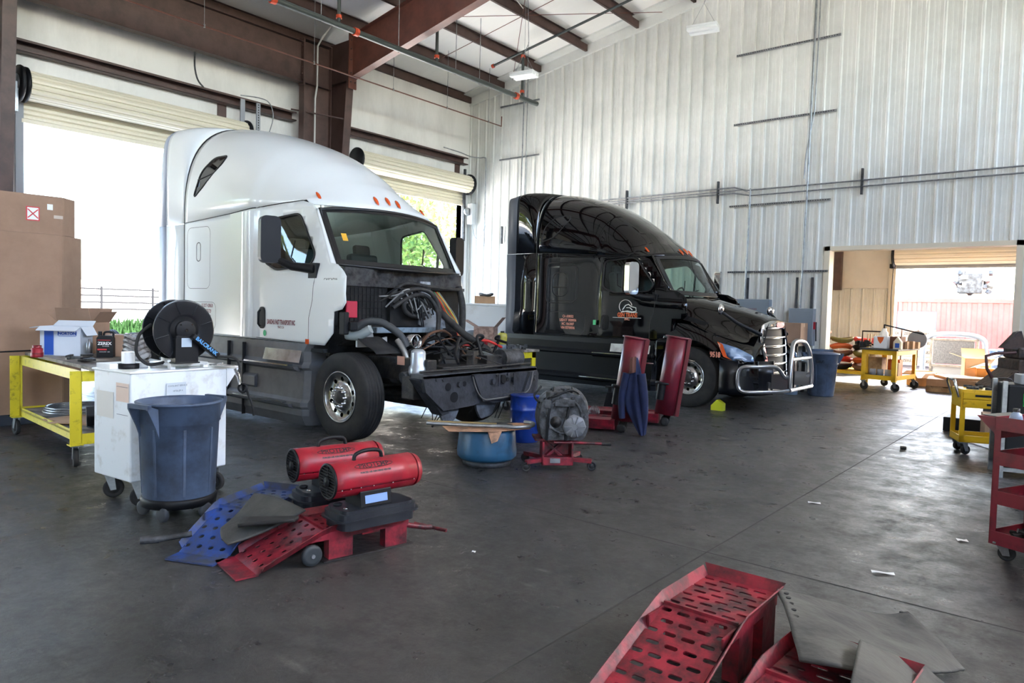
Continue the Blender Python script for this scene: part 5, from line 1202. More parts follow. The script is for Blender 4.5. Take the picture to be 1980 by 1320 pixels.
for lab, p, h in (('black jack stand on the floor under the black truck skirt, nearer gearbox', (-6.25, 8.72), .36), ('black jack stand under the step of the black truck', (-5.95, 9.75), .36)):
    c = thing('jack_stand', lab, 'jack stand', (p[0], p[1], 0), .5, 'jack stands'); b = M(); b.prism([(-.1, 0), (.1, 0), (.045, h*.8), (-.045, h*.8)], -.09, .09); b.build('stand_base', K['black'], c, bevel=.01)
    b = M(); b.box(-.03, .03, -.03, .03, h*.7, h); b.box(-.07, .07, -.05, .05, h, h+.025); b.build('stand_saddle', K['black'], c, bevel=.004)
# leaning red columns with long trays
def drain(lab, x, y, rz):
    t = thing('leaning_column_lift', lab, 'lift', (x, y, 0), rz, 'red leaning columns')   # local x = image right
    tilt = Matrix.Translation((0, 0, .16)) @ Matrix.Rotation(.13, 4, 'Y')
    b = M(); R_ = .165; A0, A1 = radians(80), radians(325)
    b.grid([[(R_*cos(A0+(A1-A0)*i/18)*.9, R_*sin(A0+(A1-A0)*i/18), z) for i in range(19)] for z in (0, .55, 1.1)]); b.xf(tilt); b.build('curved_shell', K['maroon'], t, solid=.008)
    b = M(); b.box(-.0, .15, .14, .15, 0, 1.1); b.box(.13, .14, -.1, .15, 0, 1.1); b.box(.128, .19, -.1, -.09, 0, 1.1); b.xf(tilt); b.build('back_plate', K['maroon'], t)
    b = M(); b.lathe([(0, 1.085), (.175, 1.085), (.175, 1.10), (0, 1.10)], n=28); b.xf(tilt); b.build('top_cap', K['maroon'], t)
    b = M(); b.cyl((.05, .0, .78), (.28, -.04, .8), .009); b.xf(tilt); b.build('lock_pin', K['chrome'], t)
    b = M(); b.lathe([(0, .42), (.1, .42), (.1, .445), (0, .445)], (-.10, -.12, 0), n=20); b.cyl((-.1, -.13, .2), (-.1, -.13, .43), .06); b.xf(tilt); b.build('lower_clamp', K['black'], t)
    b = M(); b.prism([(-.04, 0), (.04, 0), (.1, .2), (-.0, .2)], -.09, -.07); b.prism([(-.04, 0), (.04, 0), (.1, .2), (.0, .2)], .07, .09); b.box(-.02, .07, -.09, .09, .1, .2); b.build('foot_bracket', K['dark'], t)
    for s in (-1, 1): w_ = M(); w_.lathe([(0, -.022), (.03, -.022), (.055, -.018), (.06, 0), (.055, .018), (.03, .022), (0, .022)], (.0, s*.12, .06), 'Y', 24); w_.build('column_wheel', [K['rubber']], t)
    b = M()   # long tray running away to the left
    P = [(-.22, .17), (-.20, .17), (-.14, .05), (.14, .05), (.20, .17), (.22, .17), (.16, .035), (-.16, .035)]
    b.prism([(p[0]+.02, p[1]) for p in P], -1.45, -.08, 'X'); b.box(-.09, -.08, -.18, .22, .04, .17); b.build('tray', K['red'], t)
    b = M(); b.box(-1.3, -.15, .0, .02, .15, .17); b.box(-1.3, -.15, -.1, -.08, .15, .17); b.build('tray_rail', mat('pale_red_edge', (150, 92, 92), .5), t)
    return t
d1 = drain('dusty red curved steel column lift with a blue coat hung on it', -4.75, 8.12, .42)
d2 = dup(d1, (-4.62, 9.08, 0), .42, 'dusty red curved steel column lift in front of black truck wheel', 'red leaning columns')
b = M()
for k in range(12): a = pi*k/11; b.tube([(.1*cos(a)*.2, .1*cos(a), .17), (.13*cos(a)*.2, .1*cos(a), .17+.10*sin(a)+.02), (.1*cos(a+.3)*.2, .12*cos(a+.3), .19)], .004, 4)
tag(b.build('coil_spring_wires', K['galv'], loc=(-5.15, 8.05, .02)), 'tangle of wire springs in the first red tray', 'springs', kind='stuff')
b = M(); b.tube([(.09*cos(a), .02*cos(a), .09+.09*sin(a)) for a in [2*pi*i/24 for i in range(24)]], .005, 5, closed=True); tag(b.build('wire_loop', K['galv'], loc=(-5.6, 7.95, .06)), 'thin wire loop leaning in the first red tray', 'wire')
# blue coat on the first column
b = M(); rows = []
for i in range(25):
    v = i/24; z = 1.0-.98*v; wl_ = .04+.14*min(1, v*1.8)**.8; wl_ *= 1 if v < .7 else 1-.75*(v-.7)/.3; wc = .02*v+(.10*(v-.55)/.45 if v > .55 else 0)
    rows.append([(wc+wl_*cos(a)*.78, .055*sin(a)*(1+.4*v)+.018*sin(6*a+2*v)*min(1, v*3)-.0, z) for a in [2*pi*j/36 for j in range(36)]])
b.grid(rows, cv=True); b.add([rows[-1][j] for j in range(36)], [tuple(range(36))]); b.add([rows[0][j] for j in range(36)], [tuple(reversed(range(36)))])
t = thing('work_coat', 'navy blue work coat hanging from the first red column', 'coat', (-4.48, 7.93, .0), .42)
b.build('coat_body', mat('navy_cloth', (22, 34, 70), .9, n=(6, (16, 24, 50), .3, .6), bump=(5, .5)), t)
b = M(); b.grid([[(-.02+.035*cos(a), -.075+.01*sin(3*a), 1.01-.2*i/5+.01*cos(a)) for a in [pi*j/8 for j in range(9)]] for i in range(6)]); b.build('collar', mat('brown_lining', (110, 72, 62), .9), t, solid=.01)
b = M(); b.tube([(.08, -.03, .8), (.13, -.04, .5), (.14, -.02, .25), (.13, 0, .03)], .05, 10, rr=lambda t: .06-.02*t, smooth=4); b.tube([(-.1, -.02, .8), (-.15, -.03, .5), (-.14, -.02, .22)], .05, 10, rr=lambda t: .05-.01*t, smooth=4); b.build('sleeve', mat('navy_cloth', (26, 44, 92), .9), t)

# second yellow table between the trucks
t = shelf_cart('work_table', 'yellow wheeled steel work table between the two trucks', 'table', (-8.36, 8.40, 0), .0, 1.35, .75, .93, K['yellow'], K['wood'], .27, .1, .07, .04)
open_box('patterned_box', 'open brown patterned parts box standing on the middle yellow table', (-7.85, 8.85, .932), .5, .34, .3, .34, mat('patterned_cardboard', (158, 132, 118), .8, n=(16, (120, 96, 84), .4, .6)), ((0, 160), (3, 60), (1, 40)), .7)
c = thing('filter_bowl', 'clear filter housing with yellow fluid on the middle table', 'filter', (-7.26, 8.58, .932))
b = M(); b.lathe([(0, 0), (.07, 0), (.07, .08), (0, .08)]); b.build('fluid_base', mat('grey_blue_plastic', (100, 116, 130), .4), c)
b = M(); b.lathe([(.07, .08), (.075, .1), (.08, .2), (.075, .25), (.05, .265), (0, .27)]); b.build('clear_bowl', mat('yellow_bowl', (190, 184, 84), .25, trans=.35), c)
b = M(); b.lathe([(0, .268), (.03, .268), (.03, .29), (0, .29)]); b.build('bowl_cap', K['black'], c)
b = M(); R = random.Random(4)
for k in range(26): b.obox((R.uniform(-.25, .25), R.uniform(-.18, .2), R.uniform(.01, .06)), (R.uniform(.02, .12), R.uniform(.02, .06), R.uniform(.02, .06)), R.uniform(0, 3))
tag(b.build('loose_parts', K['dark2'], loc=(-7.28, 8.82, .93)), 'scatter of small grey engine parts on middle yellow table', 'parts', kind='stuff')
b = M(); b.obox((0, 0, .05), (.1, .08, .1), .3); tag(b.build('small_red_box', [K['redc']], loc=(-7.65, 8.58, .932)), 'small red and white box before the patterned box', 'box')

# bench with white cabinet by the far corner
c = thing('storage_cabinet', 'white metal cabinet with worktop in the far corner by the wall', 'cabinet', (-12.75, 14.55, 0), .68)
b = M(); b.box(-.75, .62, -.3, .3, .05, 1.66); b.build('cabinet_body', K['white'], c, bevel=.01)
b = M(); b.box(-.8, .66, -.34, .34, 1.66, 1.71); b.build('cabinet_top', K['white'], c, bevel=.005)
b = M(); b.box(-.30, .38, -.315, -.302, .9, 1.6); b.build('cabinet_door', K['paper'], c)
c = closed_box('small_carton', 'small tan carton on top of the white corner cabinet', (-12.85, 14.42, 1.715), .68, .55, .35, .2, K['card2'])
b = M(); b.tube([(.2*cos(a), .13*sin(a), .03+.02*sin(2*a)) for a in [2*pi*i/24 for i in range(24)]], .035, 8, closed=True); tag(b.build('hose_coil', K['rubber'], loc=(-12.82, 14.42, 1.925)), 'black rubber hose ring on the small tan carton', 'hose')
c = thing('spare_wheel', 'black and chrome wheel leaning by the white corner cabinet', 'wheel', (-11.62, 14.85, .52), 0)
b = M(); b.lathe([(.30, -.1), (.45, -.12), (.5, -.09), (.5, .09), (.45, .12), (.30, .1), (.30, -.1)], (0, 0, 0), 'Y', 36); b.build('tyre', K['rubber'], c)
b = M(); b.lathe([(0, -.02), (.15, -.05), (.22, -.03), (.28, -.09), (.30, -.1)], (0, 0, 0), 'Y', 28); b.build('rim', K['alu'], c)

# wall electrical gear
def ebox(name, lab, x0, x1, z0, z1, d, m_=None, cat='electrical box'):
    t = thing(name, lab, cat, ((x0+x1)/2, YR-.04, z0)); w_ = (x1-x0)/2
    b = M(); b.box(-w_, w_, -d, 0, 0, z1-z0); b.build('enclosure', m_ or K['grey'], t, bevel=.008)
    b = M(); b.box(-w_+.05, w_-.05, -d-.008, -d+.001, .05, z1-z0-.05); b.build('door_panel', m_ or K['grey'], t, bevel=.004); return t
t = ebox('electrical_panel', 'grey electrical panel with red print on the wall behind the hood mirrors', -6.2, -5.45, 1.1, 1.94, .2)
b = M(); b.text('DANGER', .06, TM((0, -.212, .62), (1, 0, 0), (0, 0, 1))); b.text('480 V', .05, TM((0, -.212, .54), (1, 0, 0), (0, 0, 1))); b.build('panel_lettering', RD, t)
t = ebox('disconnect_switch', 'grey disconnect switch with red lever left of the side doorway', -5.02, -4.52, .98, 1.76, .2)
b = M(); b.box(.25, .29, -.16, -.06, .35, .5); b.bar((.29, -.12, .5), (.31, -.14, .1), .02, .02, mi=1); b.build('red_lever', [K['redc'], K['black']], t)
closed_box('wall_carton', 'brown cardboard box on a stand by the wall beside the grille', (-5.0, 15.05, 1.032), 0, .82, .45, .42, K['card'])
b = M(); b.box(-5.5, -4.62, 14.8, 15.4, .98, 1.03)
for x in (-5.45, -4.67):
    for y in (14.84, 15.36): b.box(x-.03, x+.03, y-.03, y+.03, 0, .98)
b.box(-5.5, -4.62, 14.82, 15.4, .4, .43); tag(b.build('steel_bench', K['dark']), 'dark steel bench under the cardboard box by the wall', 'bench')
b = M(); b.lathe([(0, 0), (.13, 0), (.15, .34), (.158, .34), (.158, .36), (.145, .36), (.127, .02), (0, .02)], n=28); tag(b.build('plastic_bucket', mat('pale_blue_bucket', (150, 172, 196), .5), loc=(-4.70, 14.72, 0)), 'pale blue plastic bucket between bull bar and lidded bin', 'bucket')
c = brute('lidded_trash_can', 'blue grey round trash can with lid left of the side doorway', (-4.20, 15.0, 0), .5, dolly=False, r0=.24, r1=.31, h=.86)
b = M(); b.lathe([(0, .90), (.2, .89), (.33, .865), (.335, .85)], n=36); b.box(-.2, .2, -.02, .02, .89, .94); b.build('lid', K['bin'], c)
b = M(); b.text('BRUTE', .07, TM((-.08, -.312, .70), (1, .15, 0), (0, 0, 1)), bold=.002); b.build('bin_lettering', K['black'], c)

# wall struts and conduits on the gable wall
def strut(lab, x0, x1, z, y=YR-.045):
    b = M(); b.box(x0, x1, y-.035, y, z-.021, z+.021); n = int((x1-x0)/.05)
    for i in range(n): b.box(x0+.01+i*.05, x0+.035+i*.05, y-.036, y-.0345, z-.007, z+.007, 1)
    tag(b.build('strut_channel', [K['galv'], K['black']]), lab, 'strut', 'wall strut channels')
for x0, x1, z, lab in ((-6.47, -4.28, 7.38, 'top slotted strut of the four crossing the tall conduit'), (-6.47, -4.3, 5.85, 'second slotted strut from the top, crossing the tall conduit'), (-6.5, -4.33, 4.03, 'third slotted strut, just under the long conduits'), (-6.48, -4.32, 2.55, 'lowest slotted strut, above the electrical panels'),
                       (-13.43, -12.03, 7.35, 'upper short strut near the far corner'), (-13.42, -12.0, 5.85, 'lower short strut near the far corner')): strut(lab, x0, x1, z)
def pipe(name, lab, pts, r, m_=None, cat='conduit', sm=0, group=None):
    b = M(); b.tube(pts, r, 8, smooth=sm); tag(b.build(name, m_ or K['galv']), lab, cat, group)
Yc = YR-.09
pipe('conduit', 'tall vertical conduit from roof to disconnect switch', [(-4.78, Yc, 8.4), (-4.80, Yc, 4.4), (-4.84, Yc, 1.77)], .022)
pipe('conduit', 'second vertical conduit close beside the tall one, upper wall', [(-4.70, Yc, 8.4), (-4.72, Yc, 5.9), (-4.86, Yc, 5.0), (-4.88, Yc, 4.5)], .014)
pipe('conduit', 'vertical conduit from long conduits down to electrical panel', [(-6.02, Yc, 4.4), (-6.05, Yc, 1.95)], .02)
pipe('conduit', 'upper long horizontal conduit along the gable wall', [(-11.8, Yc, 4.42), (-6.4, Yc, 4.45), (-6.1, Yc, 4.36), (9.3, Yc, 4.38)], .016)
pipe('conduit', 'lower long horizontal conduit along the gable wall', [(-11.8, Yc, 4.30), (-6.4, Yc, 4.32), (-6.0, Yc, 4.24), (9.3, Yc, 4.25)], .016)
pipe('conduit', 'middle thin horizontal conduit ending at panel drop', [(-11.8, Yc, 4.36), (-6.2, Yc, 4.38), (-6.04, Yc, 4.3), (-6.04, Yc, 4.0)], .012)
pipe('conduit', 'pair conduit rising near the far corner, left pipe', [(-12.55, Yc, 8.1), (-12.58, Yc, 3.6)], .018)
pipe('conduit', 'pair conduit rising near the far corner, right pipe', [(-12.42, Yc, 8.1), (-12.45, Yc, 3.6)], .012)
pipe('conduit', 'bent conduit from the right girt down to door opener', [(XL+.3, 14.2, 6.08), (XL+.3, 14.9, 6.06), (XL+.3, 15.3, 6.02), (XL+.5, Yc, 6.0), (-13.97, Yc, 5.98), (-13.92, Yc, 5.7), (-13.92, Yc, 3.4)], .016, sm=3)
for x, z0, z1, lab in ((-9.17, 4.1, 4.62, 'short vertical strut holding the conduits above the black truck roof'), (-6.78, 4.12, 4.62, 'short vertical strut holding the conduits, middle'), (-3.74, 4.08, 4.6, 'short vertical strut holding the conduits above the doorway'), (-13.25, 3.45, 3.95, 'short vertical strut low near the far corner')):
    b = M(); b.box(x-.02, x+.02, Yc-.02, Yc+.045, z0, z1); tag(b.build('strut_bracket', K['dark2']), lab, 'strut', 'conduit brackets')
for x, lab in ((-6.0, 'left dark conduit above the electrical panel'), (-5.55, 'right dark conduit above the electrical panel'), (-4.93, 'left dark conduit above the disconnect switch'), (-4.62, 'right dark conduit above the disconnect switch')):
    b = M(); b.box(x-.02, x+.02, YR-.08, YR-.04, 1.76 if x > -5.2 else 1.95, 2.42); tag(b.build('wall_channel', K['dark2']), lab, 'strut')
t = thing('door_opener', 'grey chain hoist door operator at the far corner door', 'door opener', (XL+.25, 15.38, 4.05))
b = M(); b.box(-.06, .14, -.05, .13, 0, .62); b.build('motor_housing', mat('light_grey_housing', (190, 194, 196), .4), t, bevel=.02)
b = M(); b.lathe([(0, -.04), (.11, -.04), (.12, 0), (.11, .04), (0, .04)], (.02, -.12, .36), 'X', 24); b.build('chain_wheel', K['galv'], t)
b = M(); b.tube([(.1, 0, .0), (.2, .02, -.35), (.35, .05, -.45), (.5, .06, -.2), (.58, .07, -.05)], .01, 6, smooth=4); b.build('power_cord', K['galv'], t)
b = M(); b.box(-.1, -.04, -.2, -.14, -.5, 1.6); b.build('hoist_rail', K['dark2'], t)
# conduit bits near the left door header
pipe('flexible_conduit', 'thin dark cord hanging from portal beam to left girt', [(-14.3, 7.05, 6.7), (-14.35, 7.06, 6.35), (-14.4, 7.15, 6.1), (-14.45, 7.3, 5.99)], .018, K['dark2'], sm=4)
for y, w_, lab in ((8.15, .05, 'plain grey strut beside the left door roll'), (8.52, .045, 'perforated strut hanging beside the left door roll')):
    b = M(); b.box(XL+.22, XL+.25, y-w_, y+w_, 4.2, 5.95)
    if w_ < .05:
        for k in range(30): b.box(XL+.2505, XL+.2515, y-.012, y+.012, 4.3+.055*k, 4.325+.055*k, 1)
    tag(b.build('hanging_strut', [K['jamb'], K['black']]), lab, 'strut')
pipe('flexible_conduit', 'curved thin conduit looping by the perforated strut', [(XL+.24, 8.1, 6.02), (XL+.3, 8.5, 6.05), (XL+.3, 8.75, 6.0), (XL+.3, 8.85, 5.7), (XL+.3, 8.7, 5.2)], .012, K['galv'], sm=4)
pipe('vertical_conduit', 'white vertical conduit running down the portal beam post', [(-13.7, 9.9, 7.9), (-13.95, 9.85, 7.7), (-14.08, 9.8, 7.5), (-14.08, 9.8, 6.6), (-14.08, 9.75, 6.3), (-14.08, 9.75, 0)], .02, mat('white_conduit', (200, 200, 196), .5))
# fans of wall chain hoist left edge
t = thing('chain_hoist_wheel', 'dark chain wheel with grey bracket at left door roll end', 'chain wheel', (XL+.3, 4.02, 5.2))
b = M(); b.tube([(.02, .0+.0, .0)], .01) if 0 else None
b.lathe([(.16, -.03), (.3, -.03), (.31, 0), (.3, .03), (.16, .03), (.16, -.03)], (0, 0, 0), 'Y', 28); b.build('chain_ring', K['black'], t)
b = M(); b.lathe([(0, -.05), (.15, -.05), (.15, -.03), (0, -.03)], (0, 0, 0), 'Y', 20); b.box(-.1, .1, -.1, -.04, -.5, .0); b.build('hoist_bracket', K['galv'], t)

# ------------------------------------------------------------------ under the roof: sprinkler pipes, hanging lamps, braces
MP = -11.4
t = thing('sprinkler_main', 'thick dark sprinkler main pipe running under the purlins', 'pipe', (MP, 0, 0))
b = M(); b.cyl((0, YB+.3, 6.9), (0, 14.62, 6.9), .058, n=16); b.build('main_pipe', K['pipe'], t)
for y in (7.0, 8.8, 13.77): b = M(); b.cyl((0, y-.05, 6.9), (0, y+.05, 6.9), .08, n=14); b.box(-.095, .095, y-.02, y+.02, 6.87, 6.93); b.build('orange_coupling', K['orange'], t)
for y in (4.6, 8.0, 9.9, 11.6, 12.4, 14.2): b = M(); b.tube([(0, y, 6.83), (-.07, y, 6.9), (0, y, 6.97), (0, y, 8.35)], .008, 6); b.build('pipe_hanger', K['galv'], t)
def branch(lab, x0, z0, x1, z1, y, conn=True):
    tt = thing('sprinkler_branch', lab, 'pipe', (0, y, 0), 0, 'sprinkler branch pipes'); b = M(); b.cyl((x0, 0, z0), (x1, 0, z1), .03, n=12); b.build('branch_pipe', K['pipe'], tt)
    b = M(); b.cyl((x0-.03, 0, z0-.005), (x0+.03, 0, z0+.005), .05, n=12); b.build('orange_coupling', K['orange'], tt)
    if conn:
        b = M(); b.cyl((MP, 0, 6.95), (MP, 0, roofz(MP)-.36), .035, n=12); b.build('riser_pipe', K['pipe'], tt)
        for z in (7.06, roofz(MP)-.46): b = M(); b.cyl((MP, 0, z-.03), (MP, 0, z+.03), .055, n=12); b.build('orange_coupling', K['orange'], tt)
    return tt
zb = lambda x: roofz(x)-.34
for y, lab in ((14.0, 'sprinkler branch pipe climbing closest to the gable wall'), (11.0, 'sprinkler branch pipe climbing beside the tapered rafter'), (8.4, 'sprinkler branch pipe climbing left of the rafter'), (5.2, 'sprinkler branch pipe out of view near the left frame')):
    branch(lab, -12.4, zb(-12.4), 2.5, zb(2.5), y)
t = thing('suspended_brown_pipe', 'thin brown gas pipe hung on rods before the door wall', 'pipe', (-13.05, 0, 0))
b = M(); b.tube([(0, YB+.3, 6.68), (0, 15.15, 6.68), (0, 15.15, 6.95)], .016); b.build('long_pipe', K['steelr'], t)
for y in (-1, 1.6, 4.2, 6.6, 9.0, 11.2, 13.0, 14.6): b = M(); b.cyl((0, y, 6.68), (0, y, roofz(-13.05)), .006, n=6); b.cyl((0, y, 6.66), (0, y, 6.72), .02, n=8); b.build('hanger_rod', K['galv'], t)
R = random.Random(2)
for x0, y0, x1, y1, lab in ((-13.2, 11.2, -6.0, 11.25, 'thin sag rod between purlins beside the rafter'), (-13.2, 12.9, -6.0, 12.95, 'thin sag rod between purlins, mid bay'), (-13.2, 7.2, -6.0, 7.25, 'thin sag rod between purlins left of rafter'), (-12.6, 10.6, -8.3, 15.4, 'diagonal roof brace cable from rafter to gable wall'), (-12.9, 15.4, -8.4, 10.6, 'diagonal roof brace cable crossing the other one')):
    b = M(); b.cyl((x0, y0, roofz(x0)-.16), (x1, y1, roofz(x1)-.16), .008, n=6); tag(b.build('roof_brace_rod', K['steelr']), lab, 'brace')
def highbay(lab, x, y, z):
    t = thing('hanging_light_fixture', lab, 'light fixture', (x, y, z), .2, 'hanging linear lights')
    b = M(); b.box(-.3, .3, -.16, .16, 0, .05); b.build('housing', K['white'], t, bevel=.01)
    for s in (-1, 1): b = M(); b.prism([(s*.02, 0), (s*.15, 0), (s*.17, -.05), (s*.04, -.05)] if s > 0 else [(-.15, 0), (-.02, 0), (-.04, -.05), (-.17, -.05)], -.29, .29, 'X'); b.build('lens', mat('unlit_lens', (240, 242, 242), .3), t)
    b = M(); b.tube([(-.25, 0, .05), (0, 0, .5), (0, 0, roofz(x)-z)], .004, 5); b.tube([(.25, 0, .05), (0, 0, .5)], .004, 5); b.tube([(0, 0, .5), (.1, 0, .7), (.05, 0, roofz(x)-z)], .008, 5); b.build('hanger_cable', K['galv'], t)
highbay('white hanging light fixture over the corner between the purlins', -10.3, 12.7, 6.92)
highbay('white hanging light fixture in front of the ribbed gable wall', -6.3, 13.4, 7.27)
pipe('light_conduit', 'white cable run along a purlin to the hanging light', [(-10.3, 12.6, roofz(-10.3)-.2), (-10.1, 12.0, roofz(-10.1)-.22), (-8.5, 9.6, roofz(-8.5)-.22)], .012, mat('white_conduit', (200, 200, 196), .5), cat='cable')

# ------------------------------------------------------------------ right side: yellow drawer cart, red cart
t = thing('drawer_cart', 'yellow two drawer tool cart with chrome end handle', 'tool cart', (-1.16, 9.78, 0), .36)
L_, D_ = .95, .42
b = M(); b.box(0, L_, 0, D_, .56, .76); b.box(.0, L_, 0, D_, .76, .775); b.build('drawer_case', K['yellow2'], t, bevel=.004)
for z0, z1, x0, x1 in ((.665, .745, .0, L_), (.565, .655, 0, L_)):
    b = M(); b.box(.02, L_-.02, -.012, .0, z0, z1); d = b.build('drawer', K['yellow2'], t, bevel=.003)
    b = M()
    for xa, xb in (((.14, .44),) if z1 > .7 else ((.26, .40), (.62, .78))): b.box(xa, xb, -.0145, -.0115, z0+.03, z0+.055)
    b.build('drawer_pull', K['black'], d)
for x in (0, L_-.05):
    for y in (0, D_-.03): b = M(); b.box(x, x+.05, y, y+.03, .15, .58); b.build('leg', K['yellow2'], t)
b = M(); b.box(0, L_, 0, D_, .15, .165); b.box(0, L_, 0, .006, .15, .23); b.box(0, L_, D_-.006, D_, .15, .23); b.box(0, .006, 0, D_, .15, .23); b.build('lower_tray', K['yellow2'], t)
for x, y in ((.06, .05), (L_-.06, .05), (.06, D_-.05), (L_-.06, D_-.05)): caster(t, x, y, .055, .15, rz=.5)
b = M(); b.tube([(-.01, .04, .68), (-.06, .04, .84), (-.06, .06, .88), (-.06, D_-.06, .88), (-.06, D_-.04, .84), (-.01, D_-.04, .68)], .017, 8); b.build('end_handle', K['chrome'], t)
b = M(); R = random.Random(8)
for k in range(22): b.obox((R.uniform(.1, .9), R.uniform(.05, .37), .79), (R.uniform(.03, .16), R.uniform(.02, .05), .025), R.uniform(0, 3))
q = t; o = b.build('tool_clutter', K['dark2']); o.location = (-1.16, 9.78, 0); o.rotation_euler.z = .36; tag(o, 'scattered grey tools on top of the yellow drawer cart', 'tools', kind='stuff')
b = M(); b.tube([(0, 0, 0), (.0, .02, .12), (.05, .03, .14), (.2, .05, .13), (.22, .05, .0)], .009, 6, smooth=3); b.box(.02, .2, .02, .06, 0, .05)
tag(b.build('wire_basket', K['dark'], loc=(-.88, 10.0, .778), rz=.36), 'small wire frame with a cloth on the yellow drawer cart', 'basket')
b = M(); b.obox((0, 0, .03), (.16, .08, .06), .2); b.obox((.12, .03, .02), (.2, .03, .04), -.2); tag(b.build('impact_wrench', K['black'], loc=(-.72, 10.1, .168)), 'black air tool lying on the yellow cart lower tray', 'tool')
t = thing('tool_cart', 'dark red four shelf tool cart at the right edge', 'tool cart', (-.47, 5.64, 0), -.42)
L_, D_ = .85, .44; CR = mat('crimson_cart_paint', (116, 20, 36), .4, n=(6, (76, 18, 28), .32, .5))
for x in (0, L_-.04):
    for y in (0, D_-.04): b = M(); b.box(x, x+.04, y, y+.006, .12, .9); b.box(x if x == 0 else x+.034, x+.006 if x == 0 else x+.04, y, y+.04, .12, .9); b.build('corner_post', CR, t)
for z, nm in ((.10, 'tray'), (.37, 'tray'), (.63, 'tray'), (.86, 'tray')):
    b = M(); h_ = .09; b.box(.006, L_-.006, .006, D_-.006, z+.012, z+.02)
    b.box(.006, L_-.006, -.001, .006, z, z+h_); b.box(.006, L_-.006, D_-.006, D_, z, z+h_); b.box(-.001, .006, 0, D_, z, z+h_); b.box(L_-.006, L_, 0, D_, z, z+h_); b.build(nm, CR, t, bevel=.002)
for x, y in ((.06, .05), (L_-.06, .05), (.06, D_-.05), (L_-.06, D_-.05)): caster(t, x, y, .05, .12, rz=.3)
b = M(); b.prism([(-.13, .94), (0, .94), (0, .8), (-.02, .84)], .02, D_-.02); b.box(-.12, -.02, .05, D_-.05, .941, .945, 1); b.build('side_tool_tray', [CR, K['black']], t)
b = M(); b.prism([(0, 0), (.24, .09), (.24, .11), (0, .02)], -.1, .1); tag(b.build('red_steel_wedge', K['red'], loc=(-.15, 5.72, .655), rz=-.2), 'red steel plate propped on the cart second shelf', 'plate')
b = M(); b.prism([(0, 0), (.24, .1), (.24, .12), (0, .02)], -.1, .1); tag(b.build('red_steel_wedge', K['maroon'], loc=(-.15, 5.72, .395), rz=-.2), 'dusty red plate propped on the cart third shelf', 'plate')
b = M(); R = random.Random(6)
for k in range(26): b.cyl((R.uniform(0, .35), R.uniform(0, .25), R.uniform(0, .05)), (R.uniform(0, .35), R.uniform(0, .25), R.uniform(.03, .12)), R.uniform(.01, .02), n=8)
tag(b.build('chrome_parts_pile', K['dark'], loc=(-.40, 5.70, .122), rz=-.42), 'pile of dark shiny metal parts on the cart bottom shelf', 'parts', kind='stuff')
c = thing('spray_bottle', 'translucent grey plastic bottle standing on the red cart', 'bottle', (-.36, 5.66, .882))
b = M(); b.lathe([(0, 0), (.036, 0), (.038, .01), (.038, .07), (.03, .095), (.018, .105), (.018, .11), (0, .11)], n=20); b.build('bottle_body', mat('frosted_bottle', (150, 165, 185), .3), c)
b = M(); b.lathe([(.02, .108), (.02, .13), (0, .13)], n=14); b.build('bottle_cap', K['dark'], c)
c = thing('battery_charger', 'black boxy charger with green outline behind the red cart', 'charger', (-.62, 8.7, 0), .3)
b = M(); b.box(-.02, .6, 0, .4, .1, .95); b.build('charger_case', K['black'], c, bevel=.02)
b = M(); b.tube([(.12, -.006, .74), (.34, -.006, .74), (.34, -.006, .86), (.12, -.006, .86)], .006, 5, closed=True); b.build('green_outline', mat('green_line', (50, 200, 90), .4), c)
b = M(); b.box(-.06, -.02, -.02, .02, 0, .98); b.box(-.06, -.02, .38, .42, 0, .98); b.box(-.02, .6, 0, .4, .06, .1); b.build('charger_stand', K['galv'], c)
b = M(); b.box(.1, .5, .05, .3, .951, 1.05); b.build('upper_unit', K['jamb'], c, bevel=.01)
closed_box('floor_carton', 'brown cardboard carton on floor behind the yellow drawer cart', (-.75, 11.5, 0), .2, .7, .5, .34, K['card'])
b = M(); b.box(-.3, .3, -.25, .25, 0, .2); tag(b.build('dark_crate', K['black'], loc=(-1.3, 12.0, 0), bevel=.01), 'low black crate on the floor left of the brown carton', 'crate')
b = M(); b.obox((0, 0, .006), (.7, .5, .01), .6); tag(b.build('white_board', K['paper'], loc=(-.78, 10.9, 0)), 'white flat board lying on the floor behind the red cart', 'board')
# engine block on stand at the right edge
EN = mat('black_greasy_engine', (40, 40, 42), .5, .3, n=(8, (76, 62, 56), .45, .66), bump=(16, .5))
t = thing('diesel_engine', 'large dark diesel engine on a stand at the right edge', 'engine', (-.80, 12.55, 0), .55)
b = M(); b.box(0, 1.2, 0, .6, .45, 1.05); b.build('engine_block', EN, t, bevel=.03, seg=2)
b = M(); b.box(.02, 1.2, .06, .5, 1.05, 1.22); b.build('valve_cover', EN, t, bevel=.03)
b = M(); b.prism([(-.32, .62), (.0, .9), (.0, .5), (-.2, .5)], .0, .55); b.build('front_cover', EN, t, bevel=.02)
b = M(); b.box(-.22, 1.0, .0, .5, .12, .45); b.build('oil_pan', mat('grey_oil_pan', (74, 72, 72), .5, .2), t, bevel=.03)
b = M(); b.tube([(.0, .1, 1.14), (-.28, .08, 1.12), (-.42, .06, 1.08), (-.40, .06, .9), (-.30, .06, .72), (-.22, .1, .66)], .022, 8); b.build('coolant_pipe', mat('rusty_pipe', (74, 44, 42), .6), t)
for k in range(14): b = M(); b.cyl((R.uniform(-.15, .5), -.05, R.uniform(.5, 1.1)), (R.uniform(-.15, .5), .05, R.uniform(.5, 1.1)), R.uniform(.02, .05), n=10); b.build('engine_fitting', EN, t)
b = M(); b.prism([(-.2, 1.2), (.15, 1.18), (.06, 1.46), (-.0, 1.44)], .1, .2); b.build('intake_bracket', EN, t, bevel=.01)
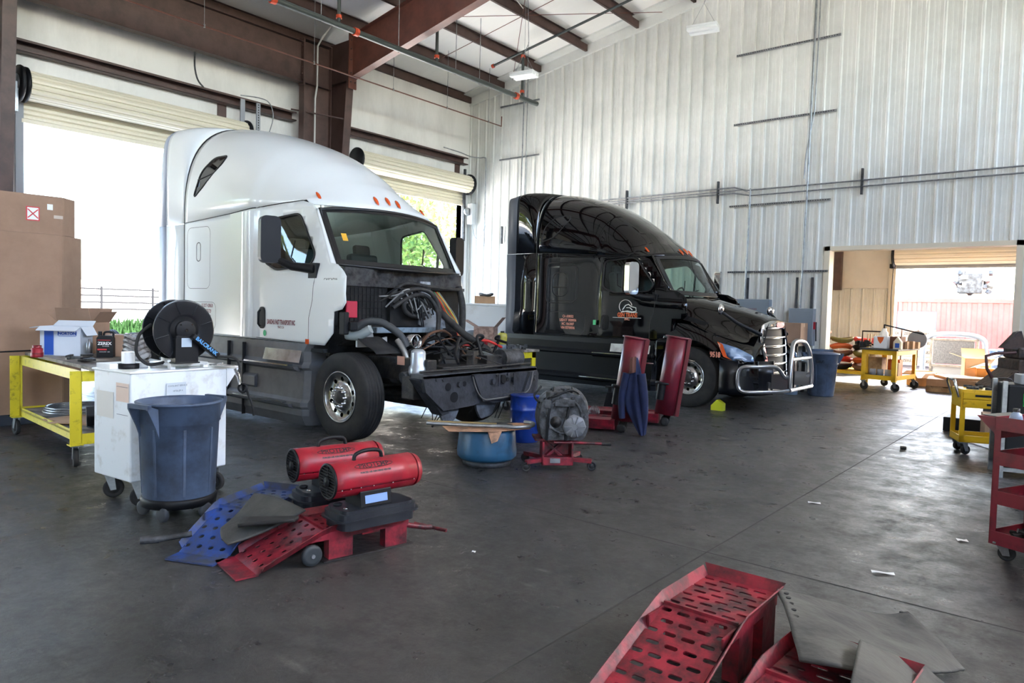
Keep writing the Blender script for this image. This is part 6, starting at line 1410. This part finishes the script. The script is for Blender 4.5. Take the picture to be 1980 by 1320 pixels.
for x in (-.15, .9):
    for y in (.02, .46): b = M(); b.box(x, x+.08, y, y+.06, 0, .14); b.build('stand_leg', K['dark'], t)
# litter
for p, s, lab in (((-1.75, 6.22), (.10, .04), 'crumpled white paper scrap on mid floor'), ((-.93, 4.81), (.13, .035), 'folded white paper strip on floor above rubber mat'), ((-.65, 5.94), (.07, .05), 'small paper scrap near the red cart'), ((-3.01, 3.33), (.025, .02), 'tiny white scrap on floor right of the ramps')):
    b = M(); b.grid([[(s[0]*(i/4-.5), s[1]*(j/3-.5), .002+.006*((i*3+j*5) % 4)/3) for j in range(4)] for i in range(5)]); tag(b.build('paper_scrap', K['paper'], loc=(p[0], p[1], .001), rz=.4), lab, 'paper')
b = M(); b.cyl((0, 0, .02), (.06, .02, .02), .02, n=8); tag(b.build('bolt', K['dark'], loc=(-1.74, 9.62, 0)), 'small dark bolt on the bright floor left of yellow cart', 'bolt')
b = M(); b.prism([(-.1, 0), (.1, 0), (.1, .12), (0, .18), (-.1, .08)], -.06, .06); tag(b.build('wheel_chock', mat('lime_chock', (190, 200, 40), .5), loc=(-4.72, 11.15, 0)), 'lime yellow chock in front of black truck wheel', 'chock')

# ------------------------------------------------------------------ annex room
t = shelf_cart('parts_table', 'yellow wheeled parts table in the room beyond the doorway', 'table', (-3.98, 17.22, 0), -.12, .72, 1.35, .93, K['yellow2'], K['dark2'], .3, .09, .09, .04)
c = closed_box('parts_box', 'white box with orange patch on the far yellow table', (-3.62, 17.45, .932), -.12, .28, .26, .27, mat('white_carton', (206, 214, 224), .7), tape=False)
b = M(); b.prism([(-.07, .25), (.07, .25), (.05, .17), (0, .1), (-.05, .17)], -.1335, -.131); b.build('orange_patch', mat('orange_patch', (216, 96, 30), .6), c)
closed_box('parts_box', 'dark brown box right of the white box on far table', (-3.36, 17.6, .932), -.12, .26, .3, .27, mat('dark_cardboard', (110, 70, 52), .8), tape=False)
c = thing('milk_carton_box', 'cream house-shaped carton with blue print on far table', 'box', (-3.28, 17.3, .932), -.12)
b = M(); b.prism([(-.08, 0), (.08, 0), (.08, .16), (0, .27), (-.08, .16)], -.05, .05); b.build('carton_body', mat('cream_carton', (214, 204, 178), .7), c); b = M(); b.box(-.045, .045, -.0515, -.0505, .03, .13); b.build('blue_print', mat('carton_blue', (36, 84, 178), .6), c)
for i, (x, y, h, lab) in enumerate(((-3.13, 17.75, .16, 'first small tan box in the row on the far table'), (-3.05, 17.95, .17, 'second small tan box in the row on the far table'), (-2.98, 18.15, .15, 'third small tan box in the row on the far table'))): closed_box('small_tan_box', lab, (x-.1, y, .932), -.12, .14, .14, h, K['card2'], tape=False, group='small tan boxes on the far table')
c = thing('blue_white_canister', 'white canister with pump rod behind the white box', 'canister', (-3.68, 17.85, .932)); b = M(); b.lathe([(0, 0), (.09, 0), (.09, .34), (.05, .38), (.05, .44), (0, .44)], n=20); b.build('canister_body', K['white'], c)
b = M(); b.bar((0, 0, .52), (.75, .3, .33), .03, .03); b.cyl((0, 0, .44), (0, 0, .53), .015); b.build('pump_lever', K['black'], c)
b = M(); b.tube([(-.25, 0, 0), (-.25, 0, .36), (.25, 0, .36), (.25, 0, 0)], .02, 6); b.bar((-.12, -.05, .0), (-.1, -.05, .3), .04, .02, 1); b.bar((-.04, -.05, .0), (-.05, -.05, .3), .04, .02, 1); b.bar((.03, -.05, .02), (.03, -.05, .29), .03, .02, 1); tag(b.build('metal_frame_rack', [K['black'], K['card2']], loc=(-3.9, 17.9, .932), rz=-.12), 'black hoop frame with tan slats on the far table left', 'rack')
b = M(); R = random.Random(9)
for k in range(10): b.obox((R.uniform(-.12, .12), R.uniform(-.1, .1), R.uniform(.03, .16)), (R.uniform(.05, .2), R.uniform(.05, .1), R.uniform(.03, .1)), R.uniform(0, 3))
tag(b.build('black_motor_part', K['black'], loc=(-4.0, 17.4, .932)), 'black mechanical part at the far table left corner', 'part')
b = M(); b.lathe([(0, 0), (.12, 0), (.13, .03), (.19, .03), (.2, .05), (.19, .12), (.0, .12)], (0, 0, 0), 'Y', 24); tag(b.build('brake_drum', K['jamb'], loc=(-3.1, 18.35, 1.13)), 'grey round drum at the back right of far table', 'drum')
for x, y, w_, h, lab, m_ in ((-3.78, 17.4, .13, .14, 'short grey can on the far table shelf, left', K['jamb']), (-3.62, 17.38, .13, .14, 'short grey can on the far table shelf, middle', K['jamb']), (-3.46, 17.36, .13, .14, 'short grey can on the far table shelf, right', K['jamb'])):
    b = M(); b.lathe([(0, 0), (w_/2, 0), (w_/2, h), (0, h)], n=16); tag(b.build('small_can', m_, loc=(x, y, .322)), lab, 'can', 'cans on the far table shelf')
closed_box('shelf_box', 'tall tan box at right end of far table shelf', (-3.32, 17.45, .322), -.12, .15, .2, .3, K['card2'], tape=False)
closed_box('shelf_box', 'pale plywood sheet box at left of far table shelf', (-3.8, 17.9, .322), -.12, .3, .3, .38, K['lwood'], tape=False)
closed_box('shelf_box', 'orange box hanging over cans on far table shelf', (-3.4, 17.75, .322), -.12, .25, .2, .36, mat('orange_patch', (216, 96, 30), .6), tape=False)
# junk rack on the left of the annex
t = thing('junk_rack', 'low yellow steel rack crammed with hoses by the doorway jamb', 'rack', (-5.55, 17.9, 0), -.1)
b = M(); b.box(0, 1.6, 0, 1.2, .28, .34)
for x in (0, 1.54):
    for y in (0, 1.14): b.box(x, x+.06, y, y+.06, 0, 1.0)
b.build('rack_frame', K['yellow2'], t)
junk = [(mat('orange_hose', (196, 92, 44), .6), 'orange'), (K['black'], 'black'), (mat('brown_tarp', (104, 72, 50), .8), 'brown'), (mat('olive_hose', (120, 110, 50), .6), 'olive'), (mat('bright_red_hose', (210, 50, 36), .5), 'red')]
R = random.Random(21)
for k in range(16):
    mm, cn = junk[k % 5]; z = .40+.16*(k//3); x = -5.25+.42*(k % 3)*1.25; y = 18.5+R.uniform(-.04, .04); b = M()
    b.tube([((.19+.03*j)*cos(a)*1.0, (.3+.02*j)*sin(a), .03*j+.02*sin(2*a+k)) for j in range(2) for a in [2*pi*i/16 for i in range(16)]], .035+.01*(k % 3), 7)
    tag(b.build('coiled_hose', mm, loc=(x, y, z)), 'tangled %s hose coil in the junk rack, %s layer' % (cn, ['lowest', 'second', 'third', 'fourth', 'fifth', 'top'][k//3]), 'hose', 'hose coils in the junk rack' if 0 else 'hose coils in the junk rack')
# pallet with cardboard in the sunlit spot
def pallet(name, lab, loc, rz, w_, d_, m_, h=.12):
    t = thing(name, lab, 'pallet', loc, rz); 
    for i in range(6): b = M(); b.box(-w_/2+i*w_/5.6, -w_/2+i*w_/5.6+.1, -d_/2, d_/2, h-.02, h); b.build('top_board', m_, t)
    for y in (-d_/2+.04, 0, d_/2-.04): b = M(); b.box(-w_/2, w_/2, y-.04, y+.04, 0, h-.021); b.build('stringer', m_, t)
    return t
pallet('wooden_pallet', 'wooden pallet under flattened cartons beyond the doorway', (-2.25, 18.6, 0), .1, 1.25, 1.1, K['lwood'])
for k, (dx_, dy, a, h, lab) in enumerate(((0, 0, .1, .16, 'thick stack of flattened brown cartons on the pallet'), (.2, .15, .4, .05, 'upper loose flattened carton on the pallet stack'))):
    b = M(); b.box(-.62, .62, -.5, .5, 0, h); tag(b.build('flattened_cartons', [K['card2']], loc=(-2.25+dx_, 18.6+dy, .122+.162*k), rz=a), lab, 'cardboard')
open_box('crumpled_carton', 'open brown carton tipped at the left of the sunlit pile', (-3.15, 19.45, 0), .5, .5, .45, .35, K['card2'], ((0, 120), (1, 100), (3, 130), (2, 90)), .6)
open_box('bright_carton', 'tall sunlit carton with flaps open at the pile top', (-2.1, 19.8, 0), .3, .5, .4, .72, mat('kraft_board', (234, 208, 178), .8), ((0, 150), (1, 60), (2, 40), (3, 70)), .7)
closed_box('bright_carton', 'wide orange brown carton at the right of the pile', (-1.45, 19.4, 0), .1, .8, .6, .45, mat('orange_board', (206, 150, 84), .8))
closed_box('bright_carton', 'small orange carton before the tall sunlit carton', (-1.85, 19.25, .33), .2, .35, .3, .2, mat('orange_board', (206, 150, 84), .8), tape=False)
b = M(); b.add([(-.7, 0, .5), (-.1, .1, .62), (.7, -.1, .48), (.75, .5, .46), (-.05, .5, .8), (-.6, .5, .6)], [(0, 1, 4, 5), (1, 2, 3, 4)]); tag(b.build('loose_cardboard_flap', mat('kraft_board', (214, 176, 132), .8), loc=(-1.5, 19.35, 0), solid=.01), 'big loose cardboard sheet draped over the sunlit pile', 'cardboard')
b = M(); b.box(-.25, .25, -.3, .3, 0, .3); tag(b.build('dark_red_crate', K['maroon'], loc=(-.95, 18.2, 0), bevel=.01), 'dark red crate on the floor right of the pile', 'crate')

# ------------------------------------------------------------------ yard beyond the far door
t = thing('shipping_container', 'faded pink shipping container in the yard beyond far door', 'container', (-5.6, 28.5, 0))
b = M(); P = []; x = 0
while x < 9: P += [(x, .03), (x+.12, .03), (x+.16, 0), (x+.26, 0), (x+.3, .03)]; x += .3
b.grid([[(p[0], p[1], z) for p in P if p[0] > 1.35] for z in (.15, 2.22)], sm=False); b.grid([[(p[0], p[1], z) for p in P if p[0] < 1.4] for z in (1.9, 2.22)], sm=False)
b.box(0, 9, -.02, .12, 2.22, 2.35); b.box(0, 9, -.02, .12, 0, .16); b.box(0, .12, 0, 2.4, 0, 2.35); b.box(0, 9, 2.35, 2.4, 0, 2.3); b.box(0, 9, 0, 2.4, 2.3, 2.35)
b.build('container_shell', mat('faded_pink_steel', (160, 78, 74), .6, n=(2, (140, 64, 60), .3, .6)), t)
b = M(); b.box(.05, 1.35, .05, .08, 1.15, 1.95); b.build('grey_curtain', mat('grey_blue_sheet', (96, 108, 120), .6), t)
b = M()
for k, s in enumerate('SEALAND'): b.text(s, .2, TM((5.15, -.03, 1.95-.23*k), (1, 0, 0), (0, 0, 1)))
for k, s in enumerate('45 R1'): b.text(s, .1, TM((5.65, -.03, 1.95-.14*k), (1, 0, 0), (0, 0, 1)))
b.build('container_lettering', K['paper'], t)
b = M(); b.box(5.55, 5.78, -.04, -.03, .95, 1.15); b.build('yellow_placard', mat('yellow_sticker', (226, 170, 50), .5), t)
R = random.Random(31)
k = 0
for i in range(3):
    for j in range(4):
        if i == 2 and j > 4: continue
        k += 1; c = closed_box('coolant_carton', ['lower', 'second', 'third', 'upper'][j]+' printed brown carton in '+['left', 'middle', 'right'][i]+' stack at container doorway', (-5.35+.5*i, 27.6, .03+.31*j), 0, .46, .4, .3, K['card'], tape=False, group='printed cartons at the container')
        b = M(); b.text('ZEREX', .12, TM((0, -.205, .15), (1, 0, 0), (0, 0, 1)), bold=.004); b.build('carton_print', K['dark'], c)
pallet('roof_pallet', 'grey wooden pallet on top of the pink container', (-3.35, 29.3, 2.36), 0, 1.9, 1.0, mat('grey_wood', (150, 146, 140), .8), .14)
t = thing('rooftop_engine', 'old engine on a pallet on top of the pink container', 'engine', (-3.35, 29.3, 2.505))
b = M(); b.box(-.4, .35, -.3, .3, .05, .75); b.build('engine_block', K['dark2'], t, bevel=.05)
for k in range(22): b = M(); b.obox((R.uniform(-.45, .55), R.uniform(-.35, .1), R.uniform(.05, .95)), (R.uniform(.08, .25), R.uniform(.1, .2), R.uniform(.05, .2)), R.uniform(0, 3), ry=R.uniform(0, 1)); b.build('engine_fitting', R.choice([K['dark2'], K['dark'], K['galv']]), t)
t = thing('radiator_assembly', 'grey truck radiator with curved shroud standing in the yard', 'radiator', (-3.05, 23.6, 0), .05)
b = M(); b.tube([(-.75, 0, 0), (-.75, 0, .9), (-.62, 0, 1.12), (-.3, 0, 1.2), (.3, 0, 1.2), (.62, 0, 1.12), (.75, 0, .9), (.75, 0, 0)], .07, 8, smooth=3); b.build('shroud_frame', mat('pale_grey_plastic', (134, 144, 158), .5), t)
b = M(); b.box(-.5, .5, -.04, .04, .35, 1.02); b.build('radiator_core', mat('radiator_fins', (110, 112, 116), .5, n=(30, (86, 88, 92), .4, .6)), t)
b = M()
for x in (-.58, .54): b.box(x, x+.06, -.05, .05, 0, 1.08)
b.box(-.58, .6, -.05, .05, 1.02, 1.08); b.box(-.58, .6, -.05, .05, .27, .33); b.build('mounting_frame', K['galv'], t)
b = M(); b.box(-.55, .55, -.02, .02, .05, .27); b.build('lower_panel', K['jamb'], t)
brute('outdoor_trash_can', 'pale blue grey trash can outside, right of the radiator', (-1.95, 24.2, 0), 1.0, m_=mat('pale_bin_plastic', (126, 146, 172), .5), dolly=False, h=.8, r1=.3, group='outdoor trash cans')
brute('outdoor_trash_can', 'second pale trash can outside, right of the first one', (-1.2, 24.6, 0), .4, m_=mat('pale_bin_plastic', (126, 146, 172), .5), dolly=False, h=.82, r1=.3, group='outdoor trash cans')
b = M(); b.tube([(.0+.45*cos(a), 0, .45*sin(a)) for a in [2*pi*i/32 for i in range(32)]], .025, 6, closed=True); tag(b.build('red_hose_ring', K['maroon'], loc=(.35, 28.4, 1.55)), 'large dark red ring hung on the pink container', 'hose')

# ------------------------------------------------------------------ outside the door wall
def leafball(mb, c, r, n, s, R):
    for k in range(n):
        a, e, q = R.uniform(0, 2*pi), math.asin(R.uniform(-1, 1)), r*(R.random()**.4)
        p = Vector(c)+Vector((q*cos(e)*cos(a), q*cos(e)*sin(a), q*sin(e)*.8)); u = Vector((R.gauss(0, 1), R.gauss(0, 1), R.gauss(0, 1))).normalized(); v = u.orthogonal().normalized()*s; u = u*s*1.6
        mb.add([p-u, p+v*.6, p+u, p-v*.6], [(0, 1, 2, 3)])
LG = mat('green_leaves', (88, 108, 64), .8, n=(1.5, (112, 112, 60), .35, .6), spec=.1); TB = mat('bark', (84, 68, 56), .9)
R = random.Random(17)
for i, (x, y, h, lab) in enumerate(((-36, 33, 10, 'leafy green tree outside the far corner door, left'), (-40, 43, 12, 'taller leafy tree outside the far corner door, right'), (-40, -8, 9, 'leafy tree outside beyond the left bays'), (-44, 4, 11, 'tall leafy tree outside seen in truck reflections'), (-36, -22, 10, 'leafy tree outside far to the left'), (-46, 60, 12, 'distant leafy tree beyond the far corner'), (-30, -15, 9, 'dense bushy tree outside facing the left bays, farthest left'), (-31, -8, 10, 'dense bushy tree outside facing the left bays, middle'), (-30, -1, 9, 'dense bushy tree outside facing the left bays, nearest the hedge'))):
    t = thing('leafy_tree', lab, 'tree', (x, y, -.03), 0, 'trees outside'); b = M(); lo = .12 if 'bushy' in lab else .45; b.tube([(0, 0, 0), (.1, .1, h*.3), (-.1, .0, h*.6)], .25, 8, rr=lambda q: .28-.15*q)
    for k in range(5): a = 2*pi*k/5; b.tube([(0, 0, h*.35), (h*.15*cos(a), h*.15*sin(a), h*.6)], .08, 6)
    b.build('trunk', TB, t); b = M()
    for k in range(12): leafball(b, (R.uniform(-h*.25, h*.25), R.uniform(-h*.25, h*.25), h*R.uniform(lo, .9)), h*.19, 150 if lo > .2 else 420, .16 if lo > .2 else .2, R)
    b.build('foliage', LG, t)
b = M()
for k in range(3600):
    y = R.uniform(8, 24); x = -32+R.uniform(-.5, .5)+(y-16)*-.0; a = R.uniform(0, 6.28); h = R.uniform(.35, .78)
    b.add([(x, y-.06, 0), (x, y+.06, 0), (x+.25*h*cos(a), y+.25*h*sin(a), h*1.15)], [(0, 1, 2)]); b.add([(x, y-.03, h*.5), (x, y+.03, h*.5), (x+.4*h*cos(a), y+.4*h*sin(a), h*.7)], [(0, 1, 2)])
tag(b.build('leafy_hedge_strip', mat('bright_hedge_green', (10, 34, 6), .8, spec=.1)), 'low strip of strappy green plants outside the left door', 'plants', kind='stuff')
t = thing('stake_bed_rack', 'long pale rail rack standing in the yard outside the left door', 'fence', (-46, 14, 0))
for z in (.9, 1.3, 1.7, 2.1): b = M(); b.box(-.05, .05, -12, 22, z, z+.09); b.build('rail', mat('pale_rack', (16, 17, 20), .8, spec=.1), t)
for k in range(12): b = M(); b.box(-.06, .06, -12+3*k, -11.9+3*k, 0, 2.3); b.build('post', mat('pale_rack', (16, 17, 20), .8, spec=.1), t)
b = M(); b.grid([[(-45+.4*sin(i*1.3), 23.5+.5*i, 0) if 0 else (-45.6+.5*j, 23.2+.45*i, .02+1.9*sin(pi*j/5)*(.7+.3*sin(i*1.7))) for j in range(6)] for i in range(8)]); tag(b.build('cyan_tarp', mat('cyan_tarp', (0, 52, 72), .8, spec=.1), solid=.02), 'bright cyan tarp heaped by the rail rack outside', 'tarp')
b = M(); b.box(-70, -69, -40, 80, 0, 3.2); struct('wall_yard', b, mat('far_pale_wall', (200, 196, 190), .8))
